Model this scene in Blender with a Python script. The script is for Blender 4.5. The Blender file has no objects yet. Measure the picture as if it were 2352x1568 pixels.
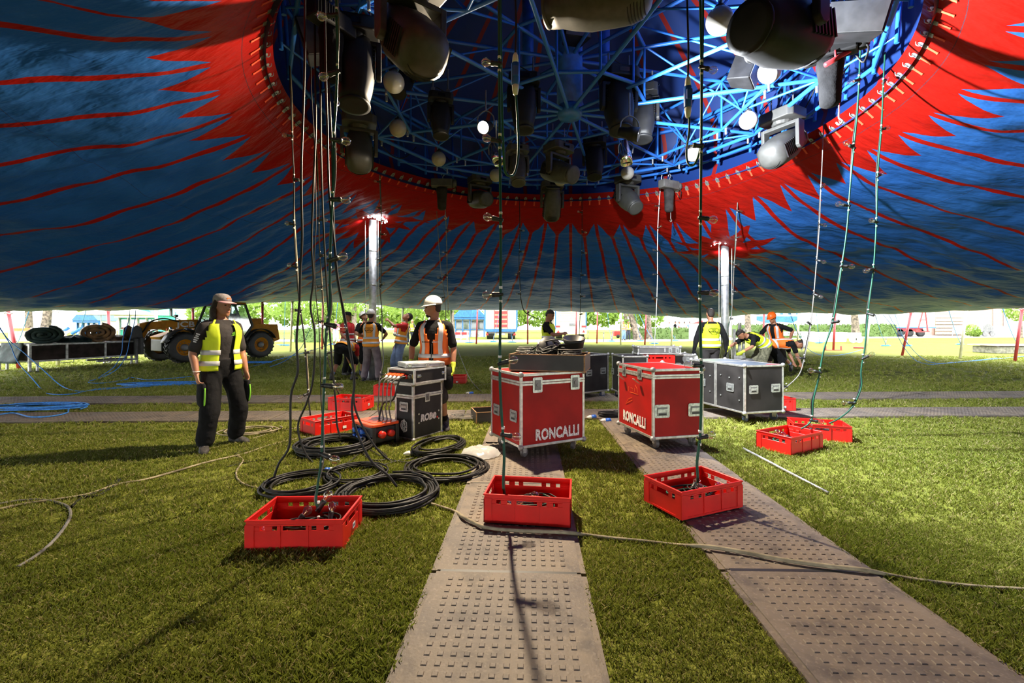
import bpy, math, random
import numpy as np
from mathutils import Vector, Matrix, noise
V = Vector
PI = math.pi
random.seed(7)
C = bpy.context.scene.collection
scene = bpy.context.scene

# ------------------------------------------------------------------ camera, sky, lamps, exposure
F, CX, HY, H = 1045.0, 1176.0, 745.0, 1.40          # focal length and horizon in pixels of a 2352x1568 frame, eye height
cam = bpy.data.cameras.new('camera'); cam_o = bpy.data.objects.new('camera', cam); C.objects.link(cam_o)
cam.sensor_width = 36; cam.lens = 36 * F / 2352; cam.shift_y = -39 / 2352
cam.clip_start = .05; cam.clip_end = 400
cam_o.location = (0, 0, H); cam_o.rotation_euler = (PI / 2, 0, 0)
scene.camera = cam_o
scene.view_settings.view_transform = 'Standard'; scene.view_settings.look = 'None'
scene.view_settings.exposure = 0.0; scene.view_settings.gamma = 1.0; scene.view_settings.use_curve_mapping = False
scene.cycles.max_bounces = 6; scene.cycles.diffuse_bounces = 3; scene.cycles.glossy_bounces = 3
scene.cycles.transparent_max_bounces = 10; scene.cycles.transmission_bounces = 4
scene.cycles.caustics_reflective = False; scene.cycles.caustics_refractive = False
scene.cycles.sample_clamp_indirect = 4.0
w = bpy.data.worlds.new('overcast_sky'); scene.world = w; w.use_nodes = True
bg = w.node_tree.nodes['Background']; bg.inputs[0].default_value = (.95, .98, 1.0, 1); bg.inputs[1].default_value = 8.0

def lamp(name, kind, loc, power, col, radius=.06, aim=None, cone=160, blend=.6):
    l = bpy.data.lights.new(name, kind); l.energy = power; l.color = col; l.shadow_soft_size = radius
    o = bpy.data.objects.new(name, l); o.location = loc; C.objects.link(o)
    if kind == 'SPOT':
        l.spot_size = math.radians(cone); l.spot_blend = blend
    if aim is not None:
        o.rotation_euler = (V(aim) - V(loc)).to_track_quat('-Z', 'Y').to_euler()
    return o

WARM_LAMP = V((-.38, 6.20, 4.10))
COOL_LAMP = V((1.46, 5.50, 3.72))
lamp('work_light_beam', 'SPOT', WARM_LAMP + V((-.03, -.1, -.04)), 2300, (1, .82, .58), .05, (-1.5, 4.0, 1.2), 166, .85)
lamp('follow_light_beam', 'SPOT', COOL_LAMP + V((.14, -.04, -.02)), 4600, (.90, .95, 1), .05, (6.3, 5.8, 3.0), 174, .7)

for _x, _z in ((-3.52, 4.05), (5.38, 3.42)):      # the lit crowns of the two masts
    for _dx, _dy in ((-.26, -.2), (.26, -.2), (0, .34)):
        lamp('mast_crown_light', 'SPOT', (_x + _dx, 11.5 + _dy, _z - .06), 230, (.95, .97, 1), .08, (_x + _dx, 11.5 + _dy, 0), 150, .5)

# ------------------------------------------------------------------ helpers
def g(px, py, z=0.0):
    Y = F * (H - z) / (py - HY)
    return V(((px - CX) / F * Y, Y, z))
def at(px, py, Y):
    return V(((px - CX) / F * Y, Y, H - (py - HY) / F * Y))

def catmull(pts, sub=5, closed=False):
    pts = [V(p) for p in pts]; n = len(pts); out = []
    if n < 3 and not closed: return pts
    rng = range(n if closed else n - 1)
    for i in rng:
        if closed: p0, p1, p2, p3 = pts[i - 1], pts[i], pts[(i + 1) % n], pts[(i + 2) % n]
        else: p0, p1, p2, p3 = pts[max(i - 1, 0)], pts[i], pts[i + 1], pts[min(i + 2, n - 1)]
        for k in range(sub):
            t = k / sub
            out.append(.5 * ((2 * p1) + (p2 - p0) * t + (2 * p0 - 5 * p1 + 4 * p2 - p3) * t * t + (3 * p1 - p0 - 3 * p2 + p3) * t ** 3))
    if not closed: out.append(pts[-1])
    return out

class MB:
    def __init__(s): s.v = []; s.f = []
    def add(s, vs, fs):
        o = len(s.v); s.v += [tuple(v) for v in vs]; s.f += [tuple(i + o for i in f) for f in fs]; return s
    def box(s, c, d, rot=None):
        x, y, z = d[0] / 2, d[1] / 2, d[2] / 2; c = V(c)
        vs = [V((a, b, e)) for e in (-z, z) for a, b in ((-x, -y), (x, -y), (x, y), (-x, y))]
        if rot is not None: vs = [rot @ v for v in vs]
        return s.add([c + v for v in vs], [(0, 3, 2, 1), (4, 5, 6, 7), (0, 1, 5, 4), (1, 2, 6, 5), (2, 3, 7, 6), (3, 0, 4, 7)])
    def bx(s, x0, x1, y0, y1, z0, z1):
        return s.box(((x0 + x1) / 2, (y0 + y1) / 2, (z0 + z1) / 2), (x1 - x0, y1 - y0, z1 - z0))
    def beam(s, p, q, w, h=None):
        p, q = V(p), V(q); d = q - p; L = d.length
        R = d.to_track_quat('X', 'Z').to_matrix()
        return s.box((p + q) / 2, (L, w, h or w), R)
    def tube(s, path, r, n=8, closed=False, cap=True):
        P = [V(p) for p in path]; m = len(P)
        rr = r if hasattr(r, '__len__') else [r] * m
        T = []
        for i in range(m):
            a = P[i - 1] if (i > 0 or closed) else P[0]; b = P[(i + 1) % m] if (i < m - 1 or closed) else P[-1]
            t = b - a; T.append(t.normalized() if t.length > 1e-9 else V((0, 0, 1)))
        u = T[0].orthogonal().normalized(); vs = []
        for i in range(m):
            u = u - T[i] * u.dot(T[i])
            u = u.normalized() if u.length > 1e-6 else T[i].orthogonal().normalized()
            wv = T[i].cross(u)
            for k in range(n):
                a = 2 * PI * k / n; vs.append(P[i] + (u * math.cos(a) + wv * math.sin(a)) * rr[i])
        fs = []
        for i in range(m if closed else m - 1):
            j = (i + 1) % m
            for k in range(n):
                k2 = (k + 1) % n; fs.append((i * n + k, i * n + k2, j * n + k2, j * n + k))
        if cap and not closed:
            fs.append(tuple(range(n - 1, -1, -1))); fs.append(tuple((m - 1) * n + k for k in range(n)))
        return s.add(vs, fs)
    def lathe(s, prof, n=20, M=None, cap=True):
        vs = []; fs = []
        for r, z in prof:
            for k in range(n):
                a = 2 * PI * k / n; vs.append(V((r * math.cos(a), r * math.sin(a), z)))
        for i in range(len(prof) - 1):
            for k in range(n):
                k2 = (k + 1) % n; fs.append((i * n + k, i * n + k2, (i + 1) * n + k2, (i + 1) * n + k))
        if cap:
            fs.append(tuple(range(n - 1, -1, -1))); fs.append(tuple((len(prof) - 1) * n + k for k in range(n)))
        if M is not None: vs = [M @ v for v in vs]
        return s.add(vs, fs)
    def ball(s, c, r, n=16, m=10):
        r = r if hasattr(r, '__len__') else (r, r, r)
        prof = [(max(math.sin(PI * i / m), .02), -math.cos(PI * i / m)) for i in range(m + 1)]
        return s.lathe(prof, n, Matrix.Translation(c) @ Matrix.Diagonal((r[0], r[1], r[2], 1)))
    def loft(s, secs, n=16, cap=True, pw=2.0):
        vs = []; fs = []
        for c, u, v in secs:
            for k in range(n):
                a = 2 * PI * k / n; ca, sa = math.cos(a), math.sin(a)
                if pw != 2.0:
                    ca = math.copysign(abs(ca) ** (2 / pw), ca); sa = math.copysign(abs(sa) ** (2 / pw), sa)
                vs.append(V(c) + V(u) * ca + V(v) * sa)
        for i in range(len(secs) - 1):
            for k in range(n):
                k2 = (k + 1) % n; fs.append((i * n + k, i * n + k2, (i + 1) * n + k2, (i + 1) * n + k))
        if cap:
            fs.append(tuple(range(n - 1, -1, -1))); fs.append(tuple((len(secs) - 1) * n + k for k in range(n)))
        return s.add(vs, fs)
    def limb(s, pts, rads, n=12, sub=4):
        m = len(pts); P = catmull(pts, sub) if m > 2 else [V(p) for p in pts]
        R = []
        if m > 2:
            for i in range(m - 1):
                for k in range(sub): R.append(rads[i] + (rads[i + 1] - rads[i]) * k / sub)
            R.append(rads[-1])
        else: R = list(rads)
        t0 = (P[0] - P[1]).normalized(); t1 = (P[-1] - P[-2]).normalized()
        pre = [(P[0] + t0 * R[0] * a, R[0] * b) for a, b in ((.9, .3), (.6, .75))]
        post = [(P[-1] + t1 * R[-1] * a, R[-1] * b) for a, b in ((.6, .75), (.9, .3))]
        P = [p for p, _ in pre] + P + [p for p, _ in post]; R = [r for _, r in pre] + R + [r for _, r in post]
        return s.tube(P, R, n)
    def prism(s, poly, z0, z1, M=None):
        n = len(poly); vs = [V((x, y, z0)) for x, y in poly] + [V((x, y, z1)) for x, y in poly]
        if M is not None: vs = [M @ v for v in vs]
        return s.add(vs, [tuple(range(n - 1, -1, -1)), tuple(range(n, 2 * n))] + [(i, (i + 1) % n, n + (i + 1) % n, n + i) for i in range(n)])
    def mesh(s, name):
        me = bpy.data.meshes.new(name); me.from_pydata(s.v, [], s.f); me.update(); return me
    def build(s, name, mat, parent=None, smooth=False, bevel=0, loc=None, solid=0):
        me = s.mesh(name); me.materials.append(mat)
        if smooth: me.polygons.foreach_set('use_smooth', [True] * len(me.polygons))
        o = bpy.data.objects.new(name, me); C.objects.link(o)
        if parent is not None: o.parent = parent
        if loc is not None: o.location = loc
        if solid:
            m = o.modifiers.new('solid', 'SOLIDIFY'); m.thickness = solid; m.offset = 0
        if bevel:
            b = o.modifiers.new('bevel', 'BEVEL'); b.width = bevel; b.segments = 2; b.limit_method = 'ANGLE'; b.angle_limit = .6
        return o

def tag(o, label=None, cat=None, group=None, kind=None):
    if label: o['label'] = label
    if cat: o['category'] = cat
    if group: o['group'] = group
    if kind: o['kind'] = kind
    return o
def thing(name, label, cat, loc=(0, 0, 0), rz=0, group=None):
    o = bpy.data.objects.new(name, None); C.objects.link(o)
    o.location = loc; o.rotation_euler = (0, 0, rz); o.empty_display_size = .1
    return tag(o, label, cat, group)
def dup(o, parent=None, loc=None, rot=None, scale=None):
    c = o.copy(); C.objects.link(c); c.parent = parent
    if loc is not None: c.location = loc
    if rot is not None: c.rotation_euler = rot
    if scale is not None: c.scale = scale
    return c
def copy_tree(o, parent=None, kids=None):
    c = dup(o, parent)
    for ch in list(o.children): copy_tree(ch, c)
    return c
def orient(o, p, d, up='Z', track='Z'):
    o.location = p; o.rotation_euler = V(d).to_track_quat(track, 'Y' if track != 'Y' else 'Z').to_euler()
def bake(o):
    bpy.context.view_layer.update()
    dg = bpy.context.evaluated_depsgraph_get()
    me = bpy.data.meshes.new_from_object(o.evaluated_get(dg))
    o.modifiers.clear(); old = o.data; o.data = me; bpy.data.meshes.remove(old)
    return o
def text(name, body, mat, parent, loc, rot, size, sx=1.0, bold=0.0, ext=.0015, shear=0, spacing=1.0, align='CENTER'):
    cu = bpy.data.curves.new(name, 'FONT'); cu.body = body; cu.size = size; cu.align_x = align; cu.align_y = 'CENTER'
    cu.offset = bold; cu.extrude = ext; cu.shear = shear; cu.space_character = spacing; cu.resolution_u = 3
    cu.materials.append(mat)
    tmp = bpy.data.objects.new(name, cu); C.objects.link(tmp); bpy.context.view_layer.update()
    me = bpy.data.meshes.new_from_object(tmp.evaluated_get(bpy.context.evaluated_depsgraph_get()))
    bpy.data.objects.remove(tmp); bpy.data.curves.remove(cu)
    if not me.materials: me.materials.append(mat)
    o = bpy.data.objects.new(name, me); C.objects.link(o); o.parent = parent; o.location = loc; o.rotation_euler = rot; o.scale = (sx, 1, 1)
    return o

# ------------------------------------------------------------------ materials
MATS = {}
def mat(name, c, rough=.5, metal=0., var=.12, vs=6., bump=0., bs=40., emit=None, es=0., alpha=1., spec=.5, coat=0., c2=None, fac_lo=.35, fac_hi=.65):
    m = bpy.data.materials.new(name); m.use_nodes = True; nt = m.node_tree; N = nt.nodes; L = nt.links
    b = N['Principled BSDF']; b.inputs['Roughness'].default_value = rough; b.inputs['Metallic'].default_value = metal
    b.inputs['Specular IOR Level'].default_value = spec; b.inputs['Coat Weight'].default_value = coat
    tc = N.new('ShaderNodeTexCoord')
    nz = N.new('ShaderNodeTexNoise'); nz.inputs['Scale'].default_value = vs; nz.inputs['Detail'].default_value = 3
    L.new(tc.outputs['Object'], nz.inputs['Vector'])
    mx = N.new('ShaderNodeMix'); mx.data_type = 'RGBA'
    a2 = c2 or tuple(x * (1 - var * 2) for x in c)
    mx.inputs[6].default_value = (*c, 1) if c2 else (*[min(x * (1 + var), 1) for x in c], 1); mx.inputs[7].default_value = (*a2, 1)
    mr = N.new('ShaderNodeMapRange'); mr.inputs[1].default_value = fac_lo; mr.inputs[2].default_value = fac_hi
    L.new(nz.outputs['Fac'], mr.inputs[0]); L.new(mr.outputs[0], mx.inputs[0]); L.new(mx.outputs[2], b.inputs['Base Color'])
    if bump:
        n2 = N.new('ShaderNodeTexNoise'); n2.inputs['Scale'].default_value = bs; n2.inputs['Detail'].default_value = 4
        L.new(tc.outputs['Object'], n2.inputs['Vector'])
        bp = N.new('ShaderNodeBump'); bp.inputs['Strength'].default_value = bump; bp.inputs['Distance'].default_value = .02
        L.new(n2.outputs['Fac'], bp.inputs['Height']); L.new(bp.outputs[0], b.inputs['Normal'])
    if emit: b.inputs['Emission Color'].default_value = (*emit, 1); b.inputs['Emission Strength'].default_value = es
    if alpha < 1: b.inputs['Alpha'].default_value = alpha
    MATS[name] = m; return m

M = {}
M['red_plastic'] = mat('red_plastic', (.72, .012, .008), .38, var=.06)
M['red_panel'] = mat('red_panel', (.36, .006, .004), .5, var=.10, vs=3, spec=.22)
M['black_panel'] = mat('black_panel', (.026, .023, .022), .55, var=.25, vs=3, spec=.25)
M['alu'] = mat('aluminium', (.62, .61, .58), .38, .85, var=.12, vs=20)
M['alu_dull'] = mat('aluminium_dull', (.50, .49, .47), .5, .6, var=.2, vs=12)
M['zinc'] = mat('zinc_plate', (.58, .60, .58), .35, .8, var=.15, vs=40)
M['galv'] = mat('galvanised', (.58, .60, .62), .42, .75, var=.15, vs=9)
M['steel_dark'] = mat('dark_steel', (.20, .20, .20), .5, .6)
M['rubber'] = mat('black_rubber', (.018, .018, .018), .55, var=.2, bump=.05)
M['cable'] = mat('black_cable', (.018, .017, .016), .5, spec=.3, var=.2, vs=15)
M['green_cable'] = mat('green_cable', (.010, .075, .045), .5, spec=.3)
M['beige_cable'] = mat('beige_cable', (.34, .29, .19), .7, var=.2, vs=10, spec=.2)
M['grey_cable'] = mat('grey_cable', (.20, .19, .175), .6, spec=.2)
M['blue_rope'] = mat('blue_rope', (.05, .25, .70), .7, var=.15, vs=30)
M['rope_light'] = mat('light_rope', (.45, .42, .36), .7)
M['blue_plug'] = mat('blue_plug', (.02, .12, .55), .4)
M['red_plug'] = mat('red_plug', (.60, .02, .01), .35)
M['orange_plug'] = mat('orange_plug', (.80, .08, .01), .4)
M['white_plastic'] = mat('white_plastic', (.80, .79, .76), .4, var=.05)
M['white_helmet'] = mat('white_helmet', (.80, .78, .74), .35, var=.04)
M['orange_helmet'] = mat('orange_helmet', (.85, .13, .01), .35, var=.04)
M['globe'] = mat('opal_globe', (.42, .40, .36), .3, var=.02)
M['black_plastic'] = mat('black_plastic', (.020, .020, .020), .45, var=.2)
M['grey_plastic'] = mat('grey_plastic', (.11, .105, .10), .5, var=.15)
M['mover_grey'] = mat('fixture_grey', (.055, .052, .046), .5, var=.12, vs=14)
M['mover_light'] = mat('fixture_light_grey', (.055, .055, .052), .5, var=.1)
M['mover_black'] = mat('fixture_black', (.008, .008, .009), .55, spec=.3, var=.2)
M['lens'] = mat('lens_glass', (.006, .007, .012), .12, spec=.35)
M['chrome'] = mat('chrome', (.75, .74, .72), .15, 1.0)
M['truss_blue'] = mat('truss_blue', (.025, .16, .60), .35, var=.12, vs=10)
M['pole_red'] = mat('pole_red', (.36, .025, .03), .4, var=.12)
M['pole_cream'] = mat('pole_cream', (.66, .62, .40), .45, var=.1)
M['yellow_vest'] = mat('yellow_vest', (.70, .85, .02), .7, var=.06, bump=.25, bs=14)
M['orange_vest'] = mat('orange_vest', (.95, .17, .015), .7, var=.06, bump=.25, bs=14)
M['amber_vest'] = mat('amber_vest', (1.0, .36, .02), .7, var=.06, bump=.25, bs=14)
M['red_vest'] = mat('red_vest', (.55, .02, .02), .7, var=.08, bump=.2, bs=14)
M['reflective'] = mat('reflective_tape', (.60, .60, .62), .45, var=.05)
M['black_cloth'] = mat('black_cloth', (.010, .010, .011), .9, spec=.15, var=.2, bump=.45, bs=16)
M['grey_cloth'] = mat('grey_cloth', (.040, .036, .036), .9, spec=.15, var=.2, bump=.4, bs=16)
M['mauve_cloth'] = mat('mauve_cloth', (.20, .155, .165), .85, var=.15, bump=.5, bs=14)
M['denim'] = mat('denim', (.18, .25, .42), .85, var=.2, bump=.4, bs=14)
M['dark_denim'] = mat('dark_denim', (.03, .035, .06), .85, var=.2, bump=.4, bs=14)
M['red_cloth'] = mat('red_cloth', (.55, .015, .015), .8, var=.1, bump=.3, bs=14)
M['camo'] = mat('camouflage', (.20, .19, .12), .85, c2=(.075, .075, .045), vs=22, bump=.3, bs=14)
M['green_trim'] = mat('green_trim', (.20, .55, .03), .7)
M['skin'] = mat('skin', (.46, .22, .13), .5, var=.06, vs=12)
M['skin_tan'] = mat('skin_tan', (.36, .155, .085), .5, var=.06, vs=12)
M['hair_dark'] = mat('hair_dark', (.022, .014, .010), .55, var=.3, vs=40, bump=.6, bs=120)
M['eye'] = mat('eye', (.03, .018, .012), .2)
M['lips'] = mat('lips', (.34, .12, .09), .5)
M['glove_yellow'] = mat('glove_yellow', (.62, .72, .05), .7, bump=.2)
M['boot'] = mat('boot_leather', (.040, .036, .034), .7, var=.25, vs=25, bump=.3)
M['pink_cap'] = mat('cap_peak', (.55, .28, .30), .8)
M['cap_grey'] = mat('cap_grey', (.22, .20, .20), .85, var=.15, bump=.3)
M['white_paint'] = mat('white_paint', (.78, .76, .72), .5, var=.12, vs=25)
M['yellow_paint'] = mat('machine_yellow', (.52, .21, .010), .5, var=.1, spec=.2)
M['amber_led'] = mat('amber_led', (.9, .5, .02), .3, emit=(1, .6, .05), es=2.5)
M['lamp_on'] = mat('lamp_lit', (1, .95, .85), .3, emit=(1, .92, .72), es=160)
M['lamp_cool'] = mat('lamp_cool_lit', (1, 1, 1), .3, emit=(.92, .96, 1), es=90)
M['led_on'] = mat('led_lit', (1, 1, 1), .3, emit=(.93, .97, 1), es=26)
M['ply'] = mat('plywood_edge', (.34, .20, .09), .6, var=.2, vs=30)
M['tarp_green'] = mat('tarp_green', (.020, .036, .032), .6, spec=.2, var=.3, vs=5, bump=.5, bs=8)
M['tarp_brown'] = mat('tarp_brown', (.26, .13, .05), .6, var=.35, vs=6, bump=.5, bs=8)
M['brown_board'] = mat('brown_board', (.035, .024, .021), .7, spec=.15, var=.25, vs=4)
M['cream'] = mat('cream_paint', (.78, .72, .50), .5, var=.06)
M['blue_paint'] = mat('blue_paint', (.03, .16, .45), .45)
M['red_paint'] = mat('red_paint', (.55, .04, .04), .45)
M['green_paint'] = mat('green_paint', (.05, .50, .36), .5)
M['bark'] = mat('bark', (.20, .16, .12), .9, var=.35, vs=5, bump=.8, bs=12)
M['wood'] = mat('fence_wood', (.50, .38, .26), .7, var=.15)
M['grey_wall'] = mat('grey_wall', (.55, .56, .58), .7)
M['concrete'] = mat('concrete', (.22, .21, .16), .85, var=.2, vs=8, bump=.4)
M['sign_red'] = mat('sign_red', (.75, .03, .03), .4)
M['sticker'] = mat('sticker_white', (.8, .8, .78), .5, var=.05)
M['pink_cloth'] = mat('pink_cloth', (.75, .25, .42), .8)
M['white_cloth'] = mat('white_cloth', (.75, .76, .78), .8)
M['blue_cloth'] = mat('blue_cloth', (.15, .25, .55), .8)

def glassy(name, tint=(1, 1, 1), refl=.16, rough=.05, body=0.0):
    m = bpy.data.materials.new(name); m.use_nodes = True; N = m.node_tree.nodes; L = m.node_tree.links; N.clear()
    out = N.new('ShaderNodeOutputMaterial'); t = N.new('ShaderNodeBsdfTransparent'); t.inputs[0].default_value = (*tint, 1)
    gl = N.new('ShaderNodeBsdfGlossy'); gl.inputs['Roughness'].default_value = rough
    lw = N.new('ShaderNodeLayerWeight'); lw.inputs[0].default_value = .35
    mr = N.new('ShaderNodeMapRange'); mr.inputs[3].default_value = refl; mr.inputs[4].default_value = .75
    mx = N.new('ShaderNodeMixShader'); L.new(lw.outputs['Facing'], mr.inputs[0]); L.new(mr.outputs[0], mx.inputs[0])
    L.new(t.outputs[0], mx.inputs[1]); L.new(gl.outputs[0], mx.inputs[2])
    if body:
        d = N.new('ShaderNodeBsdfDiffuse'); d.inputs[0].default_value = (.85, .85, .85, 1)
        m2 = N.new('ShaderNodeMixShader'); m2.inputs[0].default_value = body
        L.new(mx.outputs[0], m2.inputs[1]); L.new(d.outputs[0], m2.inputs[2]); L.new(m2.outputs[0], out.inputs[0])
    else: L.new(mx.outputs[0], out.inputs[0])
    return m
M['bulb_glass'] = glassy('bulb_glass', (.93, .92, .9), .14)
M['window_glass'] = glassy('window_glass', (.7, .78, .76), .12)
M['film'] = glassy('plastic_film', (.9, .9, .9), .2, .15, body=.38)
# ------------------------------------------------------------------ shader maths helper
class SM:
    def __init__(s, name):
        s.m = bpy.data.materials.new(name); s.m.use_nodes = True; s.nt = s.m.node_tree; s.N = s.nt.nodes; s.L = s.nt.links
        s.b = s.N['Principled BSDF']
    def op(s, o, a, b=None, c=None):
        n = s.N.new('ShaderNodeMath'); n.operation = o
        for i, x in enumerate((a, b, c)):
            if x is None: continue
            if isinstance(x, (int, float)): n.inputs[i].default_value = x
            else: s.L.new(x, n.inputs[i])
        return n.outputs[0]
    def mix(s, f, a, b):
        n = s.N.new('ShaderNodeMix'); n.data_type = 'RGBA'
        if isinstance(f, (int, float)): n.inputs[0].default_value = f
        else: s.L.new(f, n.inputs[0])
        for i, x in ((6, a), (7, b)):
            if isinstance(x, tuple): n.inputs[i].default_value = (*x, 1)
            else: s.L.new(x, n.inputs[i])
        return n.outputs[2]
    def noise(s, vec, scale, detail=3):
        n = s.N.new('ShaderNodeTexNoise'); n.inputs['Scale'].default_value = scale; n.inputs['Detail'].default_value = detail
        s.L.new(vec, n.inputs['Vector']); return n.outputs['Fac']
    def ramp(s, x, a, b, lo=0., hi=1.):
        n = s.N.new('ShaderNodeMapRange'); s.L.new(x, n.inputs[0])
        for i, k in enumerate((a, b, lo, hi)): n.inputs[i + 1].default_value = k
        return n.outputs[0]
    def bump(s, h, strength, dist=.05, prev=None):
        n = s.N.new('ShaderNodeBump'); n.inputs['Strength'].default_value = strength; n.inputs['Distance'].default_value = dist
        s.L.new(h, n.inputs['Height'])
        if prev is not None: s.L.new(prev, n.inputs['Normal'])
        return n.outputs[0]
    def comb(s, x, y, z=0.):
        n = s.N.new('ShaderNodeCombineXYZ')
        for i, k in enumerate((x, y, z)):
            if isinstance(k, (int, float)): n.inputs[i].default_value = k
            else: s.L.new(k, n.inputs[i])
        return n.outputs[0]
    def tri(s, x):   # 0 at whole numbers, 1 half way
        return s.op('SUBTRACT', 1., s.op('MULTIPLY', s.op('ABSOLUTE', s.op('SUBTRACT', s.op('FRACT', x), .5)), 2.))

# ------------------------------------------------------------------ tent figures
TC = V((.90, 7.10, 0)); RR = 4.10; RZ = 4.60          # centre of the opening under the cupola, its radius and height
EC, EA, EB = V((2.0, 7.1, 0)), 17.9, 25.6              # the oval that the side poles stand on
MAST_L, MAST_R = V((-3.52, 11.5, 0)), V((5.38, 11.5, 0))
MASTZ_L, MASTZ_R = 4.05, 3.42
HEM = [(-900, 716), (0, 716), (130, 712), (350, 709), (440, 705), (600, 694), (690, 690), (830, 696), (920, 706), (1035, 711), (1130, 711), (1300, 714), (1430, 718), (1540, 725), (1610, 730), (1660, 728), (1700, 722), (1755, 719), (1830, 717), (1990, 720), (2070, 717), (2210, 711), (2352, 706), (3300, 700)]
def hem_z(X, Y):
    if Y < 8: return 1.85
    px = CX + F * X / Y
    for (a, b), (c, d) in zip(HEM, HEM[1:]):
        if a <= px <= c:
            y = b + (d - b) * (px - a) / (c - a); break
    else: y = 712
    z = H + (HY - y) / F * Y
    return z if Y > 12 else 1.85 + (z - 1.85) * (Y - 8) / 4
def rim(th):
    c, s_ = math.cos(th), math.sin(th); o = TC - EC
    A = (c / EA) ** 2 + (s_ / EB) ** 2; B = 2 * (o.x * c / EA ** 2 + o.y * s_ / EB ** 2); D = (o.x / EA) ** 2 + (o.y / EB) ** 2 - 1
    r = (-B + math.sqrt(B * B - 4 * A * D)) / (2 * A)
    return r
def canopy_point(th, v, Rm, z1):
    """v metres out from the lacing edge"""
    t = v / (Rm - RR); c, s_ = math.cos(th), math.sin(th)
    x, y = TC.x + (RR + v) * c, TC.y + (RR + v) * s_
    drop = .35; top = RZ - drop
    z = RZ - drop * (1 - math.exp(-v / .45)) - (top - z1) * (1 - (1 - t) ** 2.15)
    for m, mz, sg in ((MAST_L, MASTZ_L, 1.1), (MAST_R, MASTZ_R, 1.25)):
        d2 = (x - m.x) ** 2 + (y - m.y) ** 2
        if d2 < 40:
            vm = math.hypot(m.x - TC.x, m.y - TC.y) - RR
            tm = vm / 19.; zb = RZ - .35 - (top - 2.2) * (1 - (1 - tm) ** 2.15)
            z += (mz - zb) * math.exp(-d2 / (2 * sg * sg))
            z += .10 * math.exp(-d2 / .18)
    k = min(v / 1.2, 1) * min((1 - t) / .25 + .25, 1)
    n = noise.noise(V((x * .32, y * .32, 3.1))) * .22 + noise.noise(V((x * .9, y * .9, 8.2))) * .08 + noise.noise(V((x * 2.0 + y * .9, y * 3.6 - x * .8, 5.5))) * .055 + noise.noise(V((x * 6.5, y * 6.5, 1.5))) * .012
    seam = abs(math.sin(th * 48)) * .018 * min(v, 4)
    ripple = math.sin(v * 5.2 + noise.noise(V((x * .5, y * .5, 1))) * 5) * .007 * min(max(v - 4, 0) / 6, 1)
    return V((x, y, z + k * n * .8 - seam * .6 + ripple))

def make_canopy():
    NT, NV = 576, 64; vs = []; fs = []; uv = []
    for i in range(NT + 1):
        th = 2 * PI * i / NT; Rm = rim(th)
        ox, oy = TC.x + Rm * math.cos(th), TC.y + Rm * math.sin(th); z1 = hem_z(ox, oy)
        for j in range(NV + 1):
            v = (Rm - RR) * (j / NV) ** 1.7
            vs.append(canopy_point(th % (2 * PI), v, Rm, z1)); uv.append((i / NT, v))
    W = NV + 1
    for i in range(NT):
        for j in range(NV): fs.append((i * W + j, i * W + j + 1, (i + 1) * W + j + 1, (i + 1) * W + j))
    me = bpy.data.meshes.new('canopy'); me.from_pydata(vs, [], fs); me.update()
    ul = me.uv_layers.new(name='UVMap'); idx = np.empty(len(me.loops), dtype=np.int32); me.loops.foreach_get('vertex_index', idx)
    ul.data.foreach_set('uv', np.array(uv, dtype=np.float32)[idx].ravel())
    me.polygons.foreach_set('use_smooth', [True] * len(me.polygons))
    return me

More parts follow.
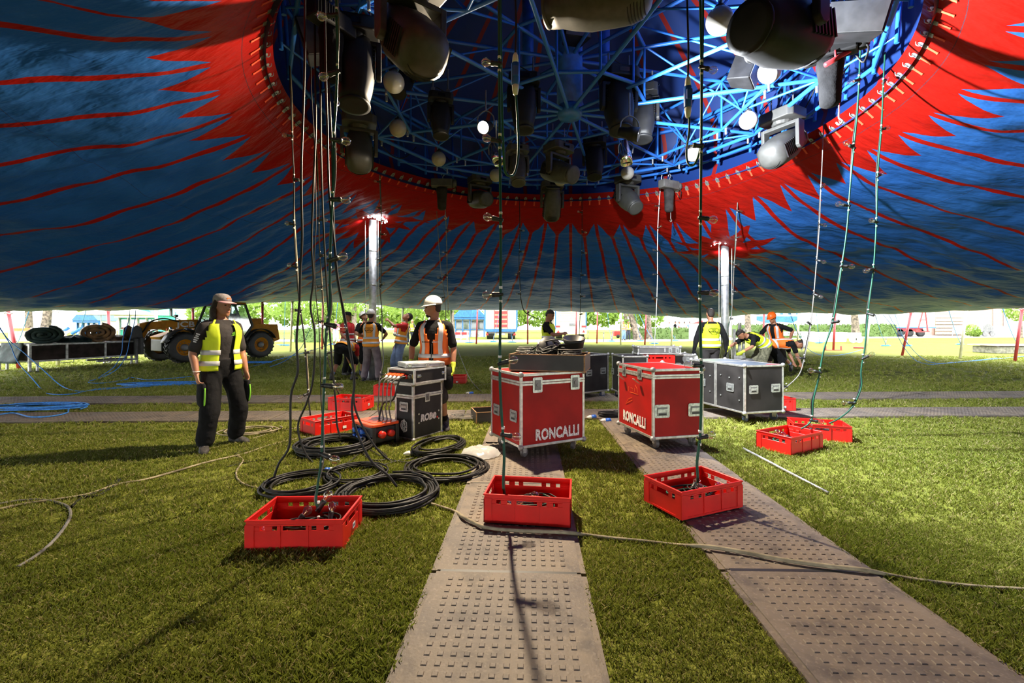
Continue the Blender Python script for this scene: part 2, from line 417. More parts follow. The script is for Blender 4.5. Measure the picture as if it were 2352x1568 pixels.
def canopy_material():
    s = SM('tent_canvas'); uvn = s.N.new('ShaderNodeUVMap'); uvn.uv_map = 'UVMap'
    sp = s.N.new('ShaderNodeSeparateXYZ'); s.L.new(uvn.outputs[0], sp.inputs[0]); u, v = sp.outputs[0], sp.outputs[1]
    geo = s.N.new('ShaderNodeNewGeometry'); gp = s.N.new('ShaderNodeSeparateXYZ'); s.L.new(geo.outputs['Position'], gp.inputs[0])
    u48 = s.op('MULTIPLY', u, 48.)
    wn = s.N.new('ShaderNodeTexWhiteNoise'); wn.noise_dimensions = '1D'; s.L.new(s.op('FLOOR', u48), wn.inputs['W'])
    tip = s.op('ADD', .78, s.op('MULTIPLY', wn.outputs['Value'], .4))
    wob = s.op('MULTIPLY', s.op('SUBTRACT', s.noise(geo.outputs['Position'], 2.5), .5), .1)
    wid = s.ramp(s.op('SINE', s.op('MULTIPLY', u, 2 * PI)), .25, .85, .62, 1.)      # the red border is narrower along the sides
    edge = s.op('MULTIPLY', wid, s.op('ADD', s.op('ADD', .85, wob), s.op('MULTIPLY', s.op('POWER', s.tri(u48), 1.25), tip)))
    border = s.op('LESS_THAN', v, edge)
    dst = s.op('MULTIPLY', s.op('ABSOLUTE', s.op('SUBTRACT', s.op('FRACT', s.op('ADD', s.op('MULTIPLY', u, 96.), .5)), .5)), s.op('MULTIPLY', s.op('ADD', v, RR), 2 * PI / 96))
    tipzone = s.op('GREATER_THAN', s.op('ABSOLUTE', s.op('SINE', s.op('MULTIPLY', u, 2 * PI))), .66)
    at_tip = s.op('GREATER_THAN', s.tri(u48), .5)
    stripe = s.op('MULTIPLY', s.op('LESS_THAN', dst, .043), s.op('MAXIMUM', tipzone, s.op('SUBTRACT', 1., at_tip)))
    red = s.op('MAXIMUM', border, stripe)
    for m in (MAST_L, MAST_R):
        dx, dy = s.op('SUBTRACT', gp.outputs[0], m.x), s.op('SUBTRACT', gp.outputs[1], m.y)
        r = s.op('SQRT', s.op('ADD', s.op('MULTIPLY', dx, dx), s.op('MULTIPLY', dy, dy)))
        a = s.op('MULTIPLY', s.op('ARCTAN2', dy, dx), 10 / (2 * PI))
        wn2 = s.N.new('ShaderNodeTexWhiteNoise'); wn2.noise_dimensions = '1D'; s.L.new(s.op('FLOOR', a), wn2.inputs['W'])
        lim = s.op('ADD', .58, s.op('MULTIPLY', s.op('POWER', s.tri(a), 1.35), s.op('ADD', .62, s.op('MULTIPLY', wn2.outputs['Value'], .45))))
        red = s.op('MAXIMUM', red, s.op('LESS_THAN', r, lim))
    dirt = s.ramp(s.noise(geo.outputs['Position'], 1.4, 5), .3, .75, .82, 1.06)
    blue = s.mix(s.ramp(s.noise(geo.outputs['Position'], .7), .35, .65), (.016, .078, .28), (.022, .098, .31))
    col = s.mix(red, blue, (.25, .006, .0035))
    hsv = s.N.new('ShaderNodeHueSaturation'); s.L.new(col, hsv.inputs['Color']); s.L.new(dirt, hsv.inputs['Value'])
    line = s.op('LESS_THAN', s.op('ABSOLUTE', s.op('SUBTRACT', v, .30)), .003)
    line2 = s.op('LESS_THAN', s.op('ABSOLUTE', s.op('SUBTRACT', v, 2.3)), .004)
    s.L.new(s.mix(s.op('MAXIMUM', line, line2), hsv.outputs[0], (.02, .02, .03)), s.b.inputs['Base Color'])
    s.b.inputs['Roughness'].default_value = .45; s.b.inputs['Specular IOR Level'].default_value = .10
    cv = s.comb(s.op('MULTIPLY', u, 30.), s.op('MULTIPLY', v, 1.6))
    h1 = s.op('MULTIPLY', s.noise(cv, 1.6, 2), s.ramp(v, 2.5, 11., .12, 1.))
    b1 = s.bump(h1, .35, .12)
    diag = s.comb(s.op('ADD', gp.outputs[0], s.op('MULTIPLY', gp.outputs[1], .5)), s.op('MULTIPLY', gp.outputs[1], 2.6), gp.outputs[2])
    b2 = s.bump(s.noise(diag, 1.3, 4), .9, .10, b1)
    b3 = s.bump(s.noise(geo.outputs['Position'], 5., 3), .4, .03, b2)
    s.L.new(b3, s.b.inputs['Normal'])
    tr = s.N.new('ShaderNodeBsdfTranslucent'); s.L.new(s.mix(red, (.02, .16, .55), (.55, .01, .01)), tr.inputs[0])
    ms = s.N.new('ShaderNodeMixShader'); ms.inputs[0].default_value = .008
    s.L.new(s.b.outputs[0], ms.inputs[1]); s.L.new(tr.outputs[0], ms.inputs[2]); s.L.new(ms.outputs[0], s.N['Material Output'].inputs[0])
    return s.m

canopy = thing('tent_canopy', 'blue and red striped big top canvas with red star border', 'tent', TC)
me = make_canopy(); me.materials.append(canopy_material())
cv = bpy.data.objects.new('canvas', me); C.objects.link(cv); cv.parent = canopy; cv.location = -TC

# steel eyelets with red straps that lace the canvas to the cupola ring
ey = MB(); D = [(-.036, -.05), (.036, -.05), (.036, .02)] + [(.036 * math.cos(a), .02 + .04 * math.sin(a)) for a in (.5, 1.05, 1.57, 2.1, 2.64)] + [(-.036, .02)]
ey.prism(D, 0, .006); ey.lathe([(.016, .006), (.016, .012), (.009, .012)], 8, Matrix.Translation((0, .018, 0)))
hk = MB(); hk.tube(catmull([(0, .018, .008), (0, .03, .028), (.003, .06, .03), (.003, .085, .008)], 3), .005, 6)
st = MB(); st.bx(-.017, .017, -.17, -.05, .001, .005); st.bx(-.02, .02, -.175, -.165, .001, .007)
M['strap'] = mat('strap_red', (.85, .10, .04), .6)
M['hole'] = mat('eyelet_hole', (.01, .01, .01), .8)
hole = MB(); hole.lathe([(.010, .0), (.010, .0135)], 8, Matrix.Translation((0, .018, 0)))
e0 = ey.build('eyelet', M['zinc'], canopy); h0 = hk.build('hook', M['zinc'], e0); s0 = st.build('strap', M['strap'], e0); o0 = hole.build('hole', M['hole'], e0)
NE = 116; first = True
for i in range(NE):
    th = 2 * PI * (i + .5) / NE
    if V((math.cos(th), math.sin(th))).y < -.72: continue           # that stretch of the ring is above and behind the frame
    Rm = rim(th); a = canopy_point(th, .03, Rm, 2); b = canopy_point(th, .25, Rm, 2); c = canopy_point(th, .10, Rm, 2)
    up = (a - b).normalized(); side = V((-math.sin(th), math.cos(th), 0)); nrm = side.cross(up).normalized()
    if nrm.dot(V((-math.cos(th), -math.sin(th), -.3))) < 0: nrm = -nrm; side = -side
    R = Matrix((side, up, nrm)).transposed()
    if first: e = e0; first = False
    else:
        e = dup(e0, canopy)
        for q in (h0, s0, o0): dup(q, e)
    e.matrix_local = Matrix.Translation(c - TC + nrm * .006) @ R.to_4x4() @ Matrix.Rotation(random.uniform(-.12, .12), 4, 'Z')

# ------------------------------------------------------------------ cupola lining, ring and truss
def dome():
    prof = [(4.17, 4.44), (4.34, 4.72), (4.45, 5.1), (4.40, 5.6), (3.9, 6.2), (3.0, 6.85), (1.9, 7.6), (.9, 8.3), (.05, 8.9)]
    n = 144; vs = []; fs = []; uv = []
    P = catmull([(r, 0, z) for r, z in prof], 4)
    for p in P:
        for k in range(n + 1):
            a = 2 * PI * k / n; sag = 1 - .02 * abs(math.sin(a * 12)) * (p.z > 5); vs.append((p.x * math.cos(a) * sag, p.x * math.sin(a) * sag, p.z)); uv.append((k / n, p.x))
    W = n + 1
    for i in range(len(P) - 1):
        for k in range(n): fs.append((i * W + k, i * W + k + 1, (i + 1) * W + k + 1, (i + 1) * W + k))
    m = bpy.data.meshes.new('lining'); m.from_pydata(vs, [], fs); m.update(); ul = m.uv_layers.new(name='UVMap')
    idx = np.empty(len(m.loops), dtype=np.int32); m.loops.foreach_get('vertex_index', idx); ul.data.foreach_set('uv', np.array(uv, dtype=np.float32)[idx].ravel())
    m.polygons.foreach_set('use_smooth', [True] * len(m.polygons)); return m
s = SM('cupola_canvas'); uvn = s.N.new('ShaderNodeUVMap'); uvn.uv_map = 'UVMap'; sp = s.N.new('ShaderNodeSeparateXYZ'); s.L.new(uvn.outputs[0], sp.inputs[0])
dd = s.op('MULTIPLY', s.op('ABSOLUTE', s.op('SUBTRACT', s.op('FRACT', s.op('MULTIPLY', sp.outputs[0], 24.)), .5)), s.op('MULTIPLY', sp.outputs[1], 2 * PI / 24))
s.L.new(s.mix(s.op('LESS_THAN', dd, .045), (.007, .032, .16), (.24, .007, .006)), s.b.inputs['Base Color']); s.b.inputs['Roughness'].default_value = .55
cupola = thing('cupola_lining', 'dark blue inner cupola canvas with thin red stripes above the truss', 'tent roof', TC)
dm = dome(); dm.materials.append(s.m); do = bpy.data.objects.new('lining', dm); C.objects.link(do); do.parent = cupola

truss = thing('cupola_truss', 'blue tubular ring truss with hub and spokes under the cupola', 'truss', TC)
unit = MB(); unit.tube([(0, 0, 0), (0, 0, 1)], 1.0, 8); unit_me = unit.mesh('truss_tube'); unit_me.materials.append(M['truss_blue'])
unit_me.polygons.foreach_set('use_smooth', [len(p.vertices) == 4 for p in unit_me.polygons])
def tube_part(p, q, r, parent=truss, name='truss_tube'):
    o = bpy.data.objects.new(name, unit_me); C.objects.link(o); o.parent = parent
    d = V(q) - V(p); o.location = p; o.rotation_euler = d.to_track_quat('Z', 'Y').to_euler(); o.scale = (r, r, d.length); return o
def pol(r, deg, z): a = math.radians(deg); return V((r * math.cos(a), r * math.sin(a), z))
VA = [14 + 30 * k for k in range(12)]
RO, RI, RC = 3.43, 2.76, 1.12
for k in range(12):
    a, b, mid = VA[k], VA[k] + 30, VA[k] + 15
    for z, ro, ri in ((4.72, RO, RI), (5.55, RO + .25, RI)):
        tube_part(pol(ro, a, z), pol(ro, b, z), .034); tube_part(pol(ri, a, z), pol(ri, b, z), .026)
        tube_part(pol(.14, a, z - .02), pol(ro, a, z), .027)
        tube_part(pol(ri, mid - 0, z) * 1 if False else (pol(ri, a, z) + pol(ri, b, z)) / 2, pol(ro, a, z), .018)
        tube_part((pol(ri, a, z) + pol(ri, b, z)) / 2, pol(ro, b, z), .018)
    tube_part(pol(RC, a, 5.55), pol(RC, b, 5.55), .026); tube_part(pol(RC, a, 4.74), pol(RC, b, 4.74), .026)
    tube_part(pol(RI, a, 4.72), pol(RI, a, 5.55), .018); tube_part(pol(RO, a, 4.72), pol(RO + .25, a, 5.55), .018)
    tube_part(pol(RC, a, 4.74), pol(RC, a, 5.55), .018)
    tube_part(pol(RI, a, 5.55), (pol(RI, a, 4.72) + pol(RI, b, 4.72)) / 2, .016); tube_part(pol(RI, b, 5.55), (pol(RI, a, 4.72) + pol(RI, b, 4.72)) / 2, .016)
    tube_part(pol(RC, a, 5.55), (pol(RI, a, 4.72) + pol(RI, b, 4.72)) / 2, .015)
    tube_part(pol(4.02, a, 4.78), pol(4.02, b, 4.78), .03); tube_part(pol(4.1, a, 5.7), pol(4.1, b, 5.7), .03)
    for q in range(3):
        c = a + 10 * q; tube_part(pol(4.02, c, 4.70), pol(4.08, c, 5.75), .026)
        tube_part(pol(4.05, c, 5.7), pol(RO + .05, c + 5, 4.74), .014)
    tube_part(pol(RO, a, 4.72), pol(4.02, a + 10, 4.78), .016); tube_part(pol(RO, a, 4.72), pol(4.02, a - 10, 4.78), .016)
hub = MB(); hub.lathe([(.02, 4.60), (.17, 4.62), (.20, 4.68), (.20, 4.78), (.12, 4.86)], 24); hub.build('hub', M['truss_blue'], truss, True)
col = MB(); col.lathe([(.20, 4.8), (.20, 8.6)], 24); col.build('king_post', M['truss_blue'], truss, True)
for dx in (-.62, .72):
    c2 = MB(); c2.tube([(dx, .9, 5.3), (dx, .9, 8.0)], .10, 16); c2.build('post', M['truss_blue'], truss, True)
pin = MB(); pin.lathe([(.013, -.09), (.018, -.085), (.018, 0), (.024, 0), (.024, .03)], 8); p0 = pin.build('pin', M['zinc'], truss)
for k in range(12):
    for dq in (-2.2, 2.2):
        p = p0 if (k == 0 and dq < 0) else dup(p0, truss); p.location = pol(RO - .02, VA[k] + dq, 4.69)
        q = dup(p0, truss, pol(RI, VA[k] + dq, 4.69))

# ------------------------------------------------------------------ lawn, path, mats
def lawn_material():
    s = SM('lawn_ground'); geo = s.N.new('ShaderNodeNewGeometry'); P = geo.outputs['Position']
    n1 = s.noise(P, .35, 4); n2 = s.noise(P, 3.5, 4); n3 = s.noise(P, 38., 3)
    c = s.mix(s.ramp(n1, .35, .65), (.150, .178, .025), (.205, .220, .037))
    c = s.mix(s.ramp(n2, .40, .66, 0., .8), c, (.120, .140, .022))
    c = s.mix(s.ramp(n3, .42, .72, 0., .55), c, (.31, .31, .08))
    gp = s.N.new('ShaderNodeSeparateXYZ'); s.L.new(P, gp.inputs[0])
    st = s.comb(s.op('MULTIPLY', gp.outputs[0], .22), s.op('MULTIPLY', gp.outputs[1], 1.4))
    mud = s.op('MULTIPLY', s.ramp(s.noise(st, 1.1, 3), .60, .68), s.op('MULTIPLY', s.op('GREATER_THAN', gp.outputs[0], 4.2), s.op('LESS_THAN', gp.outputs[1], 16.)))
    c = s.mix(s.op('MULTIPLY', mud, .75), c, (.030, .030, .012))
    s.L.new(c, s.b.inputs['Base Color']); s.b.inputs['Roughness'].default_value = .95; s.b.inputs['Specular IOR Level'].default_value = .1
    s.L.new(s.bump(n3, .9, .03, s.bump(n2, .6, .05)), s.b.inputs['Normal']); return s.m
lm = MB(); nx = 40
lm.add([(-90 + 180 * i / nx, -60 + 180 * j / nx, 0) for j in range(nx + 1) for i in range(nx + 1)], [(j * (nx + 1) + i, j * (nx + 1) + i + 1, (j + 1) * (nx + 1) + i + 1, (j + 1) * (nx + 1) + i) for j in range(nx) for i in range(nx)])
tag(lm.build('lawn', lawn_material()), kind='structure')
M['gravel'] = mat('gravel', (.42, .39, .35), .95, var=.2, vs=14, bump=.5, bs=60)
pth = MB(); pts = [(-60, 37, 43), (-22, 37.5, 42), (-12, 36, 42), (-5, 35, 41.5), (6, 36, 42), (14, 37.5, 44), (22, 42, 50), (34, 46, 58), (80, 52, 66)]
for (x0, a0, b0), (x1, a1, b1) in zip(pts, pts[1:]):
    pth.add([(x0, a0, .012), (x1, a1, .012), (x1, b1, .012), (x0, b0, .012)], [(0, 1, 2, 3)])
tag(pth.build('path', M['gravel']), kind='structure')

def mat_material():
    s = SM('ground_mat'); tc = s.N.new('ShaderNodeTexCoord'); P = tc.outputs['Object']; oi = s.N.new('ShaderNodeObjectInfo')
    vadd = s.N.new('ShaderNodeVectorMath'); s.L.new(P, vadd.inputs[0]); s.L.new(s.op('MULTIPLY', oi.outputs['Random'], 50.), vadd.inputs[1]); Q = vadd.outputs[0]
    c = s.mix(s.ramp(s.noise(Q, 2.2, 4), .35, .66), (.150, .125, .105), (.215, .172, .125))
    c = s.mix(s.ramp(s.noise(Q, 7., 5), .50, .70, 0., .75), c, (.075, .062, .055))
    c = s.mix(s.ramp(s.noise(Q, 60., 3), .55, .75, 0., .5), c, (.32, .27, .21))
    s.L.new(c, s.b.inputs['Base Color']); s.b.inputs['Roughness'].default_value = .62; s.b.inputs['Specular IOR Level'].default_value = .35
    s.L.new(s.bump(s.noise(Q, 55., 3), .25, .01), s.b.inputs['Normal']); return s.m
M['mat'] = mat_material()
def mat_mesh(wd, ln, pitch=.056, stud=.026):
    m = MB(); m.bx(-wd / 2, wd / 2, -ln / 2, ln / 2, 0, .028)
    nx, ny = int((wd - .08) / pitch), int((ln - .06) / pitch)
    for i in range(nx):
        for j in range(ny):
            x, y = (i - (nx - 1) / 2) * pitch, (j - (ny - 1) / 2) * pitch; a, b = stud / 2, stud / 2 - .003; z0, z1 = .028, .0318
            m.add([(x - a, y - a, z0), (x + a, y - a, z0), (x + a, y + a, z0), (x - a, y + a, z0), (x - b, y - b, z1), (x + b, y - b, z1), (x + b, y + b, z1), (x - b, y + b, z1)],
                  [(4, 5, 6, 7), (0, 1, 5, 4), (1, 2, 6, 5), (2, 3, 7, 6), (3, 0, 4, 7)])
    me = m.mesh('ground_mat'); me.materials.append(M['mat']); return me
MAT_A = mat_mesh(.80, 1.375); MAT_B = mat_mesh(.70, 1.375)
lipm = MB(); lipm.bx(-.035, .0, -.68, .68, .0, .020); lip_me = lipm.mesh('lip'); lip_me.materials.append(M['mat'])
jn = MB(); jn.bx(-.38, .38, -.016, .010, .0, .0290); jn_me = jn.mesh('joint_strip'); jn_me.materials.append(M['black_plastic'])
MATS_XY = []
def lay_mat(me, x, y, rz, label, z=0.0, hw=.40, lips=True, tilt=0.0):
    o = bpy.data.objects.new('ground_mat', me); C.objects.link(o); o.location = (x, y, z); o.rotation_euler = (tilt, 0, rz)
    tag(o, label, 'ground mat', 'plastic ground protection mats')
    MATS_XY.append((x, y, rz, hw + .03, .69))
    if lips:
        l = bpy.data.objects.new('lip', lip_me); C.objects.link(l); l.parent = o; l.location = (-hw, 0, 0)
        l = bpy.data.objects.new('lip', lip_me); C.objects.link(l); l.parent = o; l.location = (hw + .03, 0, 0)
        l = bpy.data.objects.new('joint_strip', jn_me); C.objects.link(l); l.parent = o; l.location = (0, -.693, 0)
ORD = ['nearest the camera', 'second from the camera', 'third from the camera', 'fourth from the camera']
for i, y in enumerate((1.83, 3.225, 4.62, 5.93)):
    lay_mat(MAT_A, -.02 + .042 * (y - 2.53), y, -.042, f'brown studded plastic ground mat in the left-hand near track, {ORD[i]}', tilt=.004 if i == 1 else 0)
for i, y in enumerate((1.85, 3.235, 4.60, 5.98)):
    lay_mat(MAT_A, 1.60 + .025 * (y - 2.5), y, -.025, f'brown studded plastic ground mat in the right-hand near track, {ORD[i]}', tilt=.004 if i == 2 else 0)
NTH = ['first', 'second', 'third', 'fourth', 'fifth', 'sixth', 'seventh', 'eighth', 'ninth', 'tenth', 'eleventh', 'twelfth', 'thirteenth', 'fourteenth', 'fifteenth', 'sixteenth', 'seventeenth', 'eighteenth', 'nineteenth', 'twentieth', 'twenty-first', 'twenty-second']
for i in range(13):
    x = -8.4 + 1.395 * i; lay_mat(MAT_B, x, 7.00 + .03 * x, -PI / 2 + .03, f'dusty ground mat of the nearer cross track, {NTH[i]} from its left end', lips=False, hw=.35)
for i in range(16):
    x = -10.6 + 1.395 * i; lay_mat(MAT_A, x, 8.62 + .037 * x, -PI / 2 + .037, f'dusty ground mat of the farther cross track, {NTH[i]} from its left end', lips=False)

# grass blades (nobody could count them)
def grass():
    rng = np.random.default_rng(3)
    zones = [(.9, 3.2, 2200, .028, 9), (3.2, 6.0, 900, .030, 8), (6.0, 11.0, 200, .038, 8), (11., 20., 50, .045, 7)]
    B, Ht, Wd, An, Ln = [], [], [], [], []
    for y0, y1, dens, hh, nb in zones:
        xm = y1 * 1.2 + 2.2; n = int(dens * (y1 - y0) * 2 * xm)
        p = np.stack([rng.uniform(-xm, xm, n), rng.uniform(y0, y1, n)], 1)
        keep = np.abs(p[:, 0]) < p[:, 1] * 1.17 + 2.0
        for (x, y, rz, hw, hl) in MATS_XY:
            c, s_ = math.cos(-rz), math.sin(-rz); dx, dy = p[:, 0] - x, p[:, 1] - y
            lx, ly = dx * c - dy * s_, dx * s_ + dy * c
            keep &= ~((np.abs(lx) < hw) & (np.abs(ly) < hl + .004))
        p = p[keep]; n = len(p)
        pb = np.repeat(p, nb, 0) + rng.normal(0, .018, (n * nb, 2))
        B.append(pb); m = n * nb
        patch = 1 + .35 * np.sin(pb[:, 0] * 2.1 + np.sin(pb[:, 1] * 1.7) * 2) * np.sin(pb[:, 1] * 2.6)
        Ht.append(hh * rng.uniform(.5, 1.25, m) * patch); Wd.append(np.full(m, .0019 + .0012 * (y0 > 3) + .0019 * (y0 > 5.5) + .003 * (y0 > 10)) * rng.uniform(.7, 1.4, m))
        An.append(rng.uniform(0, 2 * PI, m)); Ln.append(rng.uniform(.1, 1.1, m))
    B, Ht, Wd, An, Ln = [np.concatenate(q) for q in (B, Ht, Wd, An, Ln)]
    m = len(B); ca, sa = np.cos(An), np.sin(An); la = rng.uniform(0, 2 * PI, m)
    lx, ly = np.cos(la) * Ht * Ln, np.sin(la) * Ht * Ln
    v = np.zeros((m, 4, 3), np.float32)
    v[:, 0, 0] = B[:, 0] - ca * Wd; v[:, 0, 1] = B[:, 1] - sa * Wd
    v[:, 1, 0] = B[:, 0] + ca * Wd; v[:, 1, 1] = B[:, 1] + sa * Wd
    v[:, 2, 0] = B[:, 0] + ca * Wd * .7 + lx * .35; v[:, 2, 1] = B[:, 1] + sa * Wd * .7 + ly * .35; v[:, 2, 2] = Ht * .6
    v[:, 3, 0] = B[:, 0] + lx; v[:, 3, 1] = B[:, 1] + ly; v[:, 3, 2] = Ht
    me = bpy.data.meshes.new('grass'); nv = m * 4; me.vertices.add(nv); me.vertices.foreach_set('co', v.reshape(-1))
    t = np.arange(m, dtype=np.int32)[:, None] * 4 + np.array([0, 1, 2, 0, 2, 3], np.int32)[None]
    me.loops.add(m * 6); me.loops.foreach_set('vertex_index', t.reshape(-1))
    me.polygons.add(m * 2); me.polygons.foreach_set('loop_start', np.arange(m * 2, dtype=np.int32) * 3)
    me.update(calc_edges=True)
    return me
gmm = SM('grass_blade'); geo = gmm.N.new('ShaderNodeNewGeometry'); P = geo.outputs['Position']; rp = geo.outputs['Random Per Island']
c = gmm.mix(gmm.ramp(gmm.noise(P, .5, 3), .35, .65), (.205, .250, .030), (.285, .305, .052))
c = gmm.mix(gmm.op('MULTIPLY', rp, .8), c, (.135, .172, .022)); c = gmm.mix(gmm.op('GREATER_THAN', rp, .86), c, (.38, .33, .14))
gtr = gmm.N.new('ShaderNodeBsdfTranslucent'); gmm.L.new(c, gtr.inputs[0]); gms = gmm.N.new('ShaderNodeMixShader'); gms.inputs[0].default_value = .4
gmm.L.new(gmm.b.outputs[0], gms.inputs[1]); gmm.L.new(gtr.outputs[0], gms.inputs[2]); gmm.L.new(gms.outputs[0], gmm.N['Material Output'].inputs[0])
gmm.L.new(c, gmm.b.inputs['Base Color']); gmm.b.inputs['Roughness'].default_value = .55; gmm.b.inputs['Specular IOR Level'].default_value = .3
gme = grass(); gme.materials.append(gmm.m); go = bpy.data.objects.new('grass', gme); C.objects.link(go)
tag(go, 'short trodden lawn grass around the mats and crates', 'grass', kind='stuff')
print('grass tris', len(gme.polygons))

# ------------------------------------------------------------------ masts and side poles
def mast(base, top, label, r=.093):
    t = thing('tent_mast', label, 'mast', base)
    m = MB(); m.lathe([(r, 0), (r, top - .02)], 24); m.build('pole', M['galv'], t, True)
    for z in (1.2, 2.4, top - .8):
        c = MB(); c.lathe([(r + .002, z - .012), (r + .004, z - .01), (r + .004, z + .01), (r + .002, z + .012)], 24, cap=False); c.build('weld_collar', M['galv'], t, True)
    b = MB(); b.box((0, 0, .012), (.5, .5, .024)); b.build('base_plate', M['steel_dark'], t)
    cr = thing('lamp_crown', None, None); cr.parent = t; cr.location = (0, 0, top)
    rg = MB(); rg.tube([(.30 * math.cos(a), .30 * math.sin(a), 0) for a in np.linspace(0, 2 * PI, 33)[:-1]], .012, 6, True)
    rg.build('ring', M['zinc'], cr, True)
    for k in range(8):
        a = 2 * PI * k / 8; e = MB(); e.beam((r * math.cos(a), r * math.sin(a), .02), (.3 * math.cos(a), .3 * math.sin(a), 0), .016); e.build('spoke', M['zinc'], cr)
    tr = MB(); tr.lathe([(r + .03, .035), (.27, .035), (.27, .05), (r + .03, .05), (r + .03, .035)], 32, cap=False); tr.build('light_disc', M['led_on'], cr)
    bl = MB(); bl.ball((0, 0, 0), .021, 8, 6); b0 = None
    for k in range(16):
        a = 2 * PI * k / 16; p = (.345 * math.cos(a), .345 * math.sin(a), -.02)
        if b0 is None: b0 = bl.build('bulb', M['led_on'], cr, True, loc=p)
        else: dup(b0, cr, p)
    for k, (x, z0) in enumerate(((-.17, .3), (.15, .3))):
        w = MB(); w.tube([(x, -.05, z0), (x, -.05, top)], .009, 6); w.build('halyard', M['rope_light'], t)
    return t
mast(MAST_L, MASTZ_L, 'silver steel tent mast with lit lamp crown beside the crew group')
mr = mast(MAST_R, MASTZ_R, 'silver steel tent mast with lit lamp crown beside the double black case')
# aluminium lifting carriage on the foot of the right mast
for x, wd, h in ((.20, .05, 1.28), (.34, .05, 1.45), (.44, .04, 1.3)):
    m = MB(); m.bx(x, x + wd, -.06, .02, .03, h); m.build('mast_rail', M['alu_dull'], mr, bevel=.004)
m = MB(); m.bx(.19, .48, -.09, -.065, .25, .62); m.build('winch_plate', M['alu_dull'], mr, bevel=.004)
m = MB(); m.lathe([(.03, 0), (.16, .0), (.16, .05), (.12, .06), (.12, .16), (.16, .17), (.16, .22), (.03, .22)], 20, Matrix.Translation((.36, -.3, .42)) @ Matrix.Rotation(PI / 2, 4, 'X')); m.build('winch_drum', M['steel_dark'], mr, True)
m = MB(); m.tube([(.36, -.34, .42), (.58, -.42, .40), (.60, -.52, .46)], .016, 8); m.build('crank_handle', M['black_plastic'], mr, True)

POLES = [(18, 43.5, 847, 'r'), (128, 133, 840, 'c'), (248, 254, 831, 'r'), (358, 362, 825, 'c'), (443, 444, 821, 'r'), (603, 602, 813, 'r'), (672, 667, 807, 'c'), (742, 740, 802, 'r'), (926, 921, 795.6, 'c'), (1036, 1035, 793, 'c'), (1097, 1094, 789.5, 'r'), (1212, 1212, 790, 'r'), (1324, 1323, 789, 'r'), (1372.5, 1371, 788.5, 'r'), (1427, 1425.5, 791.5, 'c'), (1484.5, 1481, 791.7, 'r'), (1545.5, 1542, 793.3, 'c'), (1609, 1607, 797, 'r'), (1755, 1753, 800, 'r'), (1835, 1831, 804, 'c'), (1919, 1914, 804.5, 'r'), (1999, 1988, 811, 'c'), (2094, 2072, 816.5, 'r'), (2221, 2205, 823.5, 'c'), (2349, 2331, 829.5, 'r')]
rn = cn = 0
for tx, bx_, by, k in POLES:
    b = g(bx_, by); 
    for (a, y0), (c_, y1) in zip(HEM, HEM[1:]):
        if a <= tx <= c_: ty = y0 + (y1 - y0) * (tx - a) / (c_ - a)
    tp = at(tx, ty - 6, b.y + .25)
    if k == 'r': rn += 1; lab = f'red leaning side pole under the tent hem, {NTH[rn - 1]} red pole from the left'
    else: cn += 1; lab = f'cream side pole under the tent hem, {NTH[cn - 1]} cream pole from the left'
    t = thing('tent_pole', lab, 'pole', b, group='side poles around the tent'); d = tp - b
    m = MB(); m.tube([(0, 0, 0), d], .05 if b.y < 21 else .055, 10); m.build('pole', M['pole_red' if k == 'r' else 'pole_cream'], t, True)
    m = MB(); q = d * .93; m.tube([q + V((.085 * math.cos(a), .085 * math.sin(a), .02 * math.sin(3 * a))) for a in np.linspace(0, 2 * PI, 13)[:-1]], .014, 6, True)
    m.tube([q + V((0, -.08, 0)), q + V((.03, -.10, -.16))], .010, 6); m.build('lashing', M['rope_light'], t)
    if tx == 1919:
        m = MB(); m.box((0, 0, .02), (.9, .10, .04)); m.box((-.42, 0, .12), (.05, .05, .24)); m.box((.42, 0, .12), (.05, .05, .24)); m.build('foot', M['pole_red'], t)
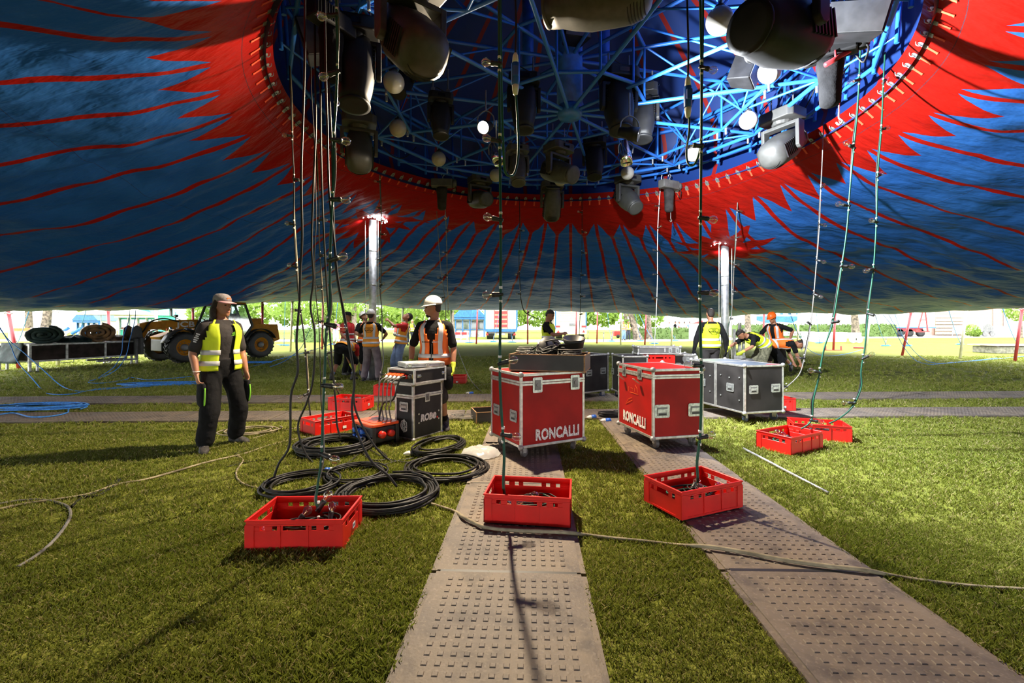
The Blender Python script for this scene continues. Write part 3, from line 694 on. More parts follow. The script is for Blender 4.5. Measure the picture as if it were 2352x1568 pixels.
# ------------------------------------------------------------------ crates
def wall_strip(m, L, Hh, t, holes, zlo, zhi, M4):
    """a moulded wall along x with a row of cut-outs between zlo and zhi"""
    q = MB(); q.bx(-L / 2, L / 2, -t / 2, t / 2, 0, zlo); q.bx(-L / 2, L / 2, -t / 2, t / 2, zhi, Hh)
    x = -L / 2
    for a, b in holes + [(L / 2, L / 2)]:
        if a > x + 1e-4: q.bx(x, a, -t / 2, t / 2, zlo, zhi)
        x = b
    m.add([M4 @ V(v) for v in q.v], q.f)
def crate_meshes():
    L, W, Hh, t = .60, .40, .20, .006; out = {}
    m = MB()
    hl = [(-.21, -.18), (-.135, -.105), (-.07, .07), (.105, .135), (.18, .21)]; hs = [(-.125, -.095), (-.06, .06), (.095, .125)]
    for sy in (-1, 1): wall_strip(m, L - .012, Hh - .012, t, hl, .125, .152, Matrix.Translation((0, sy * (W / 2 - .010), .008)))
    for sx in (-1, 1): wall_strip(m, W - .020, Hh - .012, t, hs, .118, .152, Matrix.Translation((sx * (L / 2 - .010), 0, .008)) @ Matrix.Rotation(PI / 2, 4, 'Z'))
    out['wall'] = m
    m = MB(); m.bx(-L / 2 + .012, L / 2 - .012, -W / 2 + .012, W / 2 - .012, .004, .012)
    for i in range(5): m.bx(-L / 2 + .02, L / 2 - .02, -.16 + .08 * i - .003, -.16 + .08 * i + .003, .0, .006)
    out['bottom'] = m
    m = MB()
    for sy in (-1, 1): m.bx(-L / 2, L / 2, sy * (W / 2) - .008 - .008 * (sy > 0) + .008, sy * (W / 2) + .008 - .008 * (sy > 0) - .0, Hh - .030, Hh - .022) if False else m.bx(-L / 2, L / 2, min(sy * W / 2, sy * (W / 2 - .014)), max(sy * W / 2, sy * (W / 2 - .014)), Hh - .010, Hh)
    for sx in (-1, 1): m.bx(min(sx * L / 2, sx * (L / 2 - .014)), max(sx * L / 2, sx * (L / 2 - .014)), -W / 2 + .014, W / 2 - .014, Hh - .010, Hh)
    out['rim'] = m
    m = MB()
    for sy in (-1, 1): m.bx(-L / 2 + .004, L / 2 - .004, sy * (W / 2 - .005) - .002, sy * (W / 2 - .005) + .002, Hh - .034, Hh - .028)
    for sx in (-1, 1): m.bx(sx * (L / 2 - .005) - .002, sx * (L / 2 - .005) + .002, -W / 2 + .006, W / 2 - .006, Hh - .034, Hh - .028)
    for sx in (-1, 1):
        for sy in (-1, 1):
            m.bx(sx * (L / 2 - .030) - .028, sx * (L / 2 - .030) + .028, sy * (W / 2 - .005) - .003, sy * (W / 2 - .005) + .003, .004, Hh - .034)
            m.bx(sx * (L / 2 - .005) - .003, sx * (L / 2 - .005) + .003, sy * (W / 2 - .030) - .028, sy * (W / 2 - .030) + .028, .004, Hh - .034)
        for sy in (-1, 1): m.bx(sx * .085 - .003, sx * .085 + .003, sy * (W / 2 - .005) - .003, sy * (W / 2 - .005) + .003, .004, Hh - .034)
    for sy in (-1, 1): m.bx(-L / 2 + .005, L / 2 - .005, sy * (W / 2 - .006) - .003, sy * (W / 2 - .006) + .003, .004, .018)
    for sx in (-1, 1): m.bx(sx * (L / 2 - .006) - .003, sx * (L / 2 - .006) + .003, -W / 2 + .005, W / 2 - .005, .004, .018)
    out['rib'] = m
    return out
CM = {}
for k, m in crate_meshes().items():
    me = m.mesh(k); me.materials.append(M['red_plastic']); CM[k] = me
def crate(x, y, z, deg, label, sticker=0, tilt=0.0):
    t = thing('plastic_crate', label, 'crate', (x, y, z), math.radians(deg), 'red euro crates')
    if tilt: t.rotation_euler = (tilt, 0, math.radians(deg))
    for k, me in CM.items():
        o = bpy.data.objects.new(k, me); C.objects.link(o); o.parent = t
        if k in ('rim', 'wall'):
            b = o.modifiers.new('bevel', 'BEVEL'); b.width = .002; b.segments = 1; b.limit_method = 'ANGLE'
    if sticker:
        m = MB(); m.box((0, 0, 0), (.001, .05, .035)); s_ = m.build('sticker', M['sticker'], t, loc=(.2978, .02, .075) if sticker == 1 else (.1, -.1982, .065))
        if sticker == 2: s_.rotation_euler = (0, 0, PI / 2)
        b = MB()
        for k in range(4): b.box((.0008, -.014 + .009 * k, 0), (.001, .004, .018))
        b.build('print', M['black_plastic'], s_)
    return t
crate(-1.345, 2.990, 0, 1.5, 'red crate at the front left below the string of bulbs, black cables in it', 1)
crate(.128, 3.288, .034, -8.4, 'red crate standing on the left track in front of the tray-topped red case')
crate(1.373, 3.461, .034, 23.5, 'red crate set diagonally half on the right-hand track mat')
crate(3.133, 5.139, 0, 28, 'red crate on the grass beside the metal rod, green coil inside', 0)
crate(3.78, 5.62, 0, -21, 'red crate behind the one beside the metal rod, its end turned away', 0)
crate(4.19, 7.38, .03, 8, 'red crate half hidden behind the double black flight case', 2)
crate(-2.40, 5.99, 0, 50, 'red crate next to the orange power box, front one of the pair', 2)
crate(-2.62, 7.42, .03, -10, 'red crate behind the pair of crates left of the power box, on the cross track', 1)
crate(-2.36, 8.92, .03, -2, 'small-looking red crate behind the cables of the rack unit', 0)
crate(-1.38, 10.78, 0, 0, 'farthest red crate on the grass behind the man in the white helmet', 2)
crate(2.74, 8.68, .63, 4, 'red crate sitting among the black cases under the silver flat case', 0)

# ------------------------------------------------------------------ cables
def cable(name, path, r, m, label, cat='cable', group=None, sub=5, n=7):
    b = MB(); b.tube(catmull(path, sub), r, n); return tag(b.build(name, m, None, True), label, cat, group)
def coil_path(cx, cy, rx, ry, loops, rot=0, jit=.18, z0=.012, dz=.010, seed=1):
    rnd = random.Random(seed); P = []; n = 14; ph = rnd.uniform(0, 6)
    for i in range(int(loops * n)):
        a = 2 * PI * i / n + ph; lp = i / n
        k = 1 + jit * math.sin(lp * 2.4 + seed) + rnd.uniform(-jit, jit) * .25
        x, y = rx * k * math.cos(a) + .05 * math.sin(lp * 1.7) * rx, ry * k * math.sin(a)
        c, s_ = math.cos(rot), math.sin(rot)
        P.append(V((cx + x * c - y * s_, cy + x * s_ + y * c, z0 + dz * (lp % 6) + rnd.uniform(0, .004))))
    return P
BUL = MB(); BUL.lathe([(.010, .0), (.014, .010), (.026, .030), (.031, .048), (.026, .068), (.012, .079), (.002, .081)], 14)
FIL = MB(); FIL.tube([(0, 0, 0), (0, 0, .030)], .003, 5); FIL.tube([(-.010, 0, .045), (-.004, 0, .03), (.004, 0, .03), (.010, 0, .045)], .0012, 4)
SOC = MB(); SOC.lathe([(.014, 0), (.0165, .004), (.0165, .040), (.019, .042), (.019, .062), (.015, .066)], 12); SOC.box((0, 0, -.004), (.030, .022, .026))
CLP = MB(); CLP.lathe([(.0085, -.006), (.0085, .006)], 8)
M['brass'] = mat('brass', (.5, .34, .12), .35, .9)
bul_me, fil_me, soc_me, clp_me = [q.mesh(n) for q, n in ((BUL, 'bulb'), (FIL, 'filament'), (SOC, 'bulb_holder'), (CLP, 'cable_tie'))]
for q, k in ((bul_me, 'bulb_glass'), (fil_me, 'brass'), (soc_me, 'black_plastic'), (clp_me, 'white_plastic')):
    q.materials.append(M[k]); q.polygons.foreach_set('use_smooth', [True] * len(q.polygons))
def put(me, parent, p, d, s_=1.0, name=None):
    o = bpy.data.objects.new(name or me.name.split('.')[0], me); C.objects.link(o); o.parent = parent
    o.location = p; o.rotation_euler = V(d).to_track_quat('Z', 'Y').to_euler(); o.scale = (s_,) * 3; return o
def lamp_bulb(parent, p, d, s_=1.0, detail=True):
    put(soc_me, parent, p, d, s_); b = put(bul_me, parent, V(p) + V(d).normalized() * .055 * s_, d, s_)
    if detail: f = put(fil_me, b, (0, 0, 0), (0, 0, 1), 1)
def light_string(label, pts, Y0, Y1, bulbs, r=.007, m='green_cable', tail=None, second=None, sc=1.0, ties=True):
    """pts: pixel polyline from top to bottom, hung at depth Y0 (top) to Y1 (bottom)"""
    n = len(pts); y0, y1 = pts[0][1], pts[-1][1]
    dep = lambda y: Y0 + (Y1 - Y0) * (y - y0) / (y1 - y0)
    W = [at(x, y, dep(y)) for x, y in pts]
    if tail: W += [V(p) for p in tail]
    t = thing('light_string', label, 'string lights', W[0], group='hanging strings of clear bulbs')
    o0 = W[0]; path = catmull([p - o0 for p in W], 5)
    b = MB(); b.tube(path, r, 7); b.build('cable', M[m], t, True)
    if second:
        b = MB(); b.tube(catmull([p - o0 + V((.012 * math.sin(i * 1.7), .01, .0)) for i, p in enumerate(W)], 5), r * .8, 6); b.build('cable', M[second], t, True)
    for (x, y, sd) in bulbs:
        yy = dep(y)
        for (xa, ya), (xb, yb) in zip(pts, pts[1:]):
            if ya <= y <= yb or yb <= y <= ya: xc = xa + (xb - xa) * (y - ya) / ((yb - ya) or 1); break
        else: xc = x
        p = at(xc, y, yy) - o0; d = V((sd, -.25 + .5 * random.random(), random.uniform(-.3, .35)))
        lamp_bulb(t, p, d, sc, yy < 7)
        if ties:
            for dz in (.05, -.05): put(clp_me, t, p + V((0, 0, dz)), (0, 0, 1), r / .007)
    return t
def coil_in_crate(label, x, y, z, deg, seed, m='green_cable', nb=3):
    t = thing('coiled_light_string', label, 'string lights', (x, y, z), math.radians(deg), 'coiled bulb strings in the crates')
    b = MB(); b.tube(catmull(coil_path(-.02, 0, .17, .11, 4, 0, .16, .02, .018, seed), 3), .007, 6); b.build('cable', M[m], t, True)
    b = MB(); b.tube(catmull(coil_path(.08, .02, .11, .09, 3, 1, .2, .03, .022, seed + 5), 3), .006, 6); b.build('cable', M['cable'], t, True)
    rnd = random.Random(seed)
    for k in range(nb): lamp_bulb(t, V((rnd.uniform(-.15, .15), rnd.uniform(-.07, .07), .06 + .04 * rnd.random())), V((rnd.uniform(-1, 1), rnd.uniform(-1, 1), .25)))
for lab, x, y, z, d, sd, m in (('coil of bulbs and black cable inside the front left crate', -1.345, 2.99, .014, 1.5, 3, 'cable'), ('coil of green cable and bulbs in the crate on the left track', .128, 3.288, .048, -8, 4, 'green_cable'),
        ('coil of green cable and bulbs in the diagonal crate on the right track', 1.373, 3.461, .048, 23, 5, 'green_cable'), ('coil of green cable in the crate beside the metal rod', 3.133, 5.139, .014, 28, 6, 'green_cable'),
        ('coil of bulbs in the crate with its end turned away', 3.78, 5.62, .014, -21, 7, 'cable'), ('coil of bulbs in the crate beside the power box', -2.40, 5.99, .014, 50, 8, 'cable'), ('coil of bulbs in the crate on the cross track', -2.62, 7.42, .044, -10, 9, 'cable')):
    coil_in_crate(lab, x, y, z, d, sd, m)

light_string('green string of bulbs hanging into the crate on the left track', [(1146, -60), (1147, 150), (1148, 320), (1150, 500), (1150, 680), (1148, 850), (1152, 950), (1158, 1040), (1156, 1110), (1158, 1140)], 3.42, 3.25,
    [(1130, 147, -1), (1130, 325, -1), (1133, 505, -1), (1142, 676, -.6), (1155, 835, 1), (1160, 998, 1)], .0105, tail=[(-.10, 3.22, .10)])
light_string('green string of bulbs hanging into the diagonal crate on the right track', [(1607, -60), (1611, 150), (1610, 400), (1608, 600), (1608, 720), (1611, 870), (1608, 1000), (1601, 1060), (1603, 1100), (1598, 1125)], 3.60, 3.50,
    [(1610, 155, .2), (1597, 335, -1), (1630, 500, 1), (1613, 672, 1), (1600, 840, -1), (1615, 1005, 1)], .0105, tail=[(1.33, 3.44, .10)])
light_string('string of bulbs hanging leftmost, into the crate by the power box', [(664, 130), (668, 230), (672, 340), (676, 420), (675, 510), (680, 600), (687, 690), (697, 760), (703, 830), (708, 905), (713, 955)], 5.9, 6.0,
    [(660, 312, -1), (683, 410, 1), (668, 515, -1), (680, 612, -1), (690, 712, -1), (705, 810, .8), (708, 903, -.5)], .010, 'cable', second='beige_cable')
light_string('string of bulbs hanging into the front left crate', [(772, -40), (773, 60), (775, 150), (772, 240), (766, 320), (766, 400), (761, 520), (758, 620), (757, 700), (749, 760), (746, 860), (741, 960), (738, 1050), (730, 1110), (726, 1150), (733, 1175)], 3.3, 3.02,
    [(757, 35, -1), (765, 165, -.6), (783, 321, 1), (775, 458, 1), (764, 598, 1), (760, 745, 1), (757, 885, 1), (742, 1042, .6), (731, 1170, .2)], .008, 'green_cable', second='grey_cable')
light_string('string of bulbs hanging in the middle of the black cable bunch', [(724, 300), (727, 380), (732, 460), (734, 560), (738, 640), (742, 720), (741, 770), (760, 850), (778, 905)], 6.9, 7.35,
    [(740, 505, 1), (738, 585, 1), (735, 657, -1), (742, 737, -.8), (758, 812, .8), (772, 882, .7)], .008, 'cable', second='beige_cable')
light_string('string of bulbs hanging into the crate beside the metal rod', [(1981, -40), (1976, 120), (1970, 250), (1962, 330), (1952, 440), (1945, 530), (1928, 650), (1913, 740), (1893, 800), (1880, 870), (1868, 920), (1864, 965), (1840, 985)], 5.25, 5.2,
    [(1960, 183, -1), (1958, 340, -.5), (1948, 473, -.4), (1925, 611, 1), (1905, 740, 1), (1870, 855, -1), (1862, 965, 1)], .009, 'green_cable', second='cable')
light_string('string of bulbs hanging farthest right into the turned crate', [(2033, 120), (2029, 190), (2025, 290), (2016, 400), (2013, 510), (2007, 610), (1996, 700), (1992, 740), (1986, 800), (1978, 850), (1978, 890), (1957, 935), (1928, 960), (1905, 972)], 5.7, 5.65,
    [(2028, 190, .3), (2030, 297, .7), (2016, 405, .3), (2010, 510, -.3), (1997, 617, -1), (1992, 720, .2), (1980, 823, .2), (1955, 925, -1)], .009, 'green_cable', second='cable')
light_string('thin string of bulbs hanging behind the double black case', [(1892, 280), (1888, 380), (1885, 440), (1882, 520), (1874, 620), (1867, 700), (1860, 760), (1848, 820), (1838, 855), (1822, 875), (1800, 893)], 7.3, 7.2,
    [(1880, 432, .4), (1890, 515, 1), (1878, 597, .4), (1870, 675, .3), (1866, 745, -.3), (1850, 822, -1), (1805, 888, -.5)], .008, 'grey_cable', second='cable')
light_string('string of bulbs hanging beside the left mast', [(871, 365), (873, 440), (876, 500), (873, 560), (875, 620), (873, 670), (877, 710), (878, 780), (880, 830), (870, 880), (872, 905)], 9.4, 8.95,
    [(865, 418, -1), (868, 478, -1), (878, 538, 1), (866, 597, -1), (873, 657, .3), (882, 860, .8)], .010, 'grey_cable', second='green_cable', sc=.9)
light_string('pale string of bulbs hanging left of the helmeted man, into the farthest crate', [(1003, 485), (1008, 560), (1014, 630), (1022, 690), (1025, 760), (1030, 850), (1032, 870)], 10.5, 10.75, [(1014, 640, -1), (1017, 682, -1)], .008, 'grey_cable', sc=.9)
light_string('short string of bulbs hanging from the left chain hoist', [(1023, 485), (1026, 560), (1027, 630), (1029, 690), (1029, 720)], 10.4, 10.6, [(1030, 528, 1), (1022, 580, -1), (1022, 632, -1)], .008, 'beige_cable', sc=.9)
light_string('string of bulbs hanging down to the hand of the man looking at a cable', [(1193, 452), (1194, 540), (1192, 600), (1195, 660), (1197, 690), (1205, 716), (1225, 727), (1237, 733)], 11.1, 10.4, [(1196, 530, 1), (1197, 578, 1), (1190, 628, -1), (1190, 675, -1), (1211, 719, .5)], .008, 'cable', second='grey_cable', sc=.9)
light_string('string of bulbs hanging in front of the caravan with slats', [(1337, 436), (1337, 530), (1336, 600), (1333, 660), (1333, 700), (1331, 760), (1329, 800)], 11.1, 10.9, [(1331, 488, -1), (1338, 532, 1), (1339, 580, .8), (1341, 632, .8), (1338, 680, 1), (1336, 722, 1)], .008, 'cable', sc=.9)
light_string('pale string of bulbs hanging from the right chain hoist', [(1521, 398), (1516, 440), (1511, 520), (1510, 580), (1510, 640), (1508, 700), (1505, 760), (1503, 800)], 10.3, 10.6, [(1509, 473, -.5), (1511, 524, .4), (1506, 577, -.8), (1503, 630, -1), (1505, 683, -1)], .009, 'white_plastic', sc=.9)
light_string('pale string of bulbs hanging beside the right mast', [(1699, 362), (1696, 430), (1692, 500), (1690, 560), (1686, 610), (1684, 660), (1680, 720), (1672, 760), (1668, 800)], 9.6, 10.6, [(1701, 483, 1), (1697, 546, 1), (1694, 608, 1), (1690, 670, 1), (1680, 732, 1)], .010, 'grey_cable', second='green_cable', sc=.9)

BL = [('first', [(700, -40), (700, 120), (697, 240), (692, 400), (694, 540), (690, 620), (688, 690), (681, 783), (684, 852), (668, 910), (665, 1020), (640, 1065), (628, 1105), (633, 1125)], 4.3, 3.95),
      ('second', [(722, -40), (724, 160), (725, 300), (720, 420), (716, 560), (720, 640), (713, 704), (723, 767), (719, 870), (704, 926), (684, 979), (700, 1038), (725, 1068)], 4.7, 4.62),
      ('third', [(734, -40), (736, 160), (737, 320), (741, 470), (746, 580), (753, 700), (764, 850), (771, 925), (774, 975), (783, 1008)], 4.9, 5.1),
      ('fourth', [(745, -40), (748, 160), (752, 300), (756, 440), (768, 560), (776, 640), (793, 735), (808, 825), (814, 880), (808, 935), (817, 985), (850, 1055), (890, 1090), (912, 1118)], 4.5, 3.75),
      ('fifth', [(753, -40), (756, 200), (762, 340), (766, 500), (772, 620), (785, 700), (800, 790), (812, 860), (814, 930), (836, 985), (870, 1035), (905, 1062), (960, 1068), (1010, 1062)], 4.7, 4.62),
      ('sixth', [(712, 60), (715, 200), (722, 330), (726, 500), (722, 600), (727, 690), (733, 760), (736, 860), (738, 930), (744, 985)], 5.3, 5.45)]
for nm, pts, Ya, Yb in BL:
    y0, y1 = pts[0][1], pts[-1][1]
    cable('hanging_cable', [at(x, y, Ya + (Yb - Ya) * (y - y0) / (y1 - y0)) for x, y in pts], .0105 if nm != 'sixth' else .006, M['cable'], f'thick black cable dropping from the cupola to the grass, {nm} from the left', group='black cables hanging in a bunch')

for lab, px, py, rx, ry, lp, rr, sd in (('heap of coiled black cable beside the orange power box', 768, 1034, .36, .33, 13, .0115, 1), ('ring of coiled black cable behind the front left crate', 692, 1122, .27, .27, 9, .0095, 2), ('thin ring of black cable in the middle of the cable heaps', 818, 1098, .25, .26, 8, .008, 3),
        ('large loose coil of black cable right of the front left crate', 890, 1142, .36, .36, 12, .0105, 4), ('round coil of black cable nearest the left track', 1025, 1082, .34, .34, 10, .0105, 5), ('flattened coil of black cable between the black tour case and the left track', 1010, 1030, .36, .22, 7, .0105, 6)):
    p = g(px, py); b = MB(); b.tube(catmull(coil_path(0, 0, rx, ry, lp, .2 * sd, .15 if sd != 3 else .08, .012, .016 if sd == 1 else .010, sd), 3), rr, 7)
    tag(b.build('cable_coil', M['cable'], None, True, loc=p), lab, 'cable', 'coils of black cable on the grass')
cable('loose_cable', [g(x, y, .012) for x, y in ((845, 1030), (880, 1050), (930, 1062), (1000, 1058), (1060, 1062), (1085, 1075))], .0105, M['cable'], 'black cable lying straight from the power box to the round coil')
cable('loose_cable', [g(x, y, .012) for x, y in ((735, 1060), (752, 1078), (790, 1085), (850, 1078), (900, 1062), (950, 1052))], .010, M['cable'], 'black cable curving below the blue plug in the grass')
cable('loose_cable', [g(x, y, .014) for x, y in ((780, 1020), (830, 1010), (880, 1040), (885, 1055), (850, 1056), (830, 1040), (800, 1062), (775, 1070), (790, 1078), (840, 1075))], .010, M['cable'], 'black cable looping in front of the power box')
cable('loose_cable', [g(x, y, .010) for x, y in ((520, 1072), (575, 1060), (640, 1055), (700, 1058))], .005, M['cable'], 'thin black lead lying in the grass left of the heaps')
cable('loose_cable', [g(x, y, .012) for x, y in ((540, 1042), (580, 1030), (640, 1020), (700, 1012), (760, 1005), (800, 990), (815, 985))], .0085, M['cable'], 'dark cable running from the beige loops to the power box')
cable('ground_rope', [g(x, y, .012) for x, y in ((985, 1155), (1020, 1166), (1048, 1176))] + [g(x, y, .046) for x, y in ((1062, 1186), (1085, 1198), (1110, 1209), (1160, 1216), (1220, 1219), (1300, 1222))] + [g(x, y, .014) for x, y in ((1345, 1228), (1400, 1235), (1480, 1243), (1560, 1252))] + [g(x, y, .046) for x, y in ((1620, 1254), (1700, 1266), (1800, 1285), (1900, 1299), (1990, 1309))] + [g(x, y, .014) for x, y in ((2050, 1322), (2130, 1335), (2250, 1348), (2352, 1354), (2480, 1362), (2800, 1366), (3100, 1352))],
      .0125, M['beige_cable'], 'beige cable crossing both near tracks in front of the crates')
cable('ground_rope', [g(x, y, .012) for x, y in ((832, 965), (760, 990), (690, 1005), (620, 1022), (560, 1042), (480, 1060), (400, 1083), (330, 1102), (270, 1112), (200, 1135), (120, 1148), (50, 1158), (-60, 1182))], .011, M['beige_cable'], 'beige cable running from the crates past the man to the left edge')
cable('ground_rope', [g(x, y, .012) for x, y in ((-40, 1165), (40, 1150), (100, 1148), (150, 1160), (162, 1180), (150, 1208), (120, 1245), (80, 1278), (40, 1302))], .010, M['grey_cable'], 'grey-beige cable loop lying at the left edge of the lawn')
cable('ground_rope', [g(x, y, .010) for x, y in ((545, 1045), (558, 1056), (550, 1070), (543, 1082), (545, 1098), (562, 1112), (590, 1120), (630, 1126), (690, 1128), (740, 1130))], .008, M['beige_cable'], 'thin beige lead winding towards the cable coils')
cable('ground_rope', [g(x, y, .010) for x, y in ((438, 1030), (420, 1030), (412, 1036), (425, 1041), (470, 1033), (560, 1012), (640, 990), (720, 975), (740, 960), (850, 905), (870, 885), (930, 870))], .006, M['beige_cable'], 'beige lead passing behind the man in the cap to the far crates')
cable('ground_rope', [g(x, y, .010) for x, y in ((1063, 905), (1100, 885), (1135, 880), (1180, 878))], .006, M['beige_cable'], 'short beige lead beside the farthest crate')
b = MB(); b.tube(catmull(coil_path(0, 0, .30, .22, 5, .2, .2, .012, .006, 21), 3), .008, 6); tag(b.build('cable_coil', M['beige_cable'], None, True, loc=g(575, 993)), 'loose coil of beige cable behind the boots of the man in the cap', 'cable')
cable('loose_cable', [g(x, y, .010) for x, y in ((165, 1163), (190, 1142), (230, 1128), (260, 1108), (275, 1100), (265, 1112), (225, 1138), (180, 1140))], .010, M['cable'], 'dark cable doubled back on the lawn at far left')

# blue ropes on the lawn
def rope(label, pts, r=.010, m='blue_rope'): cable('guy_rope', pts, r, M[m], label, 'rope', 'blue guy ropes')
rope('blue rope curving down from the left edge to the knot on the grass', [at(-12, 730, 12.2), at(15, 775, 11.6), at(55, 810, 11.0), at(100, 850, 10.3), at(140, 885, 10.0)] + [g(x, y, .02) for x, y in ((180, 898), (230, 892), (300, 888), (360, 886))])
rope('second blue rope curving down from the left edge, lower of the two', [at(-14, 735, 12), at(20, 785, 11.4), at(40, 830, 10.8), at(75, 870, 10.1), at(95, 893, 9.8)] + [g(x, y, .02) for x, y in ((112, 904), (160, 905), (220, 895), (300, 890), (380, 884), (425, 879))])
b = MB(); b.tube(catmull(coil_path(0, 0, .75, .22, 5, .15, .25, .015, .008, 31), 3), .011, 6); tag(b.build('rope_pile', M['blue_rope'], None, True, loc=g(380, 884)), 'flat pile of blue rope on the grass left of the man in the cap', 'rope', 'blue guy ropes')
b = MB(); b.tube(catmull(coil_path(0, 0, .55, .20, 6, .1, .3, .045, .008, 33), 3), .011, 6); tag(b.build('rope_pile', M['blue_rope'], None, True, loc=g(95, 942)), 'pile of blue rope lying on the cross tracks at the left edge', 'rope', 'blue guy ropes')
rope('loose end of blue rope on the nearer cross track', [g(x, y, .045) for x, y in ((-20, 955), (30, 948), (70, 957), (120, 955), (155, 947), (160, 938), (200, 933), (185, 939))])
rope('pair of blue ropes hanging from the hem to the lawn by the stage box', [at(298, 712, 14.5), at(296, 735, 14.3), at(283, 775, 13.7), at(279, 810, 13.1), at(262, 842, 12.4)] + [g(x, y, .02) for x, y in ((225, 868), (203, 878), (240, 879), (290, 871), (300, 866), (340, 872), (400, 868), (440, 864))])
rope('blue rope hanging from the hem just right of the pair by the stage box', [at(312, 712, 14.5), at(309, 740, 14.2), at(298, 780, 13.6), at(290, 815, 12.9), at(270, 846, 12.2)] + [g(x, y, .02) for x, y in ((235, 866), (206, 874))])
b = MB(); b.tube(catmull(coil_path(0, 0, .5, .16, 5, .1, .3, .015, .008, 35), 3), .011, 6); tag(b.build('rope_pile', M['blue_rope'], None, True, loc=g(580, 834)), 'knotted pile of blue rope behind the man in the cap', 'rope', 'blue guy ropes')
rope('blue rope rising from the knotted pile towards the crew group', [g(560, 845, .02), g(600, 836, .02), at(640, 825, 16), at(690, 812, 16.4), at(740, 797, 17), at(770, 785, 17.4)])
rope('second blue rope rising from the knotted pile, looping behind the cables', [g(620, 842, .02), at(655, 828, 15.8), at(690, 800, 16.4), at(705, 770, 17), at(715, 745, 17.5), at(722, 700, 18)])
rope('blue rope hanging slack across the lawn at far right', [at(2028, 722, 19.5), at(2050, 750, 19.2), at(2075, 795, 18.4), at(2100, 825, 17.2)] + [g(x, y, .02) for x, y in ((2130, 836), (2160, 835), (2220, 830), (2300, 823), (2352, 818), (2420, 812))])
rope('second slack blue rope at far right, upper of the two', [at(2041, 722, 19.5), at(2060, 755, 19.2), at(2090, 795, 18.6), at(2115, 820, 17.6)] + [g(x, y, .02) for x, y in ((2145, 833), (2190, 832), (2290, 822))])
rope('pale blue rope hanging slack behind the kneeling crew', [at(1815, 718, 20), at(1830, 760, 19.5), at(1855, 800, 18.6)] + [g(x, y, .02) for x, y in ((1885, 815), (1910, 817), (1945, 812), (1980, 803))])
# ------------------------------------------------------------------ flight cases
EDGE = MB(); EDGE.add([(0, 0, 0), (0, 0, 1)], [])
def mesh_of(m, name, k): me = m.mesh(name); me.materials.append(M[k]); return me
hp = MB(); hp.prism([(-.075, -.05), (-.065, -.06), (.065, -.06), (.075, -.05), (.075, .05), (.065, .06), (-.065, .06), (-.075, .05)], 0, .004)
hf = MB(); hf.bx(-.052, .052, -.040, .036, .0041, .0052)
hg = MB(); hg.bx(-.050, .050, -.012, .020, .0052, .010); hg.bx(-.050, -.042, -.034, .020, .0052, .010); hg.bx(.042, .050, -.034, .020, .0052, .010)
hs_ = MB(); hs_.bx(-.045, .045, -.036, -.022, .0052, .0056)
HAND = [(mesh_of(hp, 'handle', 'zinc'), None), (mesh_of(hf, 'dish', 'steel_dark'), 0), (mesh_of(hg, 'grip', 'zinc'), 0), (mesh_of(hs_, 'gap', 'black_plastic'), 0)]
lp = MB(); lp.prism([(-.05, -.06), (-.042, -.068), (.042, -.068), (.05, -.06), (.05, .06), (.042, .068), (-.042, .068), (-.05, .06)], 0, .004)
lb = MB(); lb.bx(-.028, .028, -.045, .045, .004, .012); lb.lathe([(.018, .012), (.018, .018), (.006, .019)], 12)
LAT = [(mesh_of(lp, 'latch', 'zinc'), None), (mesh_of(lb, 'butterfly', 'steel_dark'), 0)]
cw = MB(); cw.lathe([(.012, -.02), (.046, -.02), (.050, -.012), (.050, .012), (.046, .02), (.012, .02)], 18, Matrix.Rotation(PI / 2, 4, 'X'))
cf = MB(); cf.box((0, 0, .062), (.085, .085, .006)); cf.box((.012, .026, .03), (.05, .004, .06)); cf.box((.012, -.026, .03), (.05, .004, .06)); cf.lathe([(.03, .045), (.03, .06)], 12); cf.tube([(0, -.03, 0), (0, .03, 0)], .007, 8)
CW_ = {k: mesh_of(cw, 'wheel', k) for k in ('rubber', 'grey_plastic')}; M['wheel_blue'] = mat('wheel_blue', (.03, .05, .12), .5); CW_['wheel_blue'] = mesh_of(cw, 'wheel', 'wheel_blue')
CF_ = mesh_of(cf, 'caster', 'alu_dull')
bc = MB(); bc.ball((0, 0, 0), .030, 12, 8); bc_me = mesh_of(bc, 'ball_corner', 'alu_dull'); bc_me.polygons.foreach_set('use_smooth', [True] * len(bc_me.polygons))
bp_ = MB()
for M4 in (Matrix.Identity(4), Matrix.Rotation(PI / 2, 4, 'X'), Matrix.Rotation(-PI / 2, 4, 'Y')):
    bp_.prism([(-.004, -.004), (.06, -.004), (.045, .045), (-.004, .06)], -.0055, -.002, M4)
def obj_of(me, parent, M4=None):
    o = bpy.data.objects.new(me.name.split('.')[0], me); C.objects.link(o); o.parent = parent
    if M4 is not None: o.matrix_local = M4
    return o
def face_frame(face, W, D, x, z):
    """frame on a side face: x along the face, z up, local +Z outwards"""
    if face == 'front': R = Matrix.Rotation(PI / 2, 4, 'X'); return Matrix.Translation((x, -D / 2, z)) @ R
    if face == 'left': return Matrix.Translation((-W / 2, -x, z)) @ Matrix.Rotation(-PI / 2, 4, 'Z') @ Matrix.Rotation(PI / 2, 4, 'X')
    if face == 'right': return Matrix.Translation((W / 2, x, z)) @ Matrix.Rotation(PI / 2, 4, 'Z') @ Matrix.Rotation(PI / 2, 4, 'X')
    if face == 'back': return Matrix.Translation((-x, D / 2, z)) @ Matrix.Rotation(PI, 4, 'Z') @ Matrix.Rotation(PI / 2, 4, 'X')
def add_handle(t, face, W, D, x, z, s_=1.0):
    o = obj_of(HAND[0][0], t, face_frame(face, W, D, x, z) @ Matrix.Scale(s_, 4))
    for me, _ in HAND[1:]: obj_of(me, o)
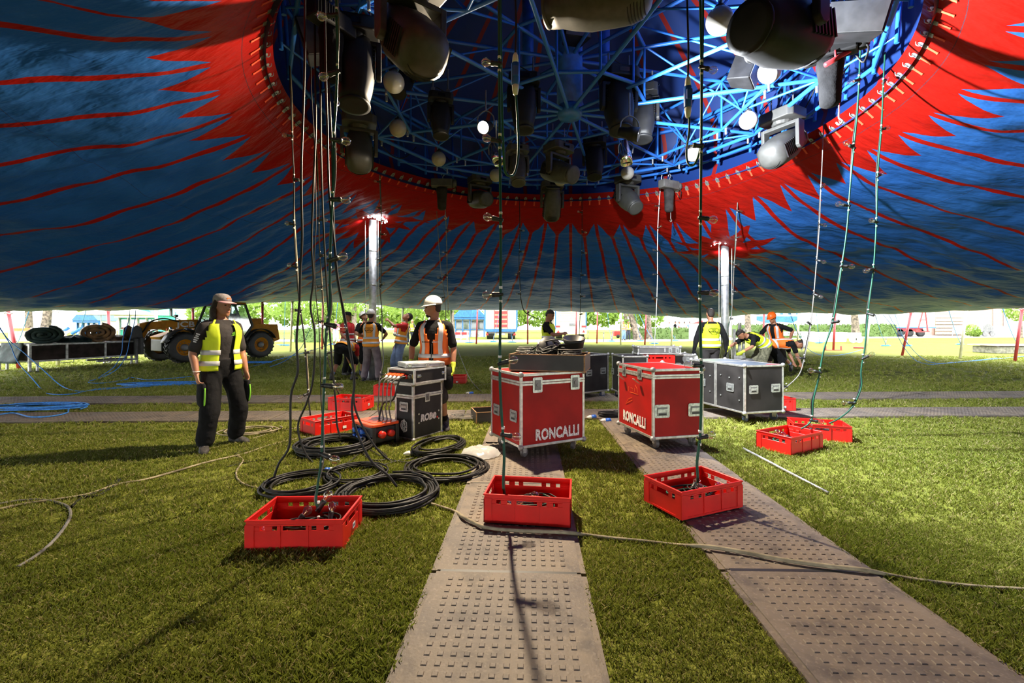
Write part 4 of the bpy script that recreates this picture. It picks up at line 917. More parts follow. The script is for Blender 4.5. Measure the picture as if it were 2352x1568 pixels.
def add_latch(t, face, W, D, x, z, s_=1.0, opened=False):
    o = obj_of(LAT[0][0], t, face_frame(face, W, D, x, z) @ Matrix.Scale(s_, 4)); obj_of(LAT[1][0], o)
    if opened:
        m = MB(); m.box((0, -.085, .045), (.05, .09, .006), Matrix.Rotation(.9, 3, 'X')); m.build('flap', M['zinc'], o)
def flight_case(label, x, y, deg, W, D, z0, z1, panel, lid=None, handles=(), latches=(), wheels=None, split=None, name='flight_case', group='wheeled flight cases', edge=.028, top=None, bz=0.0, rivets=(), ball=True):
    t = thing(name, label, 'flight case', (x, y, bz), math.radians(deg), group); h = z1 - z0
    m = MB(); e = .006
    m.bx(-W / 2 + e, W / 2 - e, -D / 2 + e, D / 2 - e, z0 + e, z1 - e); m.build('panel', M[panel], t)
    if top:
        m = MB(); m.bx(-W / 2 + .03, W / 2 - .03, -D / 2 + .03, D / 2 - .03, z1 - .008, z1 - .003); m.build('top_panel', M[top], t)
    ed = edge
    for sx in (-1, 1):
        for sy in (-1, 1):
            m = MB(); m.bx(sx * W / 2 - (ed if sx > 0 else 0), sx * W / 2 + (ed if sx < 0 else 0), sy * D / 2 - (ed if sy > 0 else 0), sy * D / 2 + (ed if sy < 0 else 0), z0, z1); m.build('edge_profile', M['alu'], t, bevel=.004)
    for zz in (z0, z1 - ed):
        for sy in (-1, 1):
            m = MB(); m.bx(-W / 2 + ed, W / 2 - ed, sy * D / 2 - (ed if sy > 0 else 0), sy * D / 2 + (ed if sy < 0 else 0), zz, zz + ed); m.build('edge_profile', M['alu'], t, bevel=.004)
        for sx in (-1, 1):
            m = MB(); m.bx(sx * W / 2 - (ed if sx > 0 else 0), sx * W / 2 + (ed if sx < 0 else 0), -D / 2 + ed, D / 2 - ed, zz, zz + ed); m.build('edge_profile', M['alu'], t, bevel=.004)
    if lid:
        for dz in (0, .026):
            m = MB(); zz = lid + dz
            m.bx(-W / 2 - .002, W / 2 + .002, -D / 2 - .002, D / 2 + .002, zz - .012, zz + .011); m.build('lid_profile', M['alu'], t, bevel=.003)
    for s_ in (split or ()):
        m = MB(); m.bx(-W / 2 - .001, W / 2 + .001, s_ - .028, s_ - .002, z0 + .002, z1 + .001); m.build('edge_profile', M['alu'], t, bevel=.003)
        m = MB(); m.bx(-W / 2 - .001, W / 2 + .001, s_ + .002, s_ + .028, z0 + .002, z1 + .001); m.build('edge_profile', M['alu'], t, bevel=.003)
    if ball:
        for sx in (-1, 1):
            for sy in (-1, 1):
                for zz in (z0 + .008, z1 - .008): obj_of(bc_me, t, Matrix.Translation((sx * (W / 2 - .008), sy * (D / 2 - .008), zz)))
    for f, xx, zz, *r in handles: add_handle(t, f, W, D, xx, zz, *(r or ()))
    for f, xx, zz, *r in latches: add_latch(t, f, W, D, xx, zz, *(r or ()))
    if wheels:
        wm, zw = wheels; k = zw / .112
        for sx in (-1, 1):
            for sy in (-1, 1):
                a = random.uniform(0, 6.28)
                c = obj_of(CF_, t, Matrix.Translation((sx * (W / 2 - .09), sy * (D / 2 - .09), .05 * k)) @ Matrix.Rotation(a, 4, 'Z') @ Matrix.Scale(k, 4)); obj_of(CW_[wm], c, Matrix.Translation((.0, 0, 0)))
        if z0 - zw > .01 or True:
            m = MB(); m.bx(-W / 2 + .02, W / 2 - .02, -D / 2 + .02, D / 2 - .02, zw - .001, z0 + .001); m.build('wheel_board', M['ply'], t)
    for f, xx, zz in rivets:
        m = MB(); m.lathe([(.012, 0), (.012, .004), (.004, .005)], 8); o = m.build('rivet', M['zinc'], t); o.matrix_local = face_frame(f, W, D, xx, zz)
    return t
M['stencil'] = mat('stencil_white', (.80, .74, .70), .6, var=.25, vs=60)
r30, r12 = math.radians(28), math.radians(12.5)
# red case A, near corner at (.086, 4.583)
def centre(cx, cy, a, W, D): return cx + W / 2 * math.cos(a) - D / 2 * math.sin(a), cy + W / 2 * math.sin(a) + D / 2 * math.cos(a)
W, D = .80, .70; x, y = centre(.086, 4.583, r30, W, D)
rcA = flight_case('red flight case on the left track carrying the black wooden tray', x, y, 28, W, D, .112, .865, 'red_panel', lid=.755, bz=.034,
    handles=[('left', .20, .42), ('left', -.20, .42)], latches=[('front', -.20, .745, 1.15), ('front', .27, .745, 1.15)], wheels=('grey_plastic', .105))
text('lettering', 'RONCALLI', M['stencil'], rcA, (.05, -D / 2 - .0005, .225), (PI / 2, 0, 0), .155, .70, .0065, spacing=1.08)
W, D = .626, .85; x, y = centre(1.527, 4.94, r12, W, D)
rcB = flight_case('red flight case on the right-hand track with opened latches and worn orange lid', x, y, 12.5, W, D, .115, .88, 'red_panel', lid=.782, bz=.034, top='red_panel',
    handles=[('front', -.20, .42, 1.2), ('front', .21, .42, 1.2)], latches=[('left', -.25, .802, 1.0, True), ('left', .14, .802, 1.0, True)], wheels=('grey_plastic', .108))
text('lettering', 'RONCALLI', M['stencil'], rcB, (-W / 2 - .0005, .0, .25), (PI / 2, 0, -PI / 2), .16, .68, .0065, spacing=1.08)
M['scratch'] = mat('scratched_orange', (.75, .16, .015), .6)
m = MB()
for q in ([(-.05, .50), (-.14, .47), (-.21, .40), (-.04, .47)], [(.10, .56), (.05, .555), (.0, .56), (-.1, .558)], [(.09, .58), (.08, .62), (.03, .66)], [(.02, .58), (.02, .62)], [(-.03, .585), (-.03, .61), (-.08, .612)], [(-.13, .565), (-.13, .62)]):
    m.tube([(-W / 2 - .001, -a, b) for a, b in q], .0022, 4)
m.build('scratch_mark', M['scratch'], rcB)

# black tour case, rack unit and silver slim case
a = math.radians(58); W, D = .53, .31; x, y = centre(-1.183, 5.451, a, W, D)
tc_ = flight_case('black upright flight case with silver edges under the rack unit', x, y, 58, W, D, .0, .685, 'black_panel', lid=.515, handles=[('left', .0, .40, .95)], latches=[('front', -.02, .50, .85)], wheels=None, group='black flight cases', rivets=[('front', -.17, .31), ('front', .19, .30), ('front', -.17, .2), ('front', .19, .2)])
text('lettering', 'ROB', M['stencil'], tc_, (-.035, -D / 2 - .0005, .25), (PI / 2, 0, 0), .115, .92, .006, shear=.15); text('lettering', 'e', M['stencil'], tc_, (.105, -D / 2 - .0005, .262), (PI / 2, 0, 0), .150, .92, .007, shear=.15)
m = MB(); m.lathe([(.014, 0), (.014, .002)], 12); o = m.build('red_dot', M['sign_red'], tc_); o.matrix_local = face_frame('front', W, D, .165, .222)
m = MB()
for (cx, cz, rx, rz, a0, a1) in ((.0, .17, .055, .062, .6, 5.7), (.018, .17, .03, .06, -1.5, 2.6), (-.01, .16, .03, .035, 0, 6.2), (.02, .13, .028, .03, 0, 6.2), (-.02, .20, .026, .03, 0, 6.2), (0, .17, .018, .08, 0, 6.2)):
    m.tube([(-W / 2 - .001, -(cx + rx * math.cos(q)), cz + rz * math.sin(q)) for q in np.linspace(a0, a1, 18)], .0045, 5)
m.build('monogram', M['stencil'], tc_, True)
RW, RD = .55, .43
rk = thing('power_rack', 'black power rack with red plugs on top of the upright black case', 'power rack', (x - .02, y - .01, .686), a, None)
m = MB(); m.bx(-RW / 2, RW / 2, -RD / 2, RD / 2, 0, .18); m.build('panel', M['black_panel'], rk)
for (fx, ax, bx2, ay, by2, az, bz2) in [(0, -RW / 2 - .003, RW / 2 + .003, -RD / 2 - .003, -RD / 2 + .022, q, q + .022) for q in (0, .160)] + [(0, -RW / 2 - .003, RW / 2 + .003, RD / 2 - .022, RD / 2 + .003, q, q + .022) for q in (0, .160)] + \
        [(0, sx * RW / 2 - .012 - .003 * (sx < 0), sx * RW / 2 + .012 + .003 * (sx > 0), -RD / 2 - .003, RD / 2 + .003, q, q + .022) for sx in (-1, 1) for q in (0, .160)] + [(0, sx * RW / 2 - .012 - .003 * (sx < 0), sx * RW / 2 + .012 + .003 * (sx > 0), sy * RD / 2 - .012, sy * RD / 2 + .012, 0, .182) for sx in (-1, 1) for sy in (-1, 1)]:
    m = MB(); m.bx(ax, bx2, ay, by2, az, bz2); m.build('edge_profile', M['alu'], rk, bevel=.003)
for xx in (-.20, .24):
    m = MB(); m.bx(-.03, .03, -.018, .018, 0, .006); m.lathe([(.014, .006), (.014, .012)], 10); m.tube([(-.02, 0, .01), (.02, 0, .022)], .006, 6); o = m.build('latch', M['chrome'], rk); o.matrix_local = face_frame('front', RW, RD, xx, .095)
PL = []
for k in range(4):
    yy = .155 - .068 * k
    c = MB(); c.lathe([(.026, 0), (.030, .008), (.030, .03), (.022, .036)], 14); o = c.build('socket', M['red_plug'], rk, True); o.matrix_local = Matrix.Translation((-RW / 2, yy, .105)) @ Matrix.Rotation(-PI / 2 - .3, 4, 'Y')
    c = MB(); c.lathe([(.024, .03), (.027, .04), (.026, .09), (.016, .105), (.012, .13)], 14); o2 = c.build('plug', M['white_plastic'], o, True)
    c = MB(); c.box((.022, 0, .045), (.010, .055, .085)); c.build('flap', M['orange_plug'], o, bevel=.004)
    PL.append(V((x - .02, y - .01, .686)) + Matrix.Rotation(a, 3, 'Z') @ V((-RW / 2 - .125, yy, .07)))
for yy, mm, r_ in ((-.115, 'red_plug', .026), (-.155, 'grey_plastic', .024)):
    c = MB(); c.lathe([(r_, 0), (r_, .03), (r_ * .7, .04)], 14); o = c.build('socket', M[mm], rk, True); o.matrix_local = Matrix.Translation((-RW / 2, yy if mm != 'red_plug' else -.105, .09)) @ Matrix.Rotation(-PI / 2, 4, 'Y')
c = MB(); c.box((0, 0, .006), (.045, .045, .012)); c.lathe([(.014, .012), (.012, .03)], 10); o = c.build('switch', M['alu_dull'], rk); o.matrix_local = Matrix.Translation((-RW / 2, -.165, .095)) @ Matrix.Rotation(-PI / 2, 4, 'Y')
for k in range(3):
    c = MB(); c.lathe([(.005, 0), (.005, .004)], 8); o = c.build('indicator', M['amber_led'], rk); o.matrix_local = Matrix.Translation((-RW / 2, -.197, .07 + .022 * k)) @ Matrix.Rotation(-PI / 2, 4, 'Y')
sl = thing('slim_case', 'slim silver laptop-size case lying on top of the power rack', 'case', (x + .02, y + .02, .869), math.radians(30))
m = MB(); m.bx(-.25, .25, -.17, .17, 0, .062); m.build('shell', M['alu_dull'], sl, bevel=.006)
for zz in (.008, .036):
    m = MB(); m.bx(-.253, .253, -.173, .173, zz, zz + .018); m.build('edge_profile', M['alu'], sl, bevel=.003)
for xx in (-.20, .02, .20):
    m = MB(); m.bx(xx - .022, xx + .022, -.182, -.172, .012, .05); m.build('latch', M['chrome'], sl, bevel=.003)
PDX, PDY = -1.58, 5.53
for k, p in enumerate(PL):
    cable('power_lead', [p, p + V((-.05, -.03, -.06)), p + V((-.06, -.05, -.30)), V((PDX - .05 + .05 * k, PDY - .02 * k, .40)), V((PDX + .0 + .05 * k, PDY - .06 - .02 * k, .22))], .0085, M['grey_cable'], f'pale grey lead hanging from a red socket of the rack, {NTH[k]} from the left', group='leads of the power rack')
q = V((x - .02, y - .01, .686)) + Matrix.Rotation(a, 3, 'Z') @ V((-RW / 2 - .04, -.11, .09))
cable('power_lead', [q, q + V((-.06, -.05, -.03)), q + V((-.12, -.10, -.25)), V((PDX + .03, PDY - .06, .45)), V((PDX - .02, PDY - .08, .24))], .0115, M['cable'], 'thick black lead hanging from the power rack to the orange-lidded box')

# orange-lidded power distribution box
pd = thing('power_distributor', 'black power distribution box with orange lid and blue and red sockets', 'power box', (-1.60 - .03, 5.13 + .30, 0), math.radians(48))
m = MB(); m.bx(-.16, .16, -.21, .21, .035, .215); m.build('body', M['black_plastic'], pd, bevel=.012)
for sx in (-1, 1):
    for sy in (-1, 1): m = MB(); m.bx(sx * .155 - .025, sx * .155 + .025, sy * .205 - .025, sy * .205 + .025, 0, .225); m.build('corner_post', M['black_plastic'], pd, bevel=.008)
m = MB(); m.prism([(-.17, -.23), (.17, -.23), (.19, -.20), (.19, .20), (.17, .23), (-.17, .23), (-.19, .20), (-.19, -.20)], .225, .258); m.build('lid', M['orange_plug'], pd, bevel=.008)
m = MB(); m.bx(-.12, .12, -.16, .16, .258, .264); m.build('lid_recess', M['orange_plug'], pd, bevel=.003)
for k, (yy, zz) in enumerate(((.13, .16), (.05, .16), (-.04, .16), (.13, .085), (.05, .085), (-.04, .085))):
    c = MB(); c.lathe([(.034, 0), (.034, .02), (.028, .035), (.03, .05), (.02, .055)], 14); o = c.build('socket', M['blue_plug'], pd, True); o.matrix_local = Matrix.Translation((-.16, yy, zz)) @ Matrix.Rotation(-PI / 2, 4, 'Y')
for k, (xx, zz) in enumerate(((-.06, .135), (.06, .135))):
    c = MB(); c.lathe([(.044, 0), (.044, .02), (.038, .03), (.04, .055), (.02, .06)], 16); o = c.build('socket', M['red_plug'], pd, True); o.matrix_local = Matrix.Translation((xx, -.21, zz)) @ Matrix.Rotation(PI / 2, 4, 'X')

# black cases behind
flight_case('black flight case behind the tray, handle on its front', 1.30, 8.72, 35, .95, .60, .13, .84, 'black_panel', handles=[('front', .32, .52), ('front', -.05, .50)], wheels=('wheel_blue', .125), group='black flight cases')
flight_case('black flight case seen past the left corner of the open-latched red case', 2.21, 8.57, 5, .48, .62, .13, .83, 'black_panel', handles=[('left', .15, .55), ('left', -.25, .5)], wheels=('wheel_blue', .125), group='black flight cases')
flight_case('low black case under the red crate between the two darker cases', 2.74, 8.72, 4, .52, .56, .13, .625, 'black_panel', wheels=('wheel_blue', .125), group='black flight cases')
flight_case('grey-fronted case with a small latch right of the raised red crate', 3.28, 8.95, -3, .44, .6, .13, .83, 'grey_plastic', latches=[('front', .08, .74, .5)], wheels=('wheel_blue', .125), group='black flight cases')
fc = flight_case('flat silver case marked 1 lying on top of the black cases', 2.76, 8.70, -2, .80, .42, 0, .145, 'grey_plastic', bz=.842, latches=[('front', .20, .075, .65), ('front', .33, .075, .65)], group='silver cases', edge=.022)
text('lettering', '1', M['stencil'], fc, (.10, -.212, .075), (PI / 2, 0, 0), .09, 1, .003)
a = math.radians(14); W, D = .66, 1.2; x, y = centre(3.22, 6.30, a, W, D)
M['blue_ply'] = mat('blue_grey_board', (.07, .09, .12), .32, var=.2, vs=2)
dc = flight_case('double black flight case with blue wheels next to the right-hand track', x, y, 14, W, D, .125, .80, 'black_panel', bz=.034, top='blue_ply', split=[.0], handles=[('front', -.18, .46), ('front', .19, .47), ('left', .32, .46), ('left', -.30, .46)], wheels=('wheel_blue', .118), group='black flight cases',
    rivets=[('left', xx, zz) for xx, zz in ((-.5, .62), (-.3, .6), (-.12, .58), (-.5, .32), (-.3, .3), (-.12, .34), (.12, .62), (.3, .6), (.5, .62), (.12, .32), (.5, .3))])
m = MB(); m.bx(.12, .30, -.57, -.50, .7975, .799); m.build('red_sticker', M['sign_red'], dc)

# wooden tray on the red case, and its contents
def tray(label, x, y, z, deg, W, D, hh):
    t = thing('wooden_tray', label, 'tray', (x, y, z), math.radians(deg)); th = .014
    for (ax, bx2, ay, by2) in ((-W / 2, W / 2, -D / 2, -D / 2 + th), (-W / 2, W / 2, D / 2 - th, D / 2), (-W / 2, -W / 2 + th, -D / 2 + th, D / 2 - th), (W / 2 - th, W / 2, -D / 2 + th, D / 2 - th)):
        m = MB(); m.bx(ax, bx2, ay, by2, .012, hh - .008); m.build('side_board', M['black_plastic'], t)
        m = MB(); m.bx(ax - .001, bx2 + .001, ay - .001, by2 + .001, hh - .008, hh); m.build('raw_edge', M['ply'], t)
    for sx in (-1, 1):
        m = MB(); m.bx(sx * (W / 2 - .006) - .008, sx * (W / 2 - .006) + .008, -D / 2 - .002, -D / 2 + .006, 0, hh); m.build('raw_edge', M['ply'], t)
    m = MB(); m.bx(-W / 2, W / 2, -D / 2, D / 2, 0, .012); m.build('floor_board', M['ply'], t); return t
ty = tray('black plywood tray full of cables on top of the red case', .43, 5.06, .902, -16, .82, .50, .18)
ct = tray('open black plywood box on the ground behind the red case', -.34, 6.62, .0, 15, .45, .42, .17)
cs, sn = math.cos(math.radians(-16)), math.sin(math.radians(-16))
def tl(x_, y_, z_): return V((.43 + x_ * cs - y_ * sn, 5.06 + x_ * sn + y_ * cs, .912 + z_))
def tangle(rx, ry, rz, n, seed):
    rr = random.Random(seed); P = []; a = 0
    for i in range(n):
        a += rr.uniform(.6, 2.2); k = rr.uniform(.35, 1.0); P.append(V((rx * k * math.cos(a), ry * k * math.sin(a), rz * (1 - k * k * .75) * rr.uniform(.25, 1))))
    return P
for lab, rx, ry, rz, n_, m_, sd, r_, q_ in (('black cables heaped high in the middle of the tray', .24, .17, .20, 80, 'cable', 61, .008, (-.03, -.02, .10)), ('pale leads spilling at the front right of the tray', .15, .12, .12, 60, 'grey_cable', 62, .0045, (.24, -.08, .10)), ('pale leads and plugs at the left end of the tray', .09, .16, .12, 45, 'grey_cable', 63, .005, (-.30, .0, .09))):
    b = MB(); b.tube(catmull(tangle(rx, ry, rz, n_, sd), 4), r_, 6); tag(b.build('cable_tangle', M[m_], None, True, loc=tl(*q_)), lab, 'cable', 'cables in the tray')
for lab, px_, py_, rx, ry, lp_, m_, sd, zz, r_ in (('coil of thin grey leads at the right end of the tray', .24, -.04, .12, .12, 5, 'grey_cable', 42, .12, .005), ('bundle of grey leads at the left end of the tray', -.30, .02, .07, .16, 6, 'grey_cable', 43, .10, .006)):
    b = MB(); b.tube(catmull(coil_path(0, 0, rx, ry, lp_, .3, .25, .01, .022, sd), 3), r_, 6); o = tag(b.build('cable_bundle', M[m_], None, True, loc=tl(px_, py_, zz)), lab, 'cable', 'cables in the tray')
b = MB(); b.lathe([(.03, -.035), (.155, -.035), (.155, -.028), (.08, -.026), (.08, .026), (.155, .028), (.155, .035), (.03, .035)], 28, Matrix.Rotation(1.15, 4, 'X') @ Matrix.Rotation(.4, 4, 'Y')); tag(b.build('cable_reel', M['black_plastic'], None, True, loc=tl(-.02, .04, .20)), 'black cable reel leaning on the cables in the tray', 'cable reel')
b = MB(); b.tube([tl(0, .04, .20) + V((.125 * math.cos(q), .05 * math.sin(q) - .02, .10 * math.sin(q))) for q in np.linspace(0, 12.5, 50)], .008, 6); tag(b.build('cable_loop', M['cable'], None, True), 'black cable wound over the reel in the tray', 'cable')
b = MB(); b.lathe([(.05, 0), (.09, .01), (.125, .06), (.14, .12), (.146, .125), (.135, .12), (.12, .062), (.085, .018), (.02, .012)], 28, Matrix.Rotation(-.12, 4, 'Y')); tag(b.build('lamp_shade', M['mover_black'], None, True, loc=tl(.24, .03, .16)), 'black bowl-shaped lamp shade on the right of the tray', 'lamp shade', None)
b = MB(); b.lathe([(.05, 0), (.09, .01), (.118, .05), (.125, .09), (.115, .086), (.08, .018), (.02, .012)], 24, Matrix.Rotation(.25, 4, 'X')); tag(b.build('lamp_shade', M['black_plastic'], None, True, loc=tl(.25, .04, .255)), 'second black bowl stacked inside the bowl-shaped lamp shade', 'lamp shade', None)
cable('cable_bundle', [tl(-.26, -.05, .05), tl(-.22, -.02, .18), tl(-.10, .0, .28), tl(.05, .02, .32), tl(.16, .02, .30), tl(.2, .06, .2)], .008, M['cable'], 'black lead arching over the reel in the tray')
b = MB(); b.tube(catmull([tl(-.20, -.19, .10), tl(-.16, -.18, .13), tl(-.10, -.17, .12)], 4), .022, 10); tag(b.build('plug', M['white_plastic'], None, True), 'white and blue plug at the front of the tray', 'plug')

# CEE plugs, film disc, metal rod, small things on the grass
def cee(label, p, deg, tilt=0.0, m='blue_plug', cat='plug', s_=1.0):
    t = thing('power_plug', label, cat, p, math.radians(deg)); t.rotation_euler = (0, tilt, math.radians(deg)); t.scale = (s_,) * 3
    R = Matrix.Rotation(PI / 2, 4, 'Y')
    b = MB(); b.lathe([(.022, -.02), (.034, -.01), (.036, .03), (.030, .034), (.030, .06)], 16, R); b.build('body', M[m], t, True)
    b = MB(); b.lathe([(.029, .06), (.030, .075), (.024, .105), (.014, .12), (.012, .13)], 16, R); b.build('collar', M['white_plastic'], t, True)
    return t
cee('blue plug lying between the two red cases, left one', g(1366, 957, .035), 200); cee('blue plug lying between the two red cases, right one', g(1400, 965, .035), 185)
b = MB(); b.tube(catmull(coil_path(0, 0, .16, .10, 8, .1, .2, .012, .014, 51), 3), .008, 6); tag(b.build('cable_coil', M['cable'], None, True, loc=g(1402, 960)), 'small coil of black cable with blue plugs between the red cases', 'cable')
cee('blue plug on the grass near the farthest red crate', g(1085, 903, .03), 180); cee('tiny blue plug among the black cable heaps', g(748, 1079, .03), 30, s_=.6)
cee('black round plug at the end of the flattened coil', g(955, 1040, .03), 200, m='black_plastic')
b = MB(); b.tube(catmull(coil_path(0, 0, .22, .13, 9, .1, .3, .01, .014, 52), 3), .004, 5); tag(b.build('cable_coil', M['grey_cable'], None, True, loc=g(1075, 962)), 'tangle of thin grey leads beside the open black box', 'cable')
cable('loose_cable', [at(1043, 780, 13.5), at(1062, 830, 11.2), at(1080, 870, 9.2), g(1105, 898, .02), g(1128, 908, .02)], .007, M['grey_cable'], 'thin grey lead falling from behind the helmeted man to the black box')
fm = MB(); pr = []; n_ = 40
for i, (r_, z_) in enumerate(((.004, .055), (.05, .05), (.09, .06), (.14, .052), (.18, .03), (.205, .008), (.21, .002))):
    for k in range(n_):
        a_ = 2 * PI * k / n_; w_ = 1 + .05 * noise.noise(V((math.cos(a_) * 3, math.sin(a_) * 3, i * .7))); pr.append((r_ * w_ * math.cos(a_), r_ * w_ * math.sin(a_), z_ + .02 * noise.noise(V((r_ * 25 * math.cos(a_), r_ * 25 * math.sin(a_), 2))) + .002))
fm.add(pr, [(i * n_ + k, i * n_ + (k + 1) % n_, (i + 1) * n_ + (k + 1) % n_, (i + 1) * n_ + k) for i in range(6) for k in range(n_)])
tag(fm.build('plastic_cover', M['film'], None, True, loc=g(1104, 1042, .035)), 'crumpled clear plastic cover lying at the edge of the left track', 'plastic cover')
rd = thing('metal_rod', 'long thin metal rod lying on the grass right of the track', 'rod', g(1708, 1030, .02)); d = g(1902, 1131, .02) - g(1708, 1030, .02)
for k0, k1, r_ in ((0, .47, .0135), (.47, 1, .0115)):
    b = MB(); b.tube([d * k0, d * k1], r_, 10); b.build('tube', M['alu_dull'], rd, True)
# ------------------------------------------------------------------ lamps and fixtures in the cupola
def globe(k, label):
    a = -3 + 30 * k; p = TC + pol(2.72, a, 4.52)
    t = thing('globe_lamp', label, 'globe lamp', p, group='white globe lamps around the truss')
    m = MB(); m.ball((0, 0, 0), .135, 24, 16); m.build('globe', M['globe'], t, True)
    m = MB(); m.lathe([(.05, .125), (.05, .15), (.02, .17), (.008, .20), (.008, .26)], 14); m.build('lamp_holder', M['black_plastic'], t, True)
for k, lab in ((6, 'large white globe lamp beside the big grey spotlight at upper left'), (5, 'white globe lamp above the grey moving spotlight at the left of the ring'), (4, 'white globe lamp above the left chain hoist'), (3, 'white globe lamp behind the lit work light cables, far side'),
               (2, 'white globe lamp under the silver lamp, far side of the ring'), (1, 'white globe lamp right of the right green cable'), (0, 'brightly lit white globe lamp at the right of the truss'), (7, 'white globe lamp cut by the top edge beside the big grey spotlight'), (11, 'white globe lamp behind the big dark spotlight at upper right'), (10, 'white globe lamp at the top edge beside the right green cable')):
    globe(k, lab)

def mover(label, p, yaw, tilt, L=.42, m='mover_grey', yoke=True, rig=.45, bw=.34, cover=False, group='moving head spotlights'):
    """moving light hung base-up: base box, yoke, barrel head. p = yoke pivot; yaw = heading of the lens, tilt below horizontal"""
    t = thing('moving_spotlight', label, 'spotlight', p, math.radians(yaw), group); s_ = L / .42
    b = MB(); b.prism([(-.21 * s_, -.13 * s_), (-.16 * s_, -.17 * s_), (.16 * s_, -.17 * s_), (.21 * s_, -.13 * s_), (.21 * s_, .13 * s_), (.16 * s_, .17 * s_), (-.16 * s_, .17 * s_), (-.21 * s_, .13 * s_)], .30 * s_, .42 * s_)
    b.build('base', M[m], t, bevel=.012 * s_)
    b = MB(); b.bx(-.06 * s_, .06 * s_, -.176 * s_, -.170 * s_, .335 * s_, .385 * s_); b.build('display', M['lens'], t)
    for sx in (-1, 1):
        b = MB(); b.tube([(sx * .13 * s_, 0, .42 * s_), (sx * .13 * s_, 0, .42 * s_ + .06)], .018, 8); b.box((sx * .13 * s_, 0, .42 * s_ + .075), (.05, .05, .04)); b.build('clamp', M['steel_dark'], t)
    b = MB(); b.lathe([(.10 * s_, .26 * s_), (.12 * s_, .30 * s_)], 16); b.bx(-.20 * s_, .20 * s_, -.055 * s_, .055 * s_, .225 * s_, .265 * s_)
    for sx in (-1, 1): b.prism([(-.06 * s_, .26 * s_), (.06 * s_, .26 * s_), (.05 * s_, -.03 * s_), (.02 * s_, -.06 * s_), (-.02 * s_, -.06 * s_), (-.05 * s_, -.03 * s_)], sx * .205 * s_ - .022 * s_, sx * .205 * s_ + .022 * s_, Matrix(((0, 0, 1, 0), (1, 0, 0, 0), (0, 1, 0, 0), (0, 0, 0, 1))))
    b.build('yoke', M[m], t, bevel=.008 * s_)
    R = Matrix.Rotation(math.radians(tilt), 4, 'X')
    h = thing('head', None, None); h.parent = t; h.matrix_local = R       # lens looks along local -Y
    Q = Matrix.Rotation(PI / 2, 4, 'X')
    b = MB(); r = .165 * s_
    b.loft([((0, y_, 0), (rx, 0, 0), (0, 0, rz)) for y_, rx, rz in ((.325 * s_, .05 * s_, .05 * s_), (.31 * s_, .10 * s_, .095 * s_), (.27 * s_, .145 * s_, .14 * s_), (.20 * s_, .163 * s_, .16 * s_), (.10 * s_, r, r), (-.05 * s_, r * 1.02, r * 1.02), (-.16 * s_, r * .92, r * .92), (-.24 * s_, r * .80, r * .80), (-.31 * s_, r * .78, r * .78))], 20, True, 2.7)
    b.build('barrel', M[m], h, True)
    b = MB(); b.lathe([(r * .60, .312 * s_), (r * .82, .305 * s_), (r * .84, .33 * s_), (r * .64, .335 * s_)], 24, Q); b.build('lens_ring', M[m], h, True)
    b = MB(); b.lathe([(.001, .322 * s_), (r * .4, .320 * s_), (r * .62, .313 * s_)], 20, Q, False); b.build('lens', M['lens'], h, True)
    for sx in (-1, 1):
        b = MB()
        for k in range(7): b.box((sx * r * 1.0, (.22 - .035 * k) * s_, 0), (.012 * s_, .012 * s_, .16 * s_))
        b.build('vent', M['mover_black'], h)
    b = MB()
    for yv, rv in ((.290, .130), (.272, .146), (.254, .154), (.236, .160), (.218, .164), (.200, .167)):
        b.tube([(rv * s_ * 1.0 * math.cos(q), yv * s_, rv * s_ * math.sin(q)) for q in np.linspace(-2.5, -.65, 10)], .0045 * s_, 4)
    b.build('rear_fins', M['mover_black'], h)
    b = MB(); b.tube(catmull([(.1 * s_, .05, .40 * s_), (.22 * s_, .1, .48 * s_), (.1 * s_, .12, .56 * s_), (-.05, .1, .62 * s_)], 4), .007, 6); b.build('lead', M['cable'], t, True)
    b = MB(); b.tube([(-.13 * s_, 0, .46 * s_), (-.13 * s_, 0, .46 * s_ + rig)], .012, 6); b.tube([(.13 * s_, 0, .46 * s_), (.13 * s_, 0, .46 * s_ + rig)], .012, 6); b.build('hanger', M['steel_dark'], t)
    return t
mover('big grey spotlight tilted down at upper left, nearest the camera', at(945, 95, 4.3), 218, -42, .62, 'mover_grey', rig=.25)
mover('big grey spotlight cut by the top edge at the middle', at(1375, -8, 4.0), -112, -6, .60, 'mover_grey', rig=.3)
mover('big dark spotlight at upper right with its round lens facing left', at(1800, 78, 4.2), -62, 10, .66, 'mover_black', rig=.25)
mover('grey spotlight at the left of the ring pointing down beside the cable bunch', at(825, 345, 6.9), 200, -62, .50, 'mover_light', rig=.25)
mover('pale grey spotlight at the right of the ring throwing a shadow on the red canvas', at(1796, 340, 7.2), 118, -32, .56, 'mover_light', rig=.2)
mover('grey spotlight on the far ring, lens facing forward, third from the left', at(1102, 458, 10.4), 28, 12, .50, 'mover_grey', rig=.12)
mover('dim grey spotlight on the far ring whose lens looks steeply up', at(1268, 470, 10.4), 4, -65, .50, 'mover_grey', rig=.12)
mover('grey spotlight hanging lower in front of the far ring at the centre', at(1283, 395, 8.4), 40, 22, .50, 'mover_grey', rig=.3)
mover('pale grey spotlight on the far ring right of the centre, lens downwards', at(1442, 458, 10.3), 22, 42, .52, 'mover_light', rig=.1)
mover('dark spotlight hanging at the right of the hub, pointing straight down', at(1421, 245, 6.5), 10, 78, .50, 'mover_black', rig=.2)
mover('dark spotlight beside the hidden cool lamp, pointing straight down', at(1476, 272, 7.0), -20, 80, .46, 'mover_black', rig=.2)
mover('dark spotlight in the shade between the far spotlights', at(1366, 372, 8.9), -12, 75, .44, 'mover_black', rig=.3)
mover('black spotlight hanging behind the blue plug on the green cable', at(1203, 248, 6.5), 5, 84, .44, 'mover_black', rig=.25)
